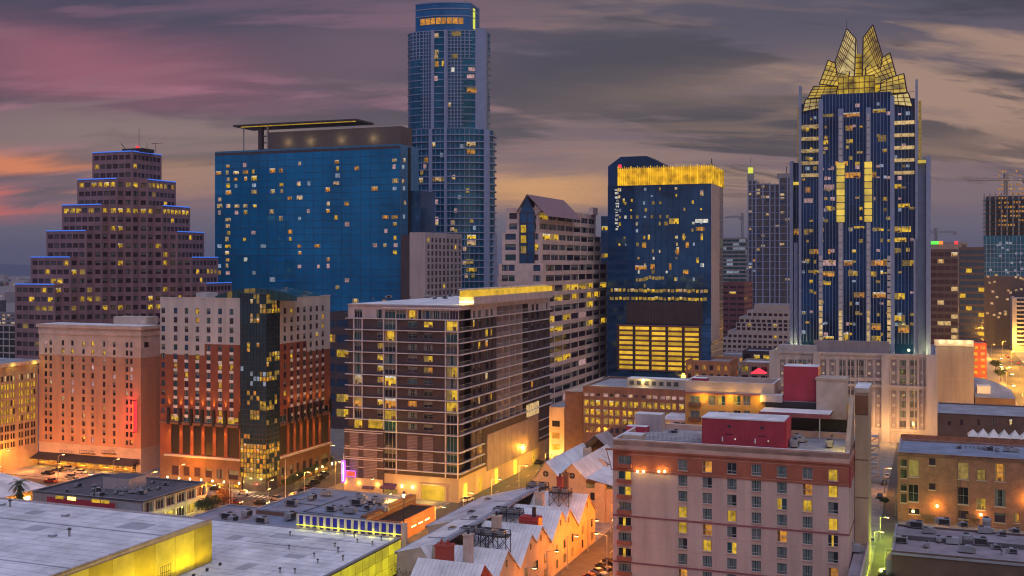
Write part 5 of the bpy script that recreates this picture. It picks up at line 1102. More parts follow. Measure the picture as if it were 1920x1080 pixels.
    for i in range(n):
        fa_, fb_ = i / n, (i + 1) / n; A = (xa + (xb - xa) * fa_, ze + (zc - ze) * math.sin(math.pi * (.08 + .84 * fa_))); B = (xa + (xb - xa) * fb_, ze + (zc - ze) * math.sin(math.pi * (.08 + .84 * fb_)))
        c.poly([(A[0], 2, A[1]), (B[0], 2, B[1]), (B[0], 16, B[1]), (A[0], 16, A[1])], 'glass_teal'); c.poly([(A[0], 2, zt - .3), (B[0], 2, zt - .3), (B[0], 2, B[1]), (A[0], 2, A[1])], 'lit_dim' if i in (5, 6, 2) else 'glass_teal'); c.bar((A[0], 1.9, zt - .3), (A[0], 1.9, A[1]), .08, 'dark_metal')
    c.build('roof_canopy', t); ws.done()
    b = MB(); b.box(xl + 8, xl + 12, 8, 14, zt - .39, zt + 1.6, 'hotel_white'); b.build('roof_hatch', t)
rust_hotel()
# ================================================================ plum brick condo block
def condo():
    s = Site(860, 319); t = thing('condo_building', 'plum brick apartment block with white floor edges and a yellow lit roof deck', 'building', s)
    rr = random.Random(23); W_ = -s.fx(653); D = s.sy(1031); zt = s.z(575); f0 = Fc(); f1 = Fc(0, 0, 90); ws = Wins(t, .07, 300, 4, s)
    zs = [s.z(600.7 + 21.7 * i) for i in range(11)] + [s.z(849.5), s.z(870), s.z(889)]; zbase = s.z(898); m = MB(); R0, R1 = [], []
    yel = lambda p: pick(rr, ('yellow', 4), ('amber', 1.5), ('warm', 1)) if rr.random() < p else None
    fcols = [(664, 679, 'g', .2), (707, 718, 'w', .3), (721, 743, 'g', .32), (764, 782, 'w', .36), (794, 811, 'w', .22), (837, 857, 'g', .45)]
    for i in range(10):
        z1, z0 = zs[i] - .18, zs[i + 1] + .12
        for a, b, kd, p in fcols:
            u0, u1 = s.fx(a), s.fx(b); r = (u0, u1, z0 + (.1 if kd == 'g' else .95), z1 - (.02 if kd == 'g' else .35)); R0.append(r)
            if kd == 'g': ws.add(f0, *r, (yel(p) or pick(rr, ('teal', 4), ('dark', 3), ('grey', 1))) + '_b', -.25)
            else: ws.add(f0, *r, (yel(p) or pick(rr, ('teal', 2), ('dark', 4), ('plum', 2))) + '_g', -.25)
        for a, b, p in [(887, 891, .1), (897, 902, .2), (910, 916, .42), (920, 924, .2), (996, 1001, .18), (1006, 1011, .1), (1019, 1022, .05)]:
            v0, v1 = s.sy(a), s.sy(b); r = (v0, v1, z0 + .5, z1 - .3); R1.append(r); ws.add(f1, *r, (yel(p) or pick(rr, ('plum', 3), ('dark', 3), ('grey', 1))), -.25)
        if i >= 0: r = (.25, s.sy(884), z0, z1 - .05); R1.append(r)
        R1.append((s.sy(931), s.sy(990), z0, z1 - .05))
    # top floor glass strip in the white band
    zr0, zr1 = zs[0] + .15, zt - 1.15
    for a, b, st in [(664, 679, 'dark_b'), (706, 717, 'dark'), (721, 741, 'teal_b'), (742, 761, 'teal_b'), (763, 782, 'yellow_b'), (784, 790, 'dark'), (791, 811, 'blue_b'), (812, 824, 'teal_b'), (825, 842, 'grey_b'), (843, 859, 'plum_b')]:
        r = (s.fx(a), s.fx(b), zr0, zr1 - .1); R0.append(r); ws.add(f0, *r, st, -.25, 1)
    for a, b in [(887, 891), (896, 902), (910, 916), (920, 924), (997, 1002), (1005, 1010), (1024, 1027)]: r = (s.sy(a), s.sy(b), zr0, zr1 - .5); R1.append(r); ws.add(f1, *r, 'plum' if a > 990 else 'grey', -.25)
    r = (s.sy(931), s.sy(990), zr0, zr1); R1.append(r); r = (.25, s.sy(884), zr0, zr1); R1.append(r)
    # garage levels: glass strips and louvred panels
    louv = MB(); gz = [zs[10], zs[11], zs[12], zs[13]]
    for j in range(3):
        z1, z0 = gz[j] - .2, gz[j + 1] + .15
        for a, b in ((721, 743), (837, 857)): r = (s.fx(a), s.fx(b), z0, z1); R0.append(r); ws.add(f0, *r, 'dark_b' if a < 800 else 'teal_b', -.25)
        for a, b in ((764, 783), (793, 812)):
            u0, u1 = s.fx(a), s.fx(b); n = int((z1 - z0) / .42)
            for q in range(n): louv_ = f0.slab(louv, u0, u1, z0 + q * .42, z0 + q * .42 + .26, .01, .16, 'plum_panel')
        r = (.3, s.sy(884), z0, z1); R1.append(r)
        for a, b in ((888, 893), (899, 905)): r = (s.sy(a), s.sy(b), z0, z1 - .4); R1.append(r); ws.add(f1, *r, 'grey', -.25)
    zone = lambda u, z: 'pale_stucco' if z > zs[0] else ('lime_stone' if z < zbase else 'plum_brick')
    facade(m, f0, -W_, 0, 0, zt, R0, .3, 'plum_brick', ([zs[0], zbase], zone)); facade(m, f1, 0, D, 0, zt, R1, .3, 'plum_brick', ([zs[0], zbase], zone))
    m.poly([(-W_, D, 0), (-W_, 0, 0), (-W_, 0, zt), (-W_, D, zt)], 'plum_brick'); m.poly([(0, D, 0), (-W_, D, 0), (-W_, D, zt), (0, D, zt)], 'plum_brick'); m.build('wall', t); louv.build('louver', t, kind='stuff')
    # recessed balconies on the side: back wall, partitions, rails
    v0, v1 = s.sy(931), s.sy(990); bw = MB(); bw.box(-2.2, -1.9, v0, v1, zs[10], zt - 1.2, 'plum_panel'); bw.build('balcony_wall', t)
    nb = 5
    for i in range(nb + 1):
        v = v0 + (v1 - v0) * i / nb; q = MB(); q.box(-1.88, -.02, v - .16, v + .16, zs[10] + .1, zt - 1.2, 'pale_stucco' if i < 5 else 'plum_brick'); q.build('balcony_partition', t)
    dm = MB(); dm.box(-.03, 0, 0, (v1 - v0) / nb * .55, 0, 2.3, 'glass'); dm.box(-.05, .02, -.08, 0, 0, 2.3, 'slab_white'); dme = dm.mesh('balcony_door')
    dl = MB(); dl.box(-.03, 0, 0, (v1 - v0) / nb * .55, 0, 2.3, 'lit_dim'); dle = dl.mesh('balcony_door')
    rl = MB(); L_ = (v1 - v0) / nb - .34; rl.box(0, .05, 0, L_, .98, 1.05, 'light_metal')
    for i in range(9): rl.box(0, .04, L_ * i / 8 - .02, L_ * i / 8 + .02, 0, 1, 'light_metal')
    rme = rl.mesh('railing')
    for f in range(-1, 10):
        z = (zs[f + 1]) + .14
        for i in range(nb): v = v0 + (v1 - v0) * i / nb; inst('balcony_door', dle if rr.random() < .06 else dme, t, (-1.86, v + .5 + rr.uniform(0, .6), z)); inst('railing', rme, t, (-.1, v + .17, z))
    bw = MB(); bw.box(-2.6, -2.3, .3, s.sy(884), zbase, zt - 1.2, 'plum_brick'); bw.build('corner_balcony_wall', t)
    for f in range(10):
        z = zs[f + 1] + .14; q = MB(); q.box(-2.28, -2.22, .6, 3.2, z, z + 2.4, pick(rr, ('lit_yellow', 2), ('lit_dim', 2), ('glass_teal', 2), ('glass', 3))); q.build('balcony_door', t)
        q = MB(); L2 = s.sy(884); q.box(-.08, -.03, .3, L2, z + 1, z + 1.06, 'light_metal')
        for i in range(12): q.box(-.08, -.04, .3 + (L2 - .3) * i / 11, .34 + (L2 - .3) * i / 11, z, z + 1, 'light_metal')
        q.build('railing', t)
    # floor edges: one slab per storey wrapping the corner
    for i, z in enumerate(zs):
        q = MB(); xl = -W_ - .8; q.prism([(xl, -.75 if i else -.4), (.15, -.75 if i else -.4), (.9, .6), (.9, D + .4 if i < 11 else s.sy(905)), (.01, D + .4 if i < 11 else s.sy(905)), (.01, -.01), (xl, -.01)], z - .11, z + .11, 'slab_white', bottom=True); q.build('floor_slab', t)
    for px_ in (664, 680, 720, 744, 836, 859): q = MB(); u = s.fx(px_); q.box(u - .11, u + .11, -.5, -.02, zs[9] if px_ < 700 else zbase, zs[0], 'slab_white'); q.build('vertical_fin', t)
    c = MB(); c.box(-W_ - .1, .35, -.35, D, zt + .002, zt + .35, 'pale_stucco'); c.build('coping', t)
    c = MB(); c.box(s.fx(720), .8, -1.3, -.36, zs[0] + 3.2, zs[0] + 3.5, 'slab_white'); c.build('roof_brow', t)
    r = MB(); r.poly([(-W_, 0, zt + .36), (0, 0, zt + .36), (0, D, zt + .36), (-W_, D, zt + .36)], 'roof_white'); r.build('roof', t)
    # right side garage screen
    v0, v1 = s.sy(912), s.sy(1008); n = 9; zt_, zb_ = zs[10] - .1, zbase - 1.5
    for i in range(n):
        a = v0 + (v1 - v0) * i / n; b = v0 + (v1 - v0) * (i + 1) / n; q = MB(); f1.slab(q, a + .06, b - .06, zb_, zt_ - (2.6 if i < 7 else 1.2), .03, .35, 'plum_panel'); q.build('screen_panel', t)
    q = MB(); a, b = s.sy(985), s.sy(1008); f1.slab(q, a, b, zs[10] - 2.0, zs[10] + 2.2, .36, .5, 'lit_warm'); q.build('lit_screen', t)
    for z in (zs[11], zs[12], zs[13]): q = MB(); f1.slab(q, s.sy(1010), D, z - .1, z + .1, .02, .5, 'slab_white'); q.build('floor_slab', t)
    # stone base: entrances, garage door, lamps
    def base(fn, a, b, z0, z1, mt, nm, o0=.02, o1=.12): q = MB(); fn.slab(q, a, b, z0, z1, o0, o1, mt); q.build(nm, t)
    base(f0, s.fx(791), s.fx(836), .1, 4.3, 'lit_garage', 'garage_opening'); 
    for px_ in (789, 836): base(f0, s.fx(px_) - .3, s.fx(px_) + .3, 0, 4.8, 'lime_stone', 'door_jamb', .02, .5)
    base(f0, s.fx(789), s.fx(837), 4.35, 4.9, 'lime_stone', 'lintel', .02, .5)
    for a, b in ((683, 706), (717, 745)):
        z = s.z(905, s.fx(a)); q = MB(); u0, u1 = s.fx(a), s.fx(b); q.poly([(u0, -1.6, z - 1.2), (u1, -1.6, z - 1.2), (u1, -.03, z), (u0, -.03, z)], 'violet_awning'); q.poly([(u0, -1.6, z - 1.5), (u1, -1.6, z - 1.5), (u1, -1.6, z - 1.2), (u0, -1.6, z - 1.2)], 'violet_awning'); q.build('awning', t)
        base(f0, u0, u1, .3, z - 1.6, 'lit_dim', 'shop_window')
    for px_ in (650, 676, 711, 755, 775): 
        P = f0.P(s.fx(px_), 3.6, .5); q = MB(); q.cone((P.x, P.y), .3, .3, 3.2, 4.0, 'bulb', 6); q.build('wall_lamp', t); light('lamp_light', t, f0.P(s.fx(px_), 3.6, 1.2), (1, .54, .08), 220, .3)
    light('garage_light', t, f0.P(s.fx(813), 3, 3.2), (1, .62, .08), 900, .5)
    for px_ in (872, 900, 930, 965, 1000):
        v = s.sy(px_); base(f1, v - .8, v + 1.2, .2, 4.6, 'lime_light' if px_ in (872, 930, 965) else 'lit_yellow', 'lit_doorway'); light('door_light', t, f1.P(v, 3.0, 1.4), (1, .72, .05), 330, .3)
    # roof deck canopy
    pz0, pz1 = zt + .37, s.z(556, -6, 6); x0, x1 = s.fx(874, 4), -1.2; y0, y1 = 5, D - 1.5
    b = MB(); b.box(x0 + 1.5, x1 - 1.5, y0 + 1.5, y1 - 1.5, pz0, pz1, 'pale_stucco'); b.build('deck_house', t); b = MB(); b.box(x0 + 1.2, x1 - 1.2, y0 + 1.2, y1 - 1.2, pz1 + .002, pz1 + 1.6, 'lit_garage'); b.build('emissive_fascia', t); c = MB(); c.box(x0 - 2.5, x1 + .9, y0 - 1, y1 + .8, pz1 + 1.9, pz1 + 2.3, 'slab_white'); c.build('deck_canopy', t)  # fascia carries the yellow lamplight as its own emission
    c = MB(); c.box(x0 - 2, x1 + .6, y0 - .6, y1 + .4, pz1 + 1.62, pz1 + 1.88, 'lit_yellow'); c.build('soffit_light', t); c = MB(); c.box(x0 + 1.3, x1 - 1.3, y0 + 1.2, y0 + 1.45, pz0 + .5, pz0 + .9, 'bulb'); c.build('strip_light', t); c = MB(); c.box(x1 - 1.45, x1 - 1.2, y0 + 1.6, y1 - 2, pz0 + .5, pz0 + .9, 'lit_white'); c.build('strip_light', t)
    for i in range(7):
        v = y0 + (y1 - y0) * (i + .5) / 7; light('deck_light', t, (x1 - .2, v, pz0 + 1.0), (1, .66, .06), 260, .3)
    for i in range(3): light('deck_light', t, (x0 + (x1 - x0) * (i + .5) / 3, y0 + .3, pz0 + 1.0), (1, .66, .06), 260, .3)
    # low left podium with terrace
    pl = s.fx(646, -.6); pr_ = s.fx(719, -.6); zp = s.z(801, pl); q = MB(); f2 = Fc(0, -.7, 0); q.box(pl, pr_, -.7, 22, 0, zp, 'plum_brick'); q.build('podium_wall', t); lv = MB()
    for a, b in ((656, 672), (682, 707)):
        z = s.z(893, pl)
        while z < zp - 1.5: f2.slab(lv, s.fx(a, -.7), s.fx(b, -.7), z, z + .28, .01, .15, 'plum_panel'); z += .44
    lv.build('podium_louver', t, kind='stuff')
    for y_ in (808, 839, 858): q = MB(); z = s.z(y_, pl); f2.slab(q, pl, pr_, z - .11, z + .11, .02, .35, 'slab_white'); q.build('podium_slab', t)
    q = MB(); f2.slab(q, pl - .01, pr_ - .01, 0, s.z(893, pl), .02, .2, 'lime_stone'); q.build('podium_base', t)
    q = MB(); q.box(pl + .5, pl + 3, 3, 3.4, zp, zp + 3.4, 'beige'); q.box(s.fx(664), s.fx(681), 5, 5.4, zp, zp + 5.5, 'salmon_trim'); q.build('terrace_wall', t); q = MB(); q.box(s.fx(692), s.fx(718), -.02 - .4, -.03, zp + .3, zp + 3, 'lit_yellow'); q.build('terrace_window', t)
    light('terrace_light', t, (s.fx(676), 1.5, zp + 2.0), (1, .70, .08), 700, .3); light('terrace_light', t, (s.fx(740), -2.2, zp + 2.0), (1, .75, .08), 200, .3)
    ws.done(); return s, D, zt
CS, CD, CZ = condo()
def blade_sign():
    s = Site(648, 331); z0, z1 = s.z(903), s.z(862); t = thing('blade_sign', 'tall blue and violet neon blade sign on the plum apartment block corner', 'sign', s)
    m = MB(); m.box(-.55, .55, -1.6, -.9, z0, z1, 'neon_violet'); m.build('panel', t); m = MB(); m.box(-.3, .3, -1.72, -1.61, z0 + .5, z1 - .4, 'neon_white'); m.build('tube_frame', t); m = MB(); m.box(-.16, .16, -1.78, -1.73, z0 + .8, z1 - .8, 'neon_blue'); m.build('tube', t); m = MB(); m.bar((0, -1.2, z1), (0, -1.2, z1 + 2.2), .12, 'light_metal'); m.build('finial', t); m = MB(); m.box(-.2, .2, -.9, -.4, z0 + 1, z0 + 1.3, 'dark_metal'); m.build('bracket', t)
    light('neon_light', t, (0, -2.6, (z0 + z1) / 2), (.3, .3, 1), 160, .3)
    t2 = thing('shop_sign', 'red neon shop sign with a violet glowing border beside the blade sign', 'sign', s); m = MB(); zz = s.z(890); m.box(.9, 4.2, -1.5, -1.2, zz - .2, zz + 1.7, 'neon_violet'); m.build('panel', t2); m = MB(); rr = random.Random(2)
    m.box(1.05, 4.05, -1.56, -1.51, zz, zz + 1.5, 'terracotta'); m.build('face', t2); m = MB()
    for i in range(9): u = 1.25 + i * .3; h = rr.uniform(.35, .75); m.box(u, u + .09, -1.62, -1.57, zz + .4, zz + .4 + h, 'neon_red'); m.box(u, u + .24, -1.62, -1.57, zz + .4 + h * rr.random(), zz + .5 + h * .6, 'neon_red')
    m.build('neon_script', t2)
blade_sign()
# ================================================================ brick office with yellow windows, centre
def brick_office():
    s = Site(1290, 335); t = thing('brick_office', 'brown brick office with four rows of yellow lit windows', 'building', s)
    W_ = -s.fx(1093); zt = s.z(735, 0); f0 = Fc(); m = MB(); rects = []; ws = Wins(t, .07, 200, 4, s); rr = random.Random(4)
    groups = [1099.5 + 35.6 * i for i in range(6)]
    for g in groups:
        for j in range(3):
            c = g + j * 10.9; u = s.fx(c); w = .72
            for i, y in enumerate((737.5, 753, 770, 786, 803)):
                z = s.z(y, s.fx(1093)) - .25 ; h = .55 if i == 0 else .95; r = (u - w, u + w, z - h, z + h); rects.append(r)
                ws.add(f0, *r, pick(rr, ('pink', 3), ('warm', 2), ('plum', 2)) + '_p' if i == 0 else ('plum_p' if i == 4 else ('yellow_p' if rr.random() < .92 else 'dim_p')), -.2)
    facade(m, f0, -W_, 0, 0, zt, rects, .25, 'office_brick'); m.poly([(-W_, 30, 0), (-W_, 0, 0), (-W_, 0, zt), (-W_, 30, zt)], 'office_brick'); m.poly([(0, 0, 0), (0, 30, 0), (0, 30, zt), (0, 0, zt)], 'office_brick'); m.poly([(0, 30, 0), (-W_, 30, 0), (-W_, 30, zt), (0, 30, zt)], 'office_brick'); m.build('wall', t)
    r = MB(); parapet(r, -W_, 0, 0, 30, zt, .6, .4, 'office_brick', 'roof_slate', 'beige'); r.build('roof', t)
    p = MB(); xa, xb = s.fx(1175, 8), s.fx(1284, 8); z = zt + .02; p.box(xa, xb, 8, 14, z, z + 2.6, 'beige', 'roof_white'); p.build('penthouse', t)
    for i in range(7): q = MB(); u = xa + 1 + (xb - xa - 2) * i / 7; q.box(u, u + 1.4, 7.9, 7.99, z + .6, z + 1.9, 'glass_grey'); q.build('penthouse_window', t)
    light('roof_lamp_light', t, (s.fx(1205, 6), 6.5, z + 2.2), (1, .75, .25), 500, .3); b = MB(); u = s.fx(1205, 6.5); b.cone((u, 7.5), .25, .25, z + 2.0, z + 2.5, 'bulb', 6); b.build('roof_lamp', t)
    light('roof_lamp_light', t, (s.fx(1125, 5), 5, z + 1.5), (1, .72, .2), 260, .3)
    ws.done()
    s2 = Site(1094, 352); t2 = thing('brick_annex', 'plain brown brick block with no windows left of the yellow windowed office', 'building', s2); a = MB(); W2 = -s2.fx(1060); z2 = s2.z(735); a.box(-W2, -.3, 0, 26, 0, z2, 'office_brick'); a.build('wall', t2); a = MB(); a.poly([(-W2, -.0, z2 + .01), (-.3, 0, z2 + .01), (-.3, 26, z2 + 2.6), (-W2, 26, z2 + .4)], 'beige'); a.build('roof', t2); a = MB(); a.box(-W2 * .9, -.8, -.3, -.02, 0, 3.6, 'lime_light'); a.build('lit_doorway', t2); light('door_light', t2, (-W2 / 2, -2.5, 3), (1, .7, .1), 1500, .3)
    s3 = Site(1058, 372); t3 = thing('corner_building', 'small tan three storey building with an arched doorway beside the plum apartment block', 'building', s3); a = MB(); W3 = -s3.fx(1030); z3 = s3.z(764); a.box(-W3, 0, 0, 12, 0, z3, 'salmon', 'roof_slate'); a.build('wall', t3)
    for i in range(3): q = MB(); q.box(-W3 * .8, -W3 * .3, -.12, -.02, 6 + i * 4, 8 + i * 4, ('lit_yellow', 'lit_amber', 'glass')[i % 3]); q.build('window', t3)
    q = MB(); pts = [(-W3 * .75, 0), (-W3 * .25, 0), (-W3 * .25, 3)] + [(-W3 * .5 + W3 * .25 * math.cos(a_), 3 + 1.6 * math.sin(a_)) for a_ in [math.pi * k / 6 for k in range(7)]][1:-1] + [(-W3 * .75, 3)]
    q.poly([(x, -.06, z) for x, z in pts], 'brown_base'); q.build('arched_door', t3); q = MB(); q.box(-W3 - .1, .1, -.25, -.02, z3 * .62, z3 * .65, 'tan_light'); q.build('ledge', t3); light('door_light', t3, (-W3 / 2, -3, 5), (1, .55, .12), 1500, .3)
brick_office()
# ================================================================ front hotel with the roof plant
def front_hotel():
    s = Site(1592, 225); t = thing('salmon_hotel', 'salmon stucco hotel with a rust band and maroon rooftop plant rooms', 'building', s)
    rr = random.Random(5); W_ = -s.fx(1149); zt = s.z(852); f0 = Fc(); f1 = Fc(0, 0, 90); ws = Wins(t, .07, 300, 3, s, split=True); m = MB(); rects = []; pitch = 3.38
    zband1, zband0 = s.z(871), s.z(911); D = 27
    cols = [1280, 1326, 1372, 1418, 1466, 1514, 1562]; X = [s.fx(c) for c in cols]; zr = lambda i: s.z(893) - i * pitch; x0c = s.fx(1172)
    for n_, cu in [('y', None), ('t', None)]: pass
    style('room', 'light_metal', 'glass_teal', 1, 0, [(.06, .34), (.62, .94)]); style('room2', 'light_metal', 'glass', 1, 0, [(.05, .46)]); style('room3', 'light_metal', 'glass_teal', 1, 0, [(.05, .5), (.5, .95)], 'curtain'); style('rdark', 'light_metal', 'glass', 1, 0)
    style('rlit', 'light_metal', 'lit_yellow', 1, 0, [(.02, .10), (.88, .98)], 'ochre'); style('ramb', 'light_metal', 'lit_amber', 0, 1, [(.05, .3)], 'wood_brown'); style('rhalf', 'light_metal', 'glass_teal', 1, 0, [(.04, .48)], 'lit_yellow'); style('rthin', 'light_metal', 'glass', 1, 0, [(.36, .56)], 'lit_yellow'); style('rhr', 'light_metal', 'glass_teal', 1, 0, [(.55, .96)], 'lit_yellow')
    for n_ in ('room', 'room2', 'room3', 'rdark', 'rhalf', 'rhr', 'rthin'): ST[n_] = ST[n_][:4] + ((ST[n_][4] or []) + [(0, 1, .24, .28, 'light_metal'), (.05, .95, .0, .03, 'grey_metal')],) + ST[n_][5:]
    litmap = {(0, 1): 'ramb', (0, 2): 'rdark', (0, 6): 'rlit', (1, 5): 'ramb', (1, 6): 'rlit', (2, 4): 'rhalf', (2, 5): 'rlit', (3, 0): 'rlit', (3, 2): 'rlit', (3, 6): 'rlit', (4, 0): 'rlit', (4, 1): 'ramb', (4, 4): 'ramb', (4, 6): 'rthin', (5, 1): 'rlit', (5, 2): 'rhr', (7, 0): 'ramb', (6, 6): 'ramb', (7, 6): 'ramb', (0, 3): 'room', (0, 4): 'room'}
    sill = MB(); sill.box(-.05, 2.15, -.16, -.002, -.14, 0, 'salmon_trim'); sme = sill.mesh('sill'); w2, h2 = 1.02, 1.18
    for i in range(8):
        for j, x in enumerate(X):
            r = (x - w2, x + w2, zr(i) - h2, zr(i) + h2); rects.append(r); ws.add(f0, *r, litmap.get((i, j)) or rr.choice(['room', 'room', 'room3', 'room2']), -.22)
            inst('sill', sme, t, (x - w2, 0, zr(i) - h2))
        r = (x0c - 1.55, x0c + 1.35, zr(i) - h2, zr(i) + h2); rects.append(r); ws.add(f0, *r, {0: 'room3', 1: 'rhr', 2: 'rhr', 4: 'rthin', 6: 'rthin'}.get(i, 'room'), -.22)
        b = MB(); z = zr(i) - h2; b.box(x0c - 1.7, x0c + 1.5, -.75, -.01, z - .15, z, 'salmon_band'); b.box(x0c - 1.7, x0c + 1.5, -.75, -.70, z, z + .72, 'salmon_band')
        for q in (x0c - 1.7, x0c + 1.45): b.box(q, q + .05, -.70, -.01, z, z + .72, 'salmon_band')
        b.build('balcony', t)
    zone = lambda u, z: 'salmon_trim' if z > zband1 else ('salmon_band' if z > zband0 else 'salmon')
    facade(m, f0, -W_, 0, 0, zt, rects, .28, 'salmon', ([zband1, zband0], zone)); facade(m, f1, 0, D, 0, zt, [], .2, 'salmon', ([zband1, zband0], zone)); m.poly([(-W_, D, 0), (-W_, 0, 0), (-W_, 0, zt), (-W_, D, zt)], 'salmon'); m.poly([(0, D, 0), (-W_, D, 0), (-W_, D, zt), (0, D, zt)], 'salmon'); m.build('wall', t)
    for z, o in ((zband1, .28), (zband0, .18), (s.z(1003), .14), (s.z(1003) - pitch * 3, .14)): q = MB(); q.box(-W_ - .02, o, -o, -.003, z - .16, z + .16, 'garnet_trim' if z < zband0 - 1 else 'salmon_band'); q.box(.003, o, -.002, D, z - .16, z + .16, 'garnet_trim' if z < zband0 - 1 else 'salmon_band'); q.build('string_course', t)
    q = MB(); q.box(-W_ - 1.5, -W_ + 4, -.9, -.29, zband1 + .02, zband1 + .3, 'salmon_band'); q.bar((-W_ - 1.3, -.6, zband1), (-W_ - .1, -.4, zband1 - 4.4), .1, 'salmon_band'); q.build('corner_brow', t)
    zr_ = zt - 1.0; r = MB(); parapet(r, -W_, 0, 0, D, zr_, 1.35, .55, 'salmon_trim', 'roof_slate', 'roof_white'); r.build('roof', t)
    # wall lamps at top left
    for px_ in (1196, 1207, 1236, 1247):
        P = f0.P(s.fx(px_), s.z(884, s.fx(px_)), .3); q = MB(); q.cone((P.x, P.y), .22, .22, P.z - .2, P.z + .25, 'bulb', 6); q.build('wall_lamp', t); light('lamp_light', t, f0.P(s.fx(px_), P.z + .3, .75), (1, .62, .10), 75, .2)
    # maroon plant room
    def box_px(nm, mt, a, b, y0, dep, z0, z1, top='roof_white', **kw): q = MB(); xa, xb = s.fx(a, y0), s.fx(b, y0); q.box(xa, xb, y0, y0 + dep, z0, z1, mt, top); o = q.build(nm, t, **kw); return xa, xb
    y0 = 6.5; xa, xb = s.fx(1316, y0), s.fx(1470, y0); z1 = zr_ + 6.0
    q = MB(); q.box(xa, xb, y0, y0 + 9, zr_, z1, 'maroon', 'roof_white'); q.build('plant_room', t); q = MB(); q.box(xa - .1, xb + .1, y0 - .12, y0 + 9.1, z1 + .002, z1 + .25, 'roof_white'); q.build('plant_room_roof', t)
    for f_ in (.34, .74):
        u = xa + (xb - xa) * f_; q = MB(); q.box(u - .8, u + .8, y0 - .06, y0 - .003, zr_ + .2, zr_ + 2.6, 'maroon'); q.box(u - .85, u + .85, y0 - .09, y0 - .002, zr_ + 2.61, zr_ + 2.75, 'black'); q.build('plant_door', t)
        q = MB(); q.box(u - 1.6, u - 1.35, y0 - .2, y0 - .003, zr_ + 1.1, zr_ + 2.1, 'roof_white'); q.build('switch_box', t); q = MB(); q.cone((u + 1.3, y0 - .2), .15, .15, zr_ + 1.6, zr_ + 1.9, 'lit_white', 6); q.build('door_lamp', t)
        q = MB(); q.box(u - .4, u + .4, y0 - .08, y0 - .003, zr_ + 4.2, zr_ + 4.8, 'plum_brick'); q.build('vent_grille', t)
    q = MB()
    for i in range(30): u = xa + (xb - xa) * i / 30 + .2; q.box(u, u + .07, y0 - .05, y0 - .002, zr_ + .1, z1 - .1, 'house_red')
    q.build('wall_seam', t, kind='stuff')
    q = MB()
    for i in range(9): z = zr(i) + pitch / 2 - .1; q.box(-W_ + 3.4, 0, -.02, -.001, z, z + .06, 'salmon_trim')
    for x in X[:-1]: u = x + 2.6; q.box(u, u + .05, -.021, -.001, 2, zband0 - .3, 'salmon_trim')
    q.build('control_joint', t, kind='stuff')
    q = MB(); q.box(xb + .02, xb + .5, y0 + .5, y0 + 8.5, zr_, z1 + .1, 'maroon'); q.build('buttress', t)
    # pipes along the parapet and rack on the left
    q = MB(); z = zr_ + .5
    for k_ in range(3): q.bar((s.fx(1290, 3), 3.2 + k_ * .5, z), (s.fx(1480, 3), 3.2 + k_ * .5, z - .1 * k_), .09, 'light_metal', 6)
    for i in range(12): u = s.fx(1290, 3) + (s.fx(1480, 3) - s.fx(1290, 3)) * i / 11; q.bar((u, 3.2, zr_), (u, 3.2, z), .06, 'grey_metal'); q.bar((u, 4.2, zr_), (u, 4.2, z), .06, 'grey_metal')
    q.build('roof_pipes', t)
    q = MB(); a, b = s.fx(1205, 9), s.fx(1312, 9)
    for yy in (7, 8.5, 10, 11.5):
        for h in (.5, 1.3): q.bar((a, yy, zr_ + h), (b, yy, zr_ + h + .2), .07, 'light_metal')
    for i in range(14): u = a + (b - a) * i / 13; q.bar((u, 7, zr_), (u, 7, zr_ + 1.6), .06, 'grey_metal'); q.bar((u, 11.5, zr_), (u, 11.5, zr_ + 1.6), .06, 'grey_metal'); q.bar((u, 7, zr_ + 1.4), (u, 11.5, zr_ + 1.4), .06, 'grey_metal')
    q.build('pipe_rack', t)
    box_px('parapet_box', 'beige', 1168, 1203, 1.2, 4, zr_, zr_ + 2.2); box_px('stair_house', 'pale_stucco', 1190, 1240, 22, 4, zr_, zr_ + 4); box_px('low_plant_box', 'maroon', 1174, 1212, 18, 3, zr_, zr_ + 1.5)
    # right side: sloping lit inner parapet and projecting bay
    q = MB(); P = [(0, 1.5, zt + .4), (0, 15.5, s.z(742, 0, 15.5))]; 
    q.poly([(-.9, 1.5, zr_), (-.9, 15.5, zr_), (-.9, 15.5, P[1][2]), (-.9, 1.5, P[0][2])], 'ochre'); q.poly([(0, 15.5, zr_), (0, 1.5, zr_), (0, 1.5, P[0][2]), (0, 15.5, P[1][2])], 'tan_bay'); q.poly([(-.9, 1.5, P[0][2]), (-.9, 15.5, P[1][2]), (0, 15.5, P[1][2]), (0, 1.5, P[0][2])], 'lime_stone'); q.poly([(-.9, 1.5, zr_), (-.9, 1.5, P[0][2]), (0, 1.5, P[0][2]), (0, 1.5, zr_)], 'ochre'); q.build('raking_parapet', t)
    for i in range(6): q = MB(); y = 2.5 + i * 2.3; h = zr_ + 1.2; q.box(-1.0, -.91, y, y + .35, zr_ + .4, P[0][2] + (P[1][2] - P[0][2]) * (y - 1.5) / 14 - .2, 'salmon_trim'); q.build('parapet_rib', t)
    for i in range(4): light('parapet_light', t, (-2.0, 3.5 + i * 3.4, zr_ + 1.1 + i * .9), (1, .68, .10), 300, .25)
    yb = 16; xb0, xb1 = s.fx(1603, yb), s.fx(1628, yb); zb1 = s.z(737, xb1, yb); q = MB(); q.box(xb0, xb1, yb, yb + 12, 0, zb1, 'tan_bay', 'roof_white'); q.build('bay', t)
    for y_ in (778, 863, 934): q = MB(); z = s.z(y_, xb1, yb); q.box(xb0 - .02, xb1 + .02, yb - .06, yb - .003, z - .1, z + .1, 'brown_base'); q.build('bay_joint', t)
    q = MB(); q.box(xb0 - .1, xb1 + .15, yb - .2, yb + 12, zb1 + .002, zb1 + 1.0, 'beige', 'roof_white'); q.build('bay_coping', t)
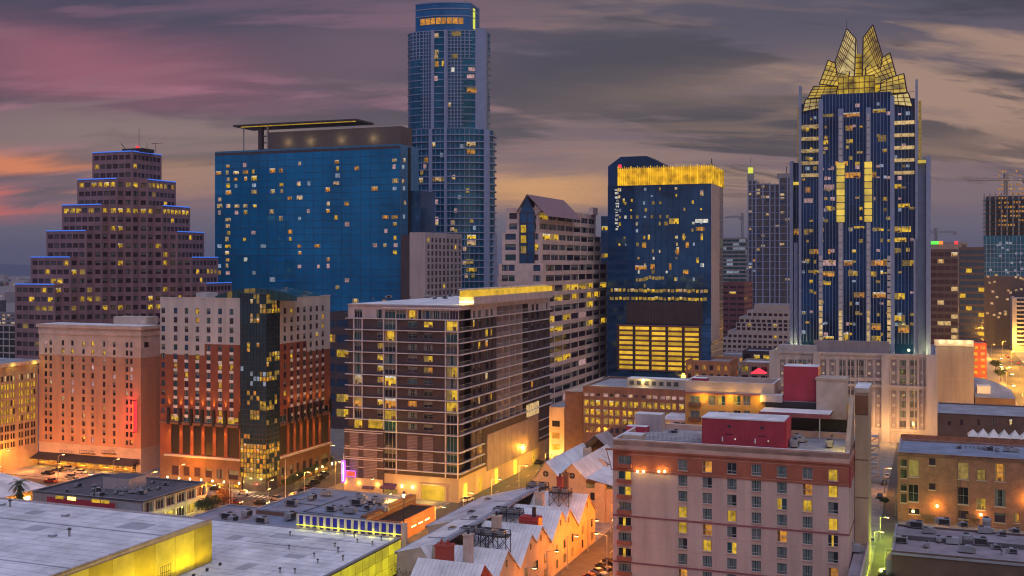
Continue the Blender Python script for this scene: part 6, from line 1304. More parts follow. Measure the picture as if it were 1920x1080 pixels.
    q = MB(); q.box(xb0, xb1, yb - .1, yb - .003, s.z(777, xb1, yb), s.z(742, xb1, yb), 'wood_brown'); q.build('bay_panel', t)
    q = MB(); q.box(.004, .3, .2, 3.2, zband0 - .5, zband0 + 3.2, 'maroon'); q.build('side_sign', t)
    # rear wings: ochre wing, terrace with pergola, maroon lift house, tan box
    y1 = 34; a, b = s.fx(1285, y1), s.fx(1451, y1); zo1, zo2 = s.z(737, a, y1), s.z(713, a, y1); q = MB(); fo = Fc(0, y1, 0); rc = []
    for px_ in (1303, 1335, 1353, 1382, 1400):
        u = s.fx(px_, y1)
        for i, y_ in enumerate((751, 779)): z = s.z(y_, u, y1); w = 1.2 if px_ in (1303,) else .85; r_ = (u - w, u + w, z - 1.15, z + 1.15); rc.append(r_); ws.add(fo, *r_, rr.choice(['room', 'room3', 'rhalf', 'rdark']), -.2)
    facade(q, fo, a, b, 0, zo1, rc, .25, 'ochre'); q.poly([(b, y1, 0), (b, y1 + 13, 0), (b, y1 + 13, zo1), (b, y1, zo1)], 'ochre'); q.poly([(a, y1 + 13, 0), (a, y1, 0), (a, y1, zo1), (a, y1 + 13, zo1)], 'ochre'); q.build('rear_wall', t)
    q = MB(); q.box(a - .4, b + .4, y1 - .5, y1 + 13.4, zo1 + .003, zo1 + .35, 'garnet_trim'); q.build('rear_cornice', t); q = MB(); parapet(q, a, b, y1, y1 + 13, zo1 + .36, zo2 - zo1 - .4, .5, 'tan_light', 'roof_slate', 'roof_white'); q.box(a, b, y1 - .003, y1 + .001, zo1 + .36, zo2 - .1, 'tan_light'); q.build('rear_penthouse', t)
    q = MB(); q.box(s.fx(1300, y1 + 6), s.fx(1326, y1 + 6), y1 + 5, y1 + 8, zo1 + .4, zo2 + .1, 'maroon', 'roof_white'); q.build('rear_plant_box', t)
    for px_ in (1303,): 
        for y_ in (760, 787): q = MB(); u = s.fx(px_, y1); z = s.z(y_, u, y1); q.box(u - 1.5, u + 1.5, y1 - .7, y1 - .01, z - .1, z + .7, 'brown_base'); q.build('rear_balcony', t)
    for px_ in (1320, 1370, 1425): light('wing_light', t, (s.fx(px_, y1), y1 - 1.6, s.z(741, a, y1)), (1, .55, .05), 330, .3)
    lo = MB(); al = s.fx(1237, y1 + .5); zl = s.z(786, al, y1); rc = []; fl_ = Fc(0, y1 + .5, 0)
    for px_ in (1249, 1268, 1281): u = s.fx(px_, y1); r_ = (u - .8, u + .8, zl - 2.9, zl - .5); rc.append(r_); ws.add(fl_, *r_, 'ramb' if px_ == 1249 else 'room', -.2)
    facade(lo, fl_, al, a - .01, 0, zl, rc, .25, 'salmon'); lo.poly([(al, y1 + 13, 0), (al, y1 + .5, 0), (al, y1 + .5, zl), (al, y1 + 13, zl)], 'salmon'); lo.poly([(al, y1 + .5, zl), (a, y1 + .5, zl), (a, y1 + 13, zl), (al, y1 + 13, zl)], 'roof_white'); lo.build('rear_low_wall', t)
    yt = 24; ta, tb = s.fx(1424, yt), s.fx(1583, yt); ztr = s.z(772, ta, yt) ; q = MB(); q.box(ta, tb, yt + 9.5, yt + 22, 0, ztr + 1.5, 'dark_metal', 'roof_slate'); q.build('terrace_block', t)  # block walls coloured dark for the shade under the pergola
    q = MB(); pa, pb = s.fx(1424, yt), s.fx(1556, yt); q.box(pa, pb, yt, yt + 8, ztr - .25, ztr + .05, 'plum_brick', 'roof_white'); q.box(pa - .1, pb + .1, yt - .15, yt - .003, ztr - .9, ztr + .1, 'garnet_trim'); q.build('pergola_roof', t)
    for i in range(10): q = MB(); u = pa + (pb - pa) * i / 9; q.box(u - .08, u + .08, yt - .8, yt + 8, ztr - .45, ztr - .26, 'garnet_trim'); q.build('pergola_beam', t)
    for px_ in (1436, 1480, 1537): q = MB(); u = s.fx(px_, yt + .5); q.bar((u, yt + .4, zr_), (u, yt + .4, ztr - .3), .15, 'light_metal', 6); q.build('pergola_post', t)
    ym = yt + 9.5; z0 = ztr + 1.51; q = MB(); q.box(s.fx(1468, ym), s.fx(1533, ym), ym + 1, ym + 8, z0, s.z(688, s.fx(1500, ym), ym), 'maroon', 'roof_white'); q.build('lift_house', t); q = MB(); q.box(s.fx(1531, ym - 1), s.fx(1587, ym - 1), ym - 1.5, ym + 5, ztr - 2, s.z(712, s.fx(1560, ym), ym), 'tan_light', 'roof_white'); q.build('tan_roof_box', t)
    q = MB(); u = s.fx(1560, ym); q.box(s.fx(1531, ym - 1) - .2, s.fx(1587, ym - 1) + .2, ym - 1.7, ym + 5.2, s.z(712, u, ym) + .003, s.z(712, u, ym) + .5, 'beige'); q.build('roof_box_coping', t)
    q = MB(); q.box(s.fx(1425, ym - 1), s.fx(1466, ym - 1), ym - .5, ym + 3, z0 - .3, z0 + 1.4, 'pale_stucco', 'roof_white'); q.build('equipment_screen', t)
    # annex strip along the alley
    an = MB(); an.box(.35, 3.1, -40, 15.8, 0, 8.2, 'grey_conc', 'gravel_roof'); an.box(2.75, 3.1, -40, 15.8, 8.203, 9.0, 'beige', 'beige', False); an.build('alley_annex', t); q = MB(); q.box(3.12, 3.3, -30, 14, 4.2, 4.7, 'lime_light'); q.build('annex_light_strip', t)
    for y in (-4, 6): light('annex_light', t, (4.0, y, 3.6), (.80, 1, .08), 350, .3)
    ws.done(); return s, zr_
HS, HZ = front_hotel()
# ================================================================ row of gabled houses with white roofs
G0 = Site(960 + 14.5 / 259 * F, 259)         # a point on the street front of the row
def yl(Y): return (Y - 259) / CG              # distance along the row from that point
def gabled_row():
    peaks = [207, 218.5, 231.5, 237.5, 250, 255.5, 269]; pz = [12.9, 12.6, 12.6, 12.9, 13.2, 12.6, 13.0]
    Lb = ['nearest gabled house of the row with a red gable and twin red chimneys', 'tan gabled house behind the red gabled one, tall slit window by the street', 'wide tan gabled house with two small attic windows facing the orange street', 'narrow tan gabled house wedged between two wide ones, third from the far end region', 'wide gabled house beside the red rooftop vent block', 'narrow steep gabled house next to the farthest house', 'farthest gabled house of the row, at the lit street corner']
    Lb[3] = 'narrow tan gabled house wedged behind the one with two attic windows'
    ys = [yl(p) for p in peaks]; ed = [ys[0] - 6.5] + [(ys[i] + ys[i + 1]) / 2 for i in range(6)] + [ys[6] + 7]
    back = -13.5; ez = 8.6; zc = 12.2; rr = random.Random(6)
    for i in range(7):
        a, b, yc, zp = ed[i], ed[i + 1], ys[i], pz[i]; ea = zp - (yc - a) * .78; eb = zp - (b - yc) * .78
        t = thing('gabled_house', Lb[i], 'house', G0, group='gabled houses in the white roofed row'); wallm = 'house_red' if i == 0 else 'house_tan'; m = MB(); f1 = Fc(0, 0, 90); ws = Wins(t, .06, 40, 2, G0)
        P = [(0, a, 0), (0, b, 0), (0, b, eb), (0, yc, zp), (0, a, ea)]; rects = []; wsz = []
        m.poly(P, wallm); m.poly([(0, b, 0), (back, b, 0), (back, b, eb), (0, b, eb)], wallm); m.poly([(back, a, 0), (0, a, 0), (0, a, ea), (back, a, ea)], wallm); m.build('wall', t)
        r = MB(); o = .35
        for (y0, z0, y1, z1) in ((a, ea, yc, zp), (yc, zp, b, eb)):
            r.poly([(o, y0, z0 + .12), (o, y1, z1 + .12), (back, y1, z1 + .12), (back, y0, z0 + .12)], 'roof_white'); r.poly([(o, y0, z0 - .1), (o, y1, z1 - .1), (o, y1, z1 + .12), (o, y0, z0 + .12)], 'house_red' if i == 0 else 'beige')
            r.poly([(o, y1, z1 - .1), (o, y0, z0 - .1), (0, y0, z0 - .1), (0, y1, z1 - .1)], 'beige')
        r.build('roof', t)
        sm = MB(); n = 16
        for q in range(1, n):
            x = back * q / n
            for (y0, z0, y1, z1) in ((a, ea, yc, zp), (yc, zp, b, eb)): sm.bar((x, y0, z0 + .14), (x, y1, z1 + .14), .035, 'roof_seam', 3)
        sm.build('roof_seam', t, kind='stuff')
        w = b - a
        q = MB(); f1.slab(q, yc - .28, yc + .28, zp - 3.2, zp - 1.9, .01, .08, 'black'); q.build('attic_window', t)
        for off in ((-.27, .27) if w > 8 else (0,)):
            for zz, h in ((1.0, 1.9), (4.3, 1.9)):
                v = yc + off * w; ws.add(f1, v - .55, v + .55, zz, zz + h, pick(rr, ('dark', 4), ('amber', 2), ('dim', 2)), .03)
        if w < 8: q = MB(); f1.slab(q, yc - .5, yc + .5, 1, 6, .01, .09, 'black'); q.build('tall_window', t)
        ws.done()
    t = thing('long_hall', 'long low hall with a wide sloping white roof and raised ridge', 'building', G0)
    y0, y1 = yl(243), ys[6] + 7; m = MB(); xl = -29.8; ze = 9.0; zr_ = 13.3; xr = back; yn0 = yl(216); xn = -23.0; zn = ze + (zr_ - ze) * (xn - xl) / (xr - xl)
    m.poly([(xl, y1, 0), (xl, y0, 0), (xl, y0, ze), (xl, y1, ze)], 'beige'); m.poly([(xr, y1, 0), (xl, y1, 0), (xl, y1, ze), (xr, y1, zr_)], 'beige'); m.poly([(xl, y0, 0), (xn, y0, 0), (xn, y0, zn), (xl, y0, ze)], 'beige'); m.poly([(xn, y0, 0), (xn, yn0, 0), (xn, yn0, zn), (xn, y0, zn)], 'beige'); m.poly([(xn, yn0, 0), (xr, yn0, 0), (xr, yn0, zr_), (xn, yn0, zn)], 'beige'); m.build('wall', t)
    r = MB(); r.poly([(xl - .4, y0, ze - .05), (xr, y0, zr_), (xr, y1, zr_), (xl - .4, y1, ze - .05)], 'roof_white'); r.poly([(xn - .3, yn0, zn - .05), (xr, yn0, zr_), (xr, y0, zr_), (xn - .3, y0, zn - .05)], 'roof_white'); r.box(xl - .6, xl - .35, y0, y1, ze - .5, ze + .02, 'roof_slate'); r.box(xn - .5, xn - .25, yn0, y0, zn - .5, zn + .02, 'roof_slate'); r.build('roof', t)
    sm = MB()
    for q in range(60): y = yn0 + (y1 - yn0) * q / 60; a_ = y < y0; sm.bar((xn if a_ else xl - .4, y, zn if a_ else ze), (xr, y, zr_ + .03), .035, 'roof_seam', 3)
    sm.build('roof_seam', t, kind='stuff')
    r = MB(); r.box(xr - .5, xr + .5, yn0, y1, zr_ - .3, zr_ + .28, 'roof_slate'); r.build('ridge_cap', t)
    for yy in (ys[1] + 2, ys[3] - 1, ys[5]):
        zz = lambda x: ze + (zr_ - ze) * (x - xl) / (xr - xl) + .12; q = MB(); x2 = max(xn, xl + 3) + 2; q.bar((xr, yy, zz(xr)), (x2, yy + 6, zz(x2)), .16, 'roof_slate'); q.build('hip_line', t)
    for yy, xx in ((ys[2], -18), (ys[4], -22), (ys[6] - 3, -25), (ys[3] + 3, -17)):
        zz = ze + (zr_ - ze) * (xx - xl) / (xr - xl); q = MB(); q.box(xx - .7, xx + .7, yy - 1, yy + 1, zz - .5, zz + .45, 'roof_slate', 'glass_grey'); q.build('skylight', t)
    for yy in (ys[0] + 5,): q = MB(); q.prism([(xr - 2.6, yy - 3), (xr + .4, yy - 3), (xr + .4, yy), (xr - 2.6, yy)], 11.5, 11.6, 'beige'); q.poly([(xr - 3.2, yy - 3, 11.6), (xr + 1.8, yy - 3, 11.6), (xr - .7, yy - 2.8, 14.6)], 'beige'); q.poly([(xr - 3.2, yy - 3, 11.6), (xr - .7, yy - 2.8, 14.6), (xr - .7, yy + 3, 13.6)], 'roof_white'); q.poly([(xr - .7, yy - 2.8, 14.6), (xr + 1.8, yy - 3, 11.6), (xr - .7, yy + 3, 13.6)], 'roof_white'); q.build('roof_dormer', t)
    # small things standing on the roofs
    def chimney(px, py, h, w, mt, label, two=False, z=12.0):
        X, Y = ground(px, py, z); t = thing('chimney', label, 'chimney', loc=(X, Y, z - 2.2), rz=-GA); m = MB(); m.box(-w / 2, w / 2, -w * .4, w * .4, 0, h, mt); m.build('stack', t); m = MB(); m.box(-w / 2 - .15, w / 2 + .15, -w * .4 - .15, w * .4 + .15, h + .003, h + .35, mt); m.build('cap', t)
        m = MB()
        for dx in ((-w * .22, w * .22) if two else (0,)): m.cone((dx, 0), .28, .24, h + .36, h + 1.2, 'dark_metal' if not two else mt, 8)
        m.build('flue', t)
    chimney(834, 1066, 6.6, 3.0, 'house_red', 'tall dark red chimney with a pair of flues on the nearest white roof', True, 10.5); chimney(878, 1040, 6.0, 1.7, 'tan_light', 'beige chimney standing alone between the first two gables'); chimney(931, 1003, 6.0, 1.8, 'beige', 'beige chimney rising through the nearest rooftop steel frame')
    chimney(1012, 948, 5.2, 1.9, 'beige', 'beige chimney between the two farthest rooftop steel frames'); chimney(1050, 922, 5.6, 1.4, 'house_red', 'red topped chimney inside the farthest right steel frame'); chimney(1061, 905, 4.4, 1.2, 'brown_base', 'slim brown chimney in front of the twin gable wall')
    X, Y = ground(995, 984, 12.5); t = thing('vent_block', 'bright red louvred vent block with a dark flue on the white roof', 'vent', loc=(X, Y, 10.8), rz=-GA); m = MB(); m.box(-2.2, 2.2, -1.4, 1.4, 0, 3.6, 'red_paint'); m.build('casing', t); m = MB()
    for i in range(5): m.box(-2.25, 2.25, -1.5, -1.402, .4 + i * .6, .7 + i * .6, 'house_red')
    m.build('louver', t); m = MB(); m.cone((.8, 0), .5, .45, 3.6, 5.6, 'dark_metal'); m.build('flue', t)
    def frame(px, py, w, d, h, label, n, z=11.6):
        X, Y = ground(px, py, z); t = thing('equipment_frame', label, 'steel frame', loc=(X, Y, z - 1.6), rz=-GA, group='steel equipment frames on the white roofs'); m = MB(); hw, hd = w / 2, d / 2
        for x in (-hw, 0, hw):
            for y in (-hd, hd): m.bar((x, y, 0), (x, y, h + 1.1), .10, 'dark_metal')
        m.build('post', t); m = MB()
        for x0, x1 in ((-hw, 0), (0, hw)):
            for y in (-hd, hd): m.bar((x0, y, .2), (x1, y, h), .07, 'dark_metal'); m.bar((x1, y, .2), (x0, y, h), .07, 'dark_metal')
        m.build('brace', t); m = MB(); m.box(-hw - .2, hw + .2, -hd - .2, hd + .2, h, h + .18, 'dark_metal')
        for zz in (h + .6, h + 1.1): m.bar((-hw, -hd, zz), (hw, -hd, zz), .05, 'dark_metal'); m.bar((-hw, hd, zz), (hw, hd, zz), .05, 'dark_metal'); m.bar((hw, -hd, zz), (hw, hd, zz), .05, 'dark_metal'); m.bar((-hw, -hd, zz), (-hw, hd, zz), .05, 'dark_metal')
        m.build('deck', t)
        for i in range(n):
            u = inst('cooling_unit', ACS, t, (-hw + w * (i + .5) / n, 0, h + .19)); 
    ab = MB(); ab.box(-.75, .75, -.75, .75, 0, 1.0, 'grey_metal'); ab.cone((0, 0), .6, .6, 1.0, 1.15, 'black', 10); global ACS; ACS = ab.mesh('cooling_unit')
    frame(1008, 925, 5.0, 2.6, 3.2, 'black steel equipment frame by the far end of the roof, left one', 2); frame(1051, 938, 5.0, 2.6, 3.4, 'black steel equipment frame around the red topped chimney', 2); frame(953, 970, 6.5, 2.4, 2.6, 'long black steel frame carrying cooling units along the ridge, farther one', 4); frame(893, 1010, 6.5, 2.4, 2.8, 'long black steel frame carrying cooling units along the ridge, nearer one', 4); frame(929, 1022, 5.6, 2.6, 3.6, 'black steel equipment frame around the beige chimney near the front gables', 2)
    # twin gabled building beyond
    s = Site(1105, 296); t = thing('twin_gable_building', 'tan building with two gables each holding a round window', 'building', s); a, c, b = s.fx(1000), s.fx(1047), s.fx(1099); zp = s.z(868, c); zv = s.z(893, c); m = MB(); zg = zv - .5
    m.poly([(a, 0, 0), (b, 0, 0), (b, 0, zg), ((b + c) / 2, 0, zp), (c, 0, zv), ((a + c) / 2, 0, zp), (a, 0, zg - 1)], 'house_tan'); D = 34; m.poly([(b, 0, 0), (b + 12, 0, 0), (b + 12, 0, zg - 2), (b, 0, zg - 2)], 'house_tan'); m.poly([(b + 12, 0, 0), (b + 12, D, 0), (b + 12, D, zg - 2), (b + 12, 0, zg - 2)], 'house_tan'); m.build('wall', t)
    r = MB()
    for (x0, z0, x1, z1) in ((a, zg - 1, (a + c) / 2, zp), ((a + c) / 2, zp, c, zv), (c, zv, (b + c) / 2, zp), ((b + c) / 2, zp, b + .3, zg)): r.poly([(x0, -.4, z0 + .1), (x1, -.4, z1 + .1), (x1, D, z1 + .1), (x0, D, z0 + .1)], 'roof_white')
    r.poly([(b, -.3, zg + .6), (b + 12.3, -.3, zg - 1.9), (b + 12.3, D, zg - 1.9), (b, D, zg + .6)], 'roof_white'); r.poly([(a, D, zg), (c, D, zp + 2.5), (b, D, zg), (b, D + 25, zg - 2), (c, D + 25, zp + 1.5), (a, D + 25, zg - 2)], 'roof_seam'); r.build('roof', t)
    for u in ((a + c) / 2, (b + c) / 2):
        q = MB(); n = 12; q.poly([(u + .85 * math.cos(2 * math.pi * k / n), -.08, zp - 3.2 + .85 * math.sin(2 * math.pi * k / n)) for k in range(n)], 'black'); q.box(u - .04, u + .04, -.12, -.081, zp - 4, zp - 2.4, 'tan_light'); q.box(u - .8, u + .8, -.12, -.081, zp - 3.24, zp - 3.16, 'tan_light'); q.build('round_window', t)
    q = MB(); u = b + 4; q.box(u - 1.4, u + 1.4, -.6, 1.5, 0, zg - .5, 'house_tan'); q.build('chimney_breast', t); q = MB(); q.box(b + 1.2, b + 2.4, -.07, -.01, zg - 5.2, zg - 3.2, 'black'); q.build('window', t)
    X, Y = ground(1101, 862, 13); t = thing('chimney', 'crooked beige chimney with a sloping flank on the far white roof', 'chimney', loc=(X, Y, 10), rz=-GA); m = MB(); m.box(-1, 1, -1, 1, 0, 6.5, 'beige'); m.build('stack', t); m = MB(); m.poly([(1.01, -1, 0), (8, -1, 0), (5, -1, 3.6), (3.5, -1, 3.8)], 'beige'); m.poly([(3.5, -1, 3.8), (5, -1, 3.6), (8, 4, 0), (1.01, 4, 0)], 'roof_seam'); m.poly([(1.01, -1, 0), (3.5, -1, 3.8), (1.01, 4, 0)], 'roof_seam'); m.build('flank', t); m = MB(); m.cone((0, 0), .4, .4, 6.5, 7.6, 'dark_metal'); m.build('flue', t)
    s = Site(1146, 352); t = thing('white_roof_shed', 'white roofed shed stepping back behind the twin gables', 'building', s); m = MB(); x = s.fx(1106); z = s.z(815); m.box(x - 6, 0, 0, 40, 0, z - 3, 'beige'); m.build('wall', t); m = MB(); m.poly([(x - 6.3, -.3, z - 2.9), (0.3, -.3, z - 2.9), (.3, 20, z - 1), (x - 6.3, 20, z - 1)], 'roof_white'); m.poly([(x - 6.3, 20, z - 1), (.3, 20, z - 1), (.3, 40.3, z - 2.9), (x - 6.3, 40.3, z - 2.9)], 'roof_white'); m.poly([(x-6, 0, z-3), (x-6, 40, z-3), (x-6, 20, z-1)], 'beige'); m.poly([(0, 40, z-3), (0, 0, z-3), (0, 20, z-1)], 'beige'); m.build('roof', t)
gabled_row()
# ================================================================ foreground flat roofs, left
def white_roofs():
    zA = 18.0; X, Y = ground(397, 973, zA); s = Site(397, Y); t = thing('exhibition_hall', 'large white flat roofed hall with a yellow lit plain wall', 'building', s)
    W_, L_ = 95, 75; zb = 9.5; m = MB(); m.poly([(0, -L_, 0), (0, 0, 0), (0, 0, zA), (0, -L_, zA)], 'lime_stone'); m.poly([(0, 0, 0), (-W_, 0, 0), (-W_, 0, zA), (0, 0, zA)], 'beige'); m.poly([(-W_, -L_, 0), (0, -L_, 0), (0, -L_, zA), (-W_, -L_, zA)], 'beige'); m.poly([(-W_, 0, 0), (-W_, -L_, 0), (-W_, -L_, zA), (-W_, 0, zA)], 'beige'); m.build('wall', t)
    r = MB(); parapet(r, -W_, 0, -L_, 0, zA - .25, .35, .35, 'pale_stucco', 'roof_white', 'pale_stucco'); r.build('roof', t)
    pr = MB()
    n = 13
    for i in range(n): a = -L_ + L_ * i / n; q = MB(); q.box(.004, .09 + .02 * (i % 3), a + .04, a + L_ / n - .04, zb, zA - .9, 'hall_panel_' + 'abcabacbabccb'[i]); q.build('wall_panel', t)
    sm = MB()
    for i in range(26): y = -2.5 - i * 2.8; sm.box(-W_, -.4, y - .05, y + .05, zA - .248, zA - .22, 'roof_line')
    for x in (-22, -45, -68): sm.box(x, x + .1, -L_, -.4, zA - .249, zA - .225, 'roof_line')
    sm.build('membrane_seam', t, kind='stuff')
    for (a, b, c_, d_) in ((-14, -8, -12, -7), (-40, -37, -9, -6), (-30, -26, -20, -16), (-55, -50, -16, -12)): q = MB(); q.box(a, b, c_, d_, zA - .247, zA - .215, 'roof_line'); q.build('roof_patch', t)
    for (x, y) in ((-30, -8), (-50, -5), (-62, -14), (-20, -22)): q = MB(); q.box(x - .6, x + .6, y - .6, y + .6, zA - .24, zA + .25, 'roof_slate', 'roof_white'); q.build('roof_hatch', t)
    for y in (-14, -38): q = MB(); q.box(-W_, -.4, y - .12, y + .12, zA - .24, zA - .10, 'roof_seam'); q.build('expansion_joint', t)
    for i in range(11): q = MB(); y = -2 - i * 4.2; q.box(3.3, 3.6, y - .3, y + .3, zb, zb + .5, 'dark_metal'); q.build('floor_lamp', t); spot('wall_light', t, (3.4, y, zb + .8), (0, y, zb + 4.5), (1, .78, .004), 420 + 330 * ((i * 7) % 3), 118, .3)
    q = MB()
    for a in range(6): q.bar((1.0 + a * .0, -17 + a * .6, zb), (1.0, -17 + a * .6, zb + 3.2), .05, 'dark_metal')
    for h in (1, 2, 3.2): q.bar((1.0, -17, zb + h), (1.0, -14, zb + h), .05, 'dark_metal')
    q.build('wall_ladder', t)
    # second white roof with the backlit panel wall
    zB = 9.5; X, Y = ground(751, 1008, zB + 0.1); s2 = Site(751, Y); t2 = thing('gallery_building', 'low white roofed building with a backlit yellow panel wall and a blue louvre screen', 'building', s2)
    W2 = -s2.fx(556); y0 = -60; m = MB(); m.box(-W2 - 26, 0, y0, 0, 0, zB - .2, 'beige', 'roof_white'); m.build('wall', t2)
    r = MB(); r.box(-.45, .02, y0, 0, zB - .19, zB + .15, 'grey_metal'); r.box(-W2 - 26, -.45, -.3, 0, zB - .19, zB + .1, 'roof_slate'); r.box(-.9, -.46, y0, 0, zB - .19, zB - .0, 'roof_slate'); r.build('roof_edge', t2)
    n = 16; pw = 2.9; bk = MB(); bk.box(.004, .028, -48, 0, zB - 8, zB - .2, 'black'); bk.build('panel_backing', t2)
    for i in range(n):
        for k_ in range(3):
            q = MB(); a = -(i + 1) * pw; q.box(.03, .14, a + .14, a + pw - .14, zB - .35 - (k_ + 1) * 2.3 + .12, zB - .35 - k_ * 2.3, 'panel_lit'); 
            q.build('lit_panel', t2)
    sm = MB()
    for i in range(22): y = -2.5 - i * 2.6; sm.box(-W2 - 25.6, -1, y - .05, y + .05, zB - .195, zB - .17, 'roof_line')
    for x in (-30, -44, -12): sm.box(x, x + .1, y0, -.5, zB - .196, zB - .175, 'roof_line')
    sm.build('membrane_seam', t2, kind='stuff')
    for (a, b, c_, d_) in ((-28, -20, -5, -9), (-16, -12, -22, -19), (-36, -33, -14, -10), (-20, -17.5, -33, -28)): q = MB(); q.box(a, b, d_ if d_ < c_ else c_, c_ if d_ < c_ else d_, zB - .194, zB - .168, 'roof_line'); q.build('roof_patch', t2)
    for (a, b, c_, d_) in ((-W2 - 4, -6, -14, -13.8), (-W2 * .9, -3, -6.2, -6.05)): q = MB(); q.box(a, b, c_, d_, zB - .19, zB - .08, 'roof_seam'); q.build('roof_seam', t2)
    # blue louvre screen
    t3 = thing('louver_screen', 'blue louvre screen with pale posts and a yellow light line', 'screen', s2); n = 15; zl0, zl1 = zB + .2, s2.z(966, -W2, .5)
    for i in range(n):
        a = -W2 + W2 * i / n; q = MB(); q.box(a + .42, a + W2 / n - .25, .45, .6, zl0, zl1, 'louver_blue'); q.build('louver', t3); q = MB(); q.box(a - .2, a + .36, .3, .75, zl0 - .4, zl1 + .1, 'panel_cream'); q.build('post', t3)
    q = MB(); q.box(-W2 - .3, .3, .22, .42, zl0 + .35, zl0 + .55, 'lime_light'); q.build('light_line', t3); q = MB(); q.box(-W2 - .3, .3, .35, .7, zl1 + .11, zl1 + .3, 'light_metal'); q.build('top_rail', t3)
    for i in range(6): light('screen_light', t3, (-W2 + W2 * (i + .5) / 6, -.5, zl0 + .5), (1, .9, .1), 60, .15)
    q = MB(); q.box(.1, 1.2, .2, 1.0, 0, zl1 + .5, 'tan_light'); q.build('end_pier', t3)
    # grey roofs behind
    zC = 6.0; X, Y = ground(780, 932, zC); s4 = Site(780, Y); t4 = thing('grey_roof_building', 'low building with a blue grey flat roof crowded with air conditioners', 'building', s4); W4 = -s4.fx(587); m = MB(); m.box(-W4, 0, -28, 0, 0, zC - .2, 'office_brick', 'roof_grey'); m.build('wall', t4); r = MB(); parapet(r, -W4, 0, -28, 0, zC - .19, .45, .4, 'roof_grey', 'roof_grey', 'roof_slate'); r.build('roof', t4)
    q = MB(); q.box(-1.6, .3, -28, -.5, zC + .27, zC + .8, 'wood_brown'); q.build('timber_coping', t4)
    for a in ((-W4 + 4, -18, -8), (-W4 * .6, -26, -6), (-W4 * .3, -20, -3)): q = MB(); q.bar((a[0], a[1], zC), (a[0] + 1.5, a[2], zC), .09, 'dark_metal'); q.bar((a[0], a[1], zC), (a[0] + 9, a[1] - .5, zC), .09, 'dark_metal'); q.build('roof_pipe', t4)
    X, Y = ground(560, 975, 5.0); s5 = Site(560, Y); t5 = thing('grey_roof_annex', 'lower blue grey roof with four air conditioners left of the louvre screen', 'building', s5); W5 = -s5.fx(403); m = MB(); m.box(-W5 - 2, 4.5, -16, 8.4, 0, 4.8, 'beige', 'roof_grey'); m.build('wall', t5); r = MB(); parapet(r, -W5 - 2, 4.5, -16, 8.4, 4.81, .35, .4, 'roof_grey', 'roof_grey', 'roof_slate'); r.build('roof', t5)
    X, Y = ground(815, 950, 4.6); s6 = Site(815, Y); t6 = thing('brown_shed', 'dark roofed shed with an orange brown lit side wall', 'building', s6); W6 = -s6.fx(738); m = MB(); m.box(-W6, 0, -20, 0, 0, 4.6, 'terracotta', 'black'); m.build('wall', t6); r = MB(); parapet(r, -W6, 0, -20, 0, 4.61, .3, .3, 'terracotta', 'black'); r.build('roof', t6)
    for i in range(3): q = MB(); q.box(.004, .1, -14 + i * 4, -11.5 + i * 4, 2.2, 2.4, 'bulb'); q.build('strip_lamp', t6)
    light('shed_light', t6, (2.5, -8, 1.8), (1, .36, .04), 260, .3); light('shed_light', t6, (2.5, -16, 1.8), (1, .36, .04), 260, .3)
    return s, s2, s4, s5
SA, SB, SC, SE = white_roofs()
def grey_building():
    z = 8.8; X, Y = ground(387, 904, z); s = Site(387, Y); t = thing('grey_commercial_building', 'grey two storey building with white framed bays and machinery on its dark roof', 'building', s)
    W_ = -s.fx(190); L_ = 26; m = MB(); f1 = Fc(0, -L_, 90); rects = []; n = 6; ws = Wins(t, .1, 60, 2, s); bw = L_ / n
    for i in range(n):
        for j in range(2): z1 = z - .7 - j * 3.9; r = (i * bw + .35, (i + 1) * bw - .35, z1 - 2.7, z1); rects.append(r); ws.add(f1, *r, 'plum_b' if j == 0 else pick(RND, ('yellow_b', 2), ('dim_b', 2), ('dark_b', 2)), -.5)
    facade(m, f1, 0, L_, 0, z, rects, .6, 'pale_stucco'); f0 = Fc(-W_, -L_, 0); facade(m, f0, 0, W_, 0, z, [], .2, 'grey_conc'); m.poly([(0, 0, 0), (-W_, 0, 0), (-W_, 0, z), (0, 0, z)], 'grey_conc'); m.poly([(-W_, 0, 0), (-W_, -L_, 0), (-W_, -L_, z), (-W_, 0, z)], 'grey_conc'); m.build('wall', t)
    r = MB(); parapet(r, -W_, 0, -L_, 0, z - .5, .55, .4, 'roof_dark', 'roof_dark', 'roof_slate'); r.build('roof', t)
    q = MB(); f0.slab(q, 5, W_ - 9, z - 3.2, z - 1.2, .02, .1, 'maroon'); q.build('front_band', t)
    for a in (8, 12, 20, 23): q = MB(); f0.slab(q, a, a + 2.6, z - 1.5, z - .7, .1, .2, 'lit_yellow' if a != 12 else 'bulb_yellow'); q.build('strip_light', t)
    q = MB(); f0.slab(q, W_ - 8, W_ - .5, z - 3.2, z - .9, .02, .12, 'roof_slate'); q.build('shutter', t)
    q = MB(); q.box(-W_ * .62, -W_ * .38, -15, -8, z - .49, z + 2.6, 'pale_stucco', 'roof_dark'); q.build('stair_house', t)
    for i in range(5): light('arcade_light', t, (1.6, -2 - i * 5, 3.2), (.95, .85, .15), 260, .3)
    ws.done(); return s, W_, L_, z
SD, DW, DL, DZ = grey_building()
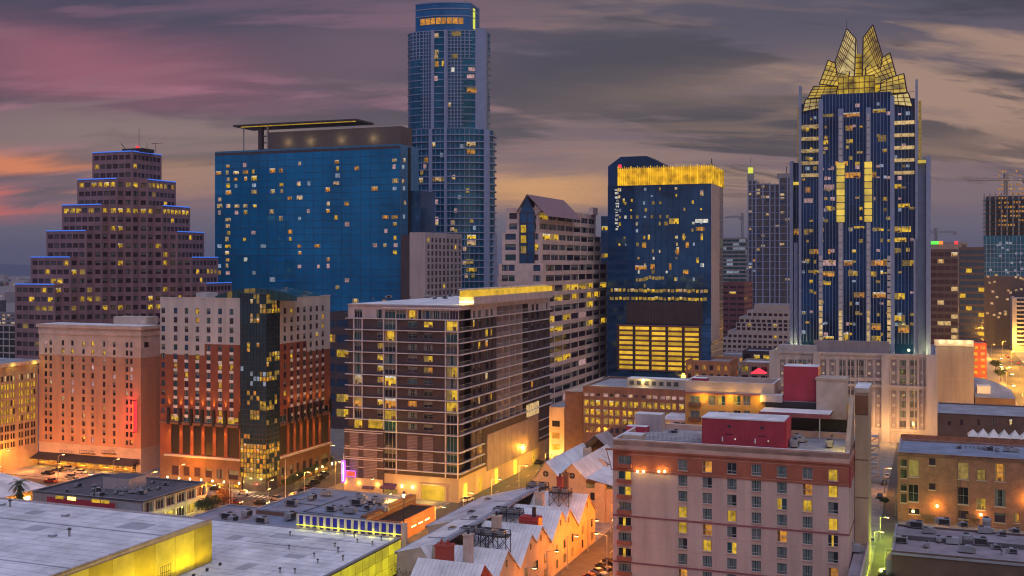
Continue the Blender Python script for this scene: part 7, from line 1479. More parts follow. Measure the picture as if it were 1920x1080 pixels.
def curved_roof():
    X, Y = ground(80, 905, 6.5); s = Site(80, Y); t = thing('curved_roof_shop', 'shop with a white curved roof and a glowing orange front', 'building', s); n = 14; a, b = -46, 0; m = MB(); r = MB()
    za = lambda f: 4.6 + 5.2 * math.sin(math.pi * (.5 + f * .47)); L_ = 34
    for i in range(n):
        f0, f1 = i / n, (i + 1) / n; x0, x1 = a + (b - a) * f0, a + (b - a) * f1; r.poly([(x0, -L_, za(f0)), (x1, -L_, za(f1)), (x1, 2, za(f1)), (x0, 2, za(f0))], 'roof_white'); m.poly([(x0, -L_ + .5, 0), (x1, -L_ + .5, 0), (x1, -L_ + .5, za(f1) - .1), (x0, -L_ + .5, za(f0) - .1)], 'far_dark'); m.poly([(x1, 1.5, 0), (x0, 1.5, 0), (x0, 1.5, za(f0) - .1), (x1, 1.5, za(f1) - .1)], 'beige')
        r.poly([(x1, 2, za(f1)), (x0, 2, za(f0)), (x0, 2, za(f0) - .3), (x1, 2, za(f1) - .3)], 'dark_metal')
    r.build('roof', t); z1 = za(1) - .1; m.poly([(b, -L_ + .5, 0), (b, 1.5, 0), (b, 1.5, z1), (b, -L_ + .5, z1)], 'ochre'); m.build('wall', t)
    q = MB(); q.box(.05, .3, -13, -5, z1 - 2.2, z1 - 1.3, 'bulb'); q.build('light_sign', t); light('sign_glow', t, (2, -9, z1 - 2), (1, .5, .08), 1400, .4); light('sign_glow', t, (3, -20, z1 - 1.5), (1, .45, .08), 1400, .4)
curved_roof()
# ================================================================ right hand side
def right_side():
    s = Site(1683, 297, GA); t = thing('brick_warehouse', 'old brick warehouse with tall windows and a glowing wall lamp', 'building', s); zt = s.z(848); f0 = Fc(0, 0, 0); W_ = 46; m = MB(); rects = []; ws = Wins(t, .10, 60, 2, s, split=True)
    for px0, px1, y0, y1, st in [(1689, 1700, 861, 874, 'dark'), (1689, 1700, 880, 896, 'dark'), (1703, 1722, 862, 893, 'dim_g'), (1689, 1700, 907, 920, 'dark'), (1689, 1700, 926, 942, 'dark'), (1703, 1722, 908, 940, 'dark_g'), (1742, 1754, 859, 872, 'plum'), (1742, 1754, 906, 918, 'plum'), (1796, 1816, 867, 898, 'dim_g'), (1796, 1816, 913, 945, 'dark_g'), (1832, 1848, 880, 900, 'dim'), (1831, 1848, 934, 955, 'yellow_g'), (1865, 1885, 869, 902, 'amber_g'), (1865, 1885, 917, 949, 'dark_g'), (1865, 1885, 961, 979, 'plum'), (1901, 1912, 962, 980, 'amber'), (1704, 1724, 953, 963, 'dark'), (1797, 1816, 957, 972, 'plum'), (1935, 1955, 868, 902, 'dark_g')]:
        u0, u1 = s.fx(px0), s.fx(px1); d = 5.0 * (u0 / 30) * 0; r = (u0, u1, s.z(y1, u0), s.z(y0, u0)); rects.append(r); ws.add(f0, *r, st, -.28)
        q = MB(); f0.slab(q, u0 - .15, u1 + .15, r[2] - .25, r[2], .01, .18, 'tan_light'); q.build('sill', t)
    facade(m, f0, 0, W_, 0, zt, rects, .35, 'warehouse_brick'); m.poly([(0, 34, 0), (0, 0, 0), (0, 0, zt), (0, 34, zt)], 'warehouse_brick'); m.poly([(W_, 34, 0), (0, 34, 0), (0, 34, zt), (W_, 34, zt)], 'warehouse_brick'); m.poly([(W_, 0, 0), (W_, 34, 0), (W_, 34, zt), (W_, 0, zt)], 'warehouse_brick'); m.build('wall', t)
    r = MB(); parapet(r, 0, W_, 0, 24, zt - .4, .5, .45, 'warehouse_brick', 'roof_grey', 'roof_slate'); r.build('roof', t); q = MB(); q.box(-.1, W_, -.14, -.003, zt - .9, zt - .55, 'brown_base'); q.build('corbel', t)
    for px_, py_, p in ((1757, 948, 620), (1839, 964, 300), (1925, 936, 600), (1712, 958, 130)):
        u = s.fx(px_); z = s.z(py_, u); b = MB(); b.cone((u, -.5), .3, .3, z - .3, z + .3, 'bulb', 6); b.box(u - .06, u + .06, -.4, -.01, z + .3, z + .4, 'dark_metal'); b.build('wall_lamp', t); light('wall_glow', t, (u, -1.5, z), (1, .42, .03), p, .3)
    for px_ in (1703, 1795, 1800): q = MB(); u = s.fx(px_); q.bar((u, -.12, 0), (u, -.12, zt - .5), .07, 'brown_base'); q.build('downpipe', t)
    for u0 in (5, 16): q = MB(); z = s.z(968, u0); q.box(u0 + 1, u0 + 4.5, -1.1, -.02, z - .1, z, 'brown_base'); q.box(u0 + 1, u0 + 4.5, -1.1, -1.05, z, z + .9, 'brown_base'); q.build('fire_balcony', t)
    ws.done(); sw = s
    # dark low roof in front
    X, Y = ground(1672, 1036, 7.0); s = Site(1672, Y); t = thing('low_roof_building', 'low dark building with a gravel roof full of ducts, bottom right', 'building', s); z = 7.0; m = MB(); m.box(0, 44, 0, 26, 0, z, 'brick_dark', 'gravel_roof'); m.build('wall', t); r = MB(); parapet(r, 0, 44, 0, 26, z + .01, .5, .45, 'brick_dark', 'gravel_roof', 'roof_slate'); r.build('roof', t); q = MB(); q.box(.5, 43.5, 12.6, 13.1, z + .02, z + 1.0, 'roof_dark'); q.build('roof_step', t); q = MB(); q.box(-.25, 44, -.3, -.003, z - .35, z + .1, 'roof_slate'); q.build('gutter', t)
    q = MB(); q.box(-1.2, -.02, 1, 8, 0, 5, 'roof_slate'); q.box(-1.2, -.02, 1, 8, 5, 5.15, 'lime_stone'); q.build('side_shed', t); light('side_light', t, (-2.6, -2, 5), (.8, 1, .12), 20, .3); light('side_light', t, (-2.6, 6, 4), (.8, 1, .12), 500, .3)
    # brown block behind the warehouse, tent and terrace
    s2 = Site(1758, 372); t2 = thing('brown_low_block', 'long brown brick block behind the warehouse with a few narrow windows', 'building', s2); z2 = s2.z(775); m = MB(); rc = []; ws = Wins(t2, .08, 20, 2, s2)
    for px_, st in ((1803, 'plum'), (1835, 'plum'), (1863, 'plum'), (1895, 'warm'), (1780, 'plum')): u = s2.fx(px_); zz = s2.z(792, u); rc.append((u - .5, u + .5, zz - 1, zz + 1)); ws.add(Fc(), *rc[-1], st, -.2)
    facade(m, Fc(), 0, 60, 0, z2, rc, .3, 'brick_dark'); m.poly([(0, 30, 0), (0, 0, 0), (0, 0, z2), (0, 30, z2)], 'brick_dark'); m.build('wall', t2); r = MB(); parapet(r, 0, 60, 0, 30, z2 - .3, .5, .4, 'brick_dark', 'roof_slate', 'roof_slate'); r.build('roof', t2); ws.done()
    s3 = Site(1828, 470); t3 = thing('curved_roof_block', 'low dark stone block with a pale curved roof beside the avenue', 'building', s3); z3 = s3.z(745); m = MB(); x1 = s3.fx(1904); m.box(0, x1, 0, 26, 0, z3, 'brick_dark'); m.build('wall', t3); r = MB(); n = 10
    for i in range(n): f, g = i / n, (i + 1) / n; r.poly([(x1 * f, -.2, z3 + .02 + 0), (x1 * g, -.2, z3 + .02), (x1 * g * (1 - .0), 26, z3 + 6 * math.cos(g * 1.4)), (x1 * f, 26, z3 + 6 * math.cos(f * 1.4))], 'roof_slate')
    r.build('roof', t3); q = MB(); q.box(1, x1 * .4, 5, 12, z3 + 1.2, z3 + 4.5, 'roof_white'); q.build('roof_monitor', t3)
    t4 = thing('event_tent', 'white peaked party tent on a terrace lit in orange', 'tent', sw, group=None); t4.location = (sw.X, sw.Y, 0); y = 44; u0, u1 = sw.fx(1815, y), sw.fx(1935, y); zt_ = sw.z(832, u0, y); n = 6
    top = MB()
    for i in range(n):
        a, b = u0 + (u1 - u0) * i / n, u0 + (u1 - u0) * (i + 1) / n; c = ((a + b) / 2, y + 3.5, zt_ + 4.4 - .4 * (i == 0))
        for P, Q in (((a, y), (b, y)), ((b, y), (b, y + 7)), ((b, y + 7), (a, y + 7)), ((a, y + 7), (a, y))): top.poly([(*P, zt_ + 2.2), (*Q, zt_ + 2.2), c], 'white_paint')
    top.build('canopy', t4)
    for i in range(n + 1): q = MB(); u = u0 + (u1 - u0) * i / n; q.bar((u, y, zt_ - 3), (u, y, zt_ + 2.2), .1, 'tan_light', 5); q.build('pole', t4)
    q = MB(); q.box(u0 - 12, u1 + 4, y - 1.2, y + 9, 0, zt_ - 3, 'brown_base', 'wood_brown'); q.build('terrace_deck', t4); q = MB()
    for i in range(30): u = u0 - 12 + (u1 - u0 + 16) * i / 30; q.bar((u, y - 1.1, zt_ - 3), (u, y - 1.1, zt_ - 1.9), .05, 'terracotta')
    q.bar((u0 - 12, y - 1.1, zt_ - 1.9), (u1 + 4, y - 1.1, zt_ - 1.9), .07, 'terracotta'); q.build('railing', t4)
    for f_ in (.1, .45, .8): light('tent_light', t4, (u0 + (u1 - u0) * f_, y - 2.5, zt_ - .5), (1, .45, .14), 1100, .3)
    light('tent_light', t4, (u0 - 8, y + 2, zt_ - .8), (1, .5, .15), 900, .3)
    # small gate house and fire stairs by the alley
    X, Y = ground(1640, 905); t5 = thing('stair_tower', 'grey open steel stair tower beside the alley behind the salmon hotel', 'stair', loc=(X - 1, Y, 0), rz=-GA); 
    for k_ in range(5): q = MB(); q.box(-2.4, 2.2, -2, 2, k_ * 3 + 2.6, k_ * 3 + 2.8, 'roof_slate'); q.build('landing', t5); q = MB(); q.bar((-2.4, -2, k_ * 3 + 3.8), (2.2, -2, k_ * 3 + 3.8), .06, 'light_metal'); q.bar((-2.2, -1, k_ * 3 - .2), (2, -1, k_ * 3 + 2.6), .18, 'grey_metal'); q.build('flight', t5)
    for dx, dy in ((-2.4, -2), (2.2, -2), (2.2, 2), (-2.4, 2)): q = MB(); q.bar((dx, dy, 0), (dx, dy, 16), .1, 'grey_metal'); q.build('post', t5)
    return sw, s, zt
SW, ST_, WZ = right_side()
# ================================================================ roof clutter: one of each kind, then copies
def copy_tree(o, parent=None):
    c = o.copy(); COL.objects.link(c); c.parent = parent
    for ch in o.children: copy_tree(ch, c)
    return c
def make_ac(big):
    t = thing('air_conditioner', 'x', 'air conditioner'); w, d_, h = (2.6, 1.6, 1.5) if big else (1.5, 1.1, 1.1); m = MB(); m.box(-w / 2, w / 2, -d_ / 2, d_ / 2, .22, h, 'roof_slate'); m.build('casing', t); m = MB(); m.cone((w * .22, 0), d_ * .36, d_ * .36, h + .003, h + .12, 'black', 10); m.build('fan', t); m = MB(); m.box(-w * .42, w * .42, -d_ / 2 - .05, -d_ / 2 - .003, .35, h - .15, 'dark_metal'); m.build('grille', t); m = MB(); m.box(-w / 2, w / 2, -d_ * .4, -d_ * .3, 0, .22, 'dark_metal'); m.box(-w / 2, w / 2, d_ * .3, d_ * .4, 0, .22, 'dark_metal'); m.build('rail', t); m = MB(); m.box(-w / 2 - .7, -w / 2 - .003, -d_ * .25, d_ * .25, .3, h * .8, 'grey_metal'); m.build('duct', t); return t
def make_vent():
    t = thing('roof_vent', 'x', 'roof vent'); m = MB(); m.cone((0, 0), .16, .16, 0, .8, 'grey_metal', 7); m.build('pipe', t); m = MB(); m.cone((0, 0), .34, .05, .81, 1.05, 'dark_metal', 7); m.build('cap', t); return t
PROTO = {}
def put(kind, maker, loc, rz, label, group, sc=1.0):
    if kind not in PROTO: PROTO[kind] = maker(); o = PROTO[kind]
    else: o = copy_tree(PROTO[kind])
    o.location = loc; o.rotation_euler = (0, 0, rz); o['label'] = label; o['group'] = group
    if sc != 1.0: o.scale = (sc,) * 3
    return o
rr = random.Random(77)
def on_roof(site, spots, z, kinds, label, group, px=True, sc=1.0):
    for (a, b) in spots:
        X, Y = ground(a, b, z) if px else site.w(a, b); k = rr.choice(kinds)
        put(k, (lambda: make_ac(True)) if k == 'acb' else (lambda: make_ac(False)) if k == 'acs' else make_vent, (X, Y, z + .02), -GA + rr.choice([0, math.pi / 2, math.pi]) + rr.uniform(-.05, .05), label, group, sc * rr.uniform(.9, 1.15))
on_roof(None, [(437, 978), (463, 968), (492, 981), (545, 973), (427, 973)], 5.15, ['acb'], 'grey air conditioner on lower roof left of the louvre screen', 'air conditioners on the lower blue grey roof')
on_roof(None, [(586, 936), (611, 929), (548, 948), (676, 936), (642, 956), (670, 947), (697, 946), (690, 955), (655, 962), (708, 943), (622, 958), (716, 959)], 6.05, ['acb', 'acb', 'acs'], 'grey air conditioner on the roof behind the louvre screen', 'air conditioners on the blue grey roof')
on_roof(None, [(544, 1005), (590, 996), (645, 1003), (664, 1008), (670, 1018), (628, 1026), (634, 1036), (589, 1045), (596, 1056), (553, 1075), (525, 1074), (715, 1014), (698, 1023), (643, 1051), (542, 1030)], 9.35, ['vent'], 'small pipe vent on the white roof beside the yellow panel wall', 'vents on the white gallery roof')
on_roof(None, [(19, 950), (130, 1005)], 17.8, ['vent'], 'small dark vent on the big white hall roof', 'vents on the hall roof', sc=1.5)
def span(a, b, n, j=0): return [(a[0] + (b[0] - a[0]) * (i + .5) / n + rr.uniform(-j, j), a[1] + (b[1] - a[1]) * (i + .5) / n + rr.uniform(-j * .4, j * .4)) for i in range(n)]
on_roof(None, [p for p in span((118, 922), (330, 915), 10, 8) + span((135, 914), (360, 908), 10, 10) + span((165, 930), (275, 926), 8, 6)], DZ - .48, ['acs', 'acb', 'acs', 'vent'], 'machinery unit on the dark roof of the grey building', 'machinery on the dark roof of the grey building', sc=.72)
on_roof(None, span((1795, 840), (1905, 848), 12, 3), WZ - .38, ['acs', 'acb', 'vent'], 'small roof unit lined up on the warehouse roof', 'units on the warehouse roof', sc=.7)
on_roof(None, [(1718, 990), (1740, 1000), (1770, 984), (1808, 988), (1850, 985), (1845, 1000), (1880, 1005), (1905, 1000)], 7.05, ['acb', 'acs'], 'duct unit on the gravel roof nearest the warehouse', 'units on the gravel roof')
on_roof(None, [(1690, 1018), (1737, 1026), (1760, 1016), (1785, 1020), (1812, 1016), (1838, 1022), (1870, 1030), (1878, 1040), (1900, 1038), (1810, 1036)], 7.05, ['acb', 'acs', 'vent'], 'duct unit on the front strip of the low dark building', 'units on the front strip roof')
on_roof(None, [(1607, 985), (1603, 1010), (1600, 1035), (1612, 975)], 8.3, ['acs', 'acb'], 'roof unit on the narrow annex along the alley', 'units on the alley annex')
on_roof(None, [(1490, 838), (1502, 830), (1497, 822), (1512, 835), (1555, 838), (1560, 825), (1572, 815), (1300, 805), (1265, 815), (1545, 800), (1530, 812)], HZ + .02, ['acs', 'acb', 'vent'], 'rooftop unit beside the maroon plant room of the salmon hotel', 'units on the salmon hotel roof')
on_roof(None, [(730, 560), (845, 556), (770, 561), (800, 558), (700, 562), (835, 560), (815, 561)], CZ + .37, ['acs', 'vent'], 'small roof unit on the plum apartment block', 'units on the plum apartment roof')
# ================================================================ street furniture
def make_lamp(h=7.5, col=(1, .38, .035), pw=4000, arm=1.5):
    t = thing('street_lamp', 'x', 'street lamp'); m = MB(); m.cone((0, 0), .14, .08, .5, h, 'grey_metal', 6); m.build('pole', t); m = MB(); m.cone((0, 0), .26, .2, 0, .5, 'grey_metal', 6); m.build('base', t); m = MB(); m.bar((0, 0, h - .1), (arm, 0, h + .3), .06, 'grey_metal'); m.build('arm', t); m = MB(); m.box(arm - .4, arm + .4, -.22, .22, h + .18, h + .42, 'dark_metal'); b = m.build('lamp_head', t); m = MB(); m.box(arm - .34, arm + .34, -.19, .19, h + .04, h + .175, 'bulb'); m.build('lens', t); light('lamp_light', t, (arm, 0, h - .35), col, pw, .3); return t
LAMPS = [
    (1, [(-77.9, 182), (-77.9, 196), (-77.9, 210), (-77.9, 224), (-77.9, 238), (-77.9, 254), (-77.9, 274)], 0, 'street lamp along the orange street below the gabled row'),
    (3, [(-68, 236), (-68, 250), (-68, 266), (-68, 286)], math.pi, 'street lamp on the hotel side of the orange street'),  # unseen lamps added behind the hotel to brighten the street
    (2, [(-193, 256), (-215, 277), (-240, 277), (-262, 277), (-285, 277), (-230, 254), (-265, 254), (-205, 256), (-187, 254), (-176, 266), (-215, 264)], 1.57, 'street lamp along the cross street by the tan hotel'),
    (0, [(-191.3, 290), (-191.3, 308), (-191.3, 326), (-174, 282), (-174, 300), (-174, 322), (-174, 350)], 0, 'street lamp in the side street between the two hotels'),
    (5, [(-117.5, 252), (-117.5, 270), (-117.5, 290), (-117.5, 312), (-117.5, 336), (-130, 345)], 0, 'street lamp in the street beside the plum apartment block'),
    (0, [(-170, 256), (-150, 278), (-136, 262)], 1.57, 'street lamp between the grey roofs and the plum apartment block'),
    (4, [(38, 430), (38, 480), (57, 450), (57, 520), (38, 560), (57, 620), (38, 680), (57, 760), (38, 860), (57, 940), (47.5, 600), (47.5, 660), (47.5, 720), (47.5, 800), (47.5, 900)], 0, 'street lamp along the bright avenue at the right edge'),
    (0, [(-10, 320), (-14, 350)], 0, 'street lamp at the far end of the alley')]
for kd, pts, rz, lab in LAMPS:
    for (x, y) in pts:
        wx, wy = x * CG + y * SG, -x * SG + y * CG
        put('lamp%d' % kd, (lambda: make_lamp(7.5, (1, .27, .01), 700, 2.2)) if kd == 1 else (lambda: make_lamp(9, (1, .27, .012), 7000, 2.4)) if kd == 3 else (lambda: make_lamp(10, (1, .44, .04), 45000, 2)) if kd == 4 else (lambda: make_lamp(8, (1, .42, .03), 8000, 2.4)) if kd == 5 else (lambda: make_lamp(7.5, (1, .30, .015), 4800, 2.2)) if kd == 2 else make_lamp, (wx, wy, .14), -GA + rz, lab, lab.replace('street lamp', 'street lamps'))
def green_lamps():
    for x, y in ((-10.4, 261), (-13.4, 276), (-12.8, 292)):
        t = make_lamp(5.5, (.80, 1, .08), 4000, 1.8); t.location = (x * CG + y * SG, -x * SG + y * CG, .01); t.rotation_euler = (0, 0, -GA); t['label'] = 'yellow green lamp in the alley between the salmon hotel and the warehouse'; t['group'] = 'alley lamps'
green_lamps()
def tall_pole():
    X, Y = ground(757, 1075, 0); t = thing('lamp_post', 'tall dark post with a glowing lantern at the end of the louvre screen', 'lamp post', loc=(X, Y, 0)); z = H - (925 - HOR) * Y / F; m = MB(); m.cone((0, 0), .16, .1, 0, z - .9, 'dark_metal', 6); m.build('pole', t); m = MB(); m.cone((0, 0), .2, .34, z - .9, z - .1, 'bulb', 6); m.build('lantern', t); m = MB(); m.cone((0, 0), .45, .1, z - .1, z + .5, 'dark_metal', 6); m.build('cap', t); light('lantern_light', t, (0, -.6, z - .6), (1, .62, .15), 420, .3)
    for px_, py_, top in ((430, 962, 900), (435, 968, 905), (535, 940, 862)):
        X, Y = ground(px_, py_); t = thing('flag_pole', 'thin white pole standing in the plaza by the blue cornered hotel', 'pole', loc=(X, Y, 0), group='thin white poles in the plaza'); z = H - (top - HOR) * Y / F; m = MB(); m.cone((0, 0), .1, .05, .3, z, 'white_paint', 5); m.build('mast', t); m = MB(); m.cone((0, 0), .3, .25, 0, .3, 'concrete', 6); m.build('footing', t); m = MB(); m.cone((0, 0), .12, .02, z, z + .25, 'light_metal', 6); m.build('finial', t)
    X, Y = ground(479, 921); t = thing('pylon_sign', 'small glowing red pylon sign at the foot of the glass corner', 'sign', loc=(X, Y, 0), rz=-GA); m = MB(); m.box(-.35, .35, -.2, .2, .5, 2.8, 'neon_red'); m.build('panel', t); m = MB(); m.box(-.12, .12, -.1, .1, 0, .5, 'dark_metal'); m.build('post', t); m = MB(); m.box(-.9, .9, -.22, .22, 2.81, 3.3, 'neon_red'); m.build('head', t); light('sign_glow', t, (0, -1.2, 2), (1, .1, .08), 120, .2)
tall_pole()
# ================================================================ cars
def make_car(body):
    t = thing('parked_car', 'x', 'car'); m = MB(); L2, w = 2.2, .88
    prof = [(-2.2, .32), (2.15, .32), (2.2, .62), (1.95, .80), (.95, .92), (-1.55, .95), (-2.15, .88), (-2.25, .55)]
    m.poly([(x, -w, z) for x, z in prof], body); m.poly([(x, w, z) for x, z in reversed(prof)], body)
    for i in range(len(prof)): a, b = prof[i], prof[(i + 1) % len(prof)]; m.poly([(b[0], -w, b[1]), (a[0], -w, a[1]), (a[0], w, a[1]), (b[0], w, b[1])], body)
    m.build('body', t); c = MB(); cab = [(.95, .93), (.35, 1.40), (-1.0, 1.42), (-1.6, .96)]; wt = .68
    lo = [(.95, -.80, .925), (-1.6, -.80, .955), (-1.6, .80, .955), (.95, .80, .925)]; hi = [(.35, -wt, 1.40), (-1.0, -wt, 1.42), (-1.0, wt, 1.42), (.35, wt, 1.40)]
    for i in range(4): j = (i + 1) % 4; c.poly([lo[j], lo[i], hi[i], hi[j]], 'glass')
    c.build('window', t); r = MB(); r.prism([(.35, -wt), (.35, wt), (-1.0, wt), (-1.0, -wt)][::-1], 1.40, 1.46, body); r.build('roof', t)
    wm = MB(); n = 10
    A = [(.32 * math.cos(2 * math.pi * k / n), -.11, .32 * math.sin(2 * math.pi * k / n)) for k in range(n)]; B = [(x, .11, z) for x, y, z in A]
    for k in range(n): wm.poly([A[k], A[(k + 1) % n], B[(k + 1) % n], B[k]], 'rubber')
    wm.poly(list(reversed(A)), 'rubber'); wm.poly(B, 'rubber'); wme = wm.mesh('wheel')
    for x in (-1.35, 1.4):
        for y in (-.82, .82): inst('wheel', wme, t, (x, y, .32))
    hm = MB(); hm.box(2.06, 2.22, -.16, .16, .62, .76, 'white_paint'); hme = hm.mesh('headlight'); tm = MB(); tm.box(-2.27, -2.12, -.14, .14, .66, .84, 'house_red'); tme = tm.mesh('tail_light')
    for y in (-.64, .64): inst('headlight', hme, t, (0, y, 0)); inst('tail_light', tme, t, (0, y, 0))
    return t
for n_, c_ in [('car_black', (.02, .02, .025)), ('car_white', (.6, .6, .6)), ('car_silver', (.3, .3, .32)), ('car_red', (.25, .02, .02)), ('car_blue', (.03, .05, .12))]: mat(n_, c_, .3, var=0, metal=.2, spec=.6)
CW = {'car_black': 'black', 'car_white': 'white', 'car_silver': 'silver', 'car_red': 'dark red', 'car_blue': 'dark blue'}
def park(x, y, rz, colr, where, group, z=.02):
    o = put(colr, lambda: make_car(colr), (x * CG + y * SG, -x * SG + y * CG, z), -GA + rz, '%s car %s' % (CW[colr], where), group); return o
cc = ['car_black', 'car_silver', 'car_white', 'car_black', 'car_blue', 'car_red', 'car_silver', 'car_black']
for i in range(17): park(-69.8 - 0.3 * (i % 2), 172 + i * 4.6 , math.radians(-35 + rr.uniform(-3, 3)), cc[i % 8], 'parked aslant by the salmon hotel in the orange street', 'cars parked aslant in the orange street')
def park_px(px, py, rz, colr, where, group, z=.02):
    X, Y = ground(px, py); return park(X * CG - Y * SG, X * SG + Y * CG, rz, colr, where, group)
park_px(459, 928, .05, 'car_white', 'stopped at the junction below the glass corner', 'cars at the junction')
for p, c_ in (((520, 938), 'car_silver'), ((490, 946), 'car_black'), ((556, 932), 'car_white'), ((440, 945), 'car_red')): _o = park_px(*p, 0, c_, 'crossing the junction in front of the plaza', 'cars at the junction'); _m = MB(); [_m.box(2.23, 2.3, y_ - .2, y_ + .2, .58, .8, 'bulb') for y_ in (-.6, .6)]; _m.build('lit_headlights', _o, kind='stuff')
park_px(406, 920, 0, 'car_black', 'waiting behind the bare trees of the plaza', 'cars at the junction')
park_px(876, 940, 1.4, 'car_white', 'parked at the yellow lit corner of the plum apartment block', 'cars in the street beside the plum block')
for p in ((940, 893), (975, 882), (1010, 870), (1040, 800), (1044, 790)): park_px(*p, 1.57, rr.choice(cc), 'parked along the side of the plum apartment block', 'cars in the street beside the plum block')
for p in ((568, 925), (578, 917), (590, 908), (600, 899), (607, 892)): park_px(*p, 1.57, rr.choice(['car_black', 'car_blue']), 'queued in the side street between the two hotels', 'cars in the side street')
for p, c_ in (((1662, 896), 'car_white'), ((1658, 908), 'car_black')): park_px(*p, 1.57, c_, 'parked farther up the alley', 'cars in the alley')
park_px(1650, 934, 1.57, 'car_black', 'parked in the alley beside the grey stair tower', 'cars in the alley'); park_px(1635, 1018, 1.57, 'car_silver', 'driving down the alley beside the narrow annex', 'cars in the alley'); park_px(1655, 1078, 1.57, 'car_black', 'at the bottom of the alley by the green lamp', 'cars in the alley')
for i, p in enumerate(((110, 884), (128, 881), (150, 888), (90, 890), (60, 925), (95, 905), (135, 897))): park_px(*p, rr.choice([0, 3.14]), cc[i], 'on the orange lit street below the tan hotel', 'cars below the tan hotel')
for i in range(26):
    x, y = rr.choice([41, 44.5, 50, 53.5]), 470 + i * 17; o = park(x, y, 1.57, cc[i % 8], 'on the bright avenue at the right edge', 'cars on the avenue')
    if 1: 
        m = MB(); m.box(-2.5, -2.28, -.85, .85, .5, .95, 'tail' if x > 47 else 'bulb'); m.build('running_light', o)
# ================================================================ trees
def make_tree(h, r, leafm, n, label, seed, bare=False):
    t = thing('street_tree', label, 'tree'); q = random.Random(seed); m = MB(); tips = []
    m.cone((0, 0), .24, .14, 0, h * .45, 'bark', 6)
    def limb(p, d, ln, rad, k):
        e = p + d * ln; m.bar(p, e, rad, 'bark', 4); tips.append(e)
        if k: 
            for _ in range(3): dd = (d + Vector((q.uniform(-.8, .8), q.uniform(-.8, .8), q.uniform(-.1, .6)))).normalized(); limb(e, dd, ln * .68, rad * .6, k - 1)
    for a in range(5): an = a * 1.257 + q.uniform(-.3, .3); limb(Vector((0, 0, h * (.38 + .05 * (a % 2)))), Vector((math.cos(an) * .75, math.sin(an) * .75, .8)).normalized(), h * .2, .08, 2)
    m.build('trunk', t); c = MB()
    for _ in range(n):
        p = q.choice(tips) + Vector((q.gauss(0, r * .2), q.gauss(0, r * .2), q.gauss(0, r * .16))); s_ = q.uniform(.10, .28); a = Vector((q.uniform(-1, 1), q.uniform(-1, 1), q.uniform(-.4, 1))).normalized(); b = a.orthogonal().normalized(); d_ = a.cross(b)
        c.poly([p - b * s_, p + d_ * s_ * .5, p + b * s_, p - d_ * s_ * .5], leafm)
    c.build('crown', t); return t
def tree_at(px, py, kind, label, group, sc=1.0, rz=0):
    X, Y = ground(px, py); key = 'tree_' + kind
    return put(key, {'green': lambda: make_tree(7, 3, 'leaf', 3000, 'x', 1), 'dry': lambda: make_tree(6.5, 2.8, 'leaf_dry', 1800, 'x', 2), 'bush': lambda: make_tree(5, 2.6, 'leaf', 1300, 'x', 3)}[kind], (X, Y, .1), rz, label, group, sc)
for i, p in enumerate(((398, 965), (421, 950), (404, 985), (440, 975), (385, 975), (418, 962))): tree_at(*p, 'dry' if i % 2 else 'green', 'small half bare tree in the plaza right of the grey building', 'trees in the plaza', .8 + .1 * (i % 3), i)
for i in range(7): tree_at(538 + i * 13, 922 - i * 7.5, 'green', 'small street tree under the lamps of the rust hotel', 'trees along the rust hotel', .62, i)
for i in range(7): tree_at(50 + i * 34, 868 + i * 3, 'dry', 'small street tree in front of the tan hotel shops', 'trees before the tan hotel', .7, i)
for i, (x, y) in enumerate(((59, 570), (60, 600), (59, 640), (61, 690), (59, 740), (36, 700), (36, 760), (60, 800))):
    put('tree_green', None, (x * CG + y * SG, -x * SG + y * CG, .1), i, 'leafy street tree along the bright avenue', 'trees along the avenue', 1.15)
X, Y = ground(780, 1090, 4); t_ = make_tree(9.5, 4.5, 'leaf', 2600, 'dark leafy tree top at the corner of the nearest white roof', 9); t_.location = (X, Y, 0)
for i, (x, y) in enumerate(((-8.6, 250), (-8.4, 258), (-8.6, 266), (-13.4, 330))): put('tree_bush', lambda: make_tree(5, 2.6, 'leaf', 1300, 'x', 3), (x * CG + y * SG, -x * SG + y * CG, .1), i, 'green bush lit by the alley lamp', 'bushes in the alley', .6)
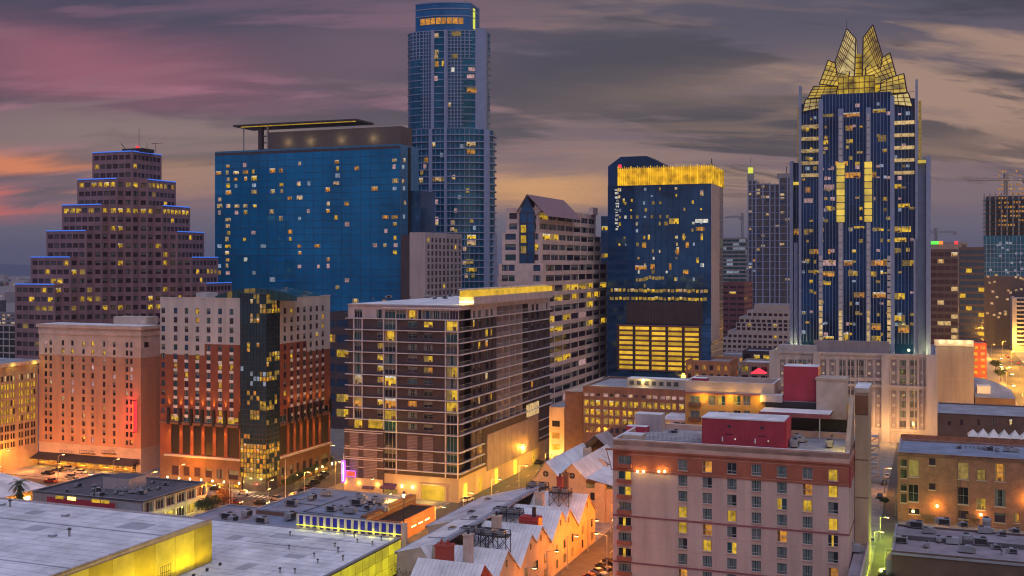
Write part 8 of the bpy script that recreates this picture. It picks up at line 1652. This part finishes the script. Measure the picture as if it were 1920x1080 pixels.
def palm():
    X, Y = ground(36, 970, 0); t = thing('palm_tree', 'shaggy palm tree in front of the curved roof shop', 'palm tree', loc=(X, Y, 0)); q = random.Random(4); h = H - (905 - HOR) * Y / F; m = MB(); m.cone((0, 0), .4, .26, 0, h - .6, 'bark', 7); m.build('trunk', t); sk = MB(); fr = MB()
    for k in range(150): a = q.uniform(0, 6.28); z = h - q.uniform(.8, 4.5); r_ = q.uniform(.6, 1.9); sk.poly([(.3 * math.cos(a), .3 * math.sin(a), z + 1), (r_ * math.cos(a + .1), r_ * math.sin(a + .1), z - .8), (r_ * math.cos(a - .1), r_ * math.sin(a - .1), z - .9)], 'leaf')
    sk.build('dead_skirt', t)
    for k in range(30):
        a = q.uniform(0, 6.28); up = q.uniform(-.1, 1.0); p = [Vector((0, 0, h))]
        for i in range(6): f = (i + 1) / 6; p.append(Vector((math.cos(a) * 3.0 * f, math.sin(a) * 3.0 * f, h + up * 2.6 * f - 2.1 * f * f)))
        fm = MB(); sd = Vector((-math.sin(a), math.cos(a), 0))
        for i in range(6):
            for w in range(2): c_ = p[i].lerp(p[i + 1], .5 * w); e = p[i].lerp(p[i + 1], .5 * w + .3); l = .8 * (1 - i / 8); fm.poly([c_, e, c_ + sd * l + Vector((0, 0, -.35))], 'leaf'); fm.poly([c_, e, c_ - sd * l + Vector((0, 0, -.35))], 'leaf')
        fm.build('frond', t)
palm()
# ================================================================ haze
def haze():
    m = bpy.data.materials.new('haze'); m.use_nodes = True; nt = m.node_tree; nt.nodes.clear(); o = nt.nodes.new('ShaderNodeOutputMaterial'); v = nt.nodes.new('ShaderNodeVolumePrincipled'); v.inputs['Color'].default_value = (.62, .66, .85, 1); v.inputs['Density'].default_value = .00009; v.inputs['Anisotropy'].default_value = .2; nt.links.new(v.outputs[0], o.inputs['Volume']); MATS['haze'] = m
    b = MB(); b.box(-9500, 9500, -400, 16500, -1, 260, 'haze'); b.build('haze', kind='stuff')
haze()

def ordinals():
    groups = {}
    for o in bpy.data.objects:
        if o.parent is None and o.get('category'): groups.setdefault(o['label'], []).append(o)
    names = 'first second third fourth fifth sixth seventh eighth ninth tenth eleventh twelfth thirteenth fourteenth fifteenth sixteenth seventeenth eighteenth nineteenth twentieth'.split()
    for lab, l in groups.items():
        if len(l) < 2: continue
        l.sort(key=lambda o: o.location.x / o.location.y)
        for i, o in enumerate(l):
            n = 'leftmost' if i == 0 else 'rightmost' if i == len(l) - 1 else (names[i] if i < 20 else '%dth' % (i + 1)) + ' from left'
            o['label'] = lab + ', ' + n
ordinals()
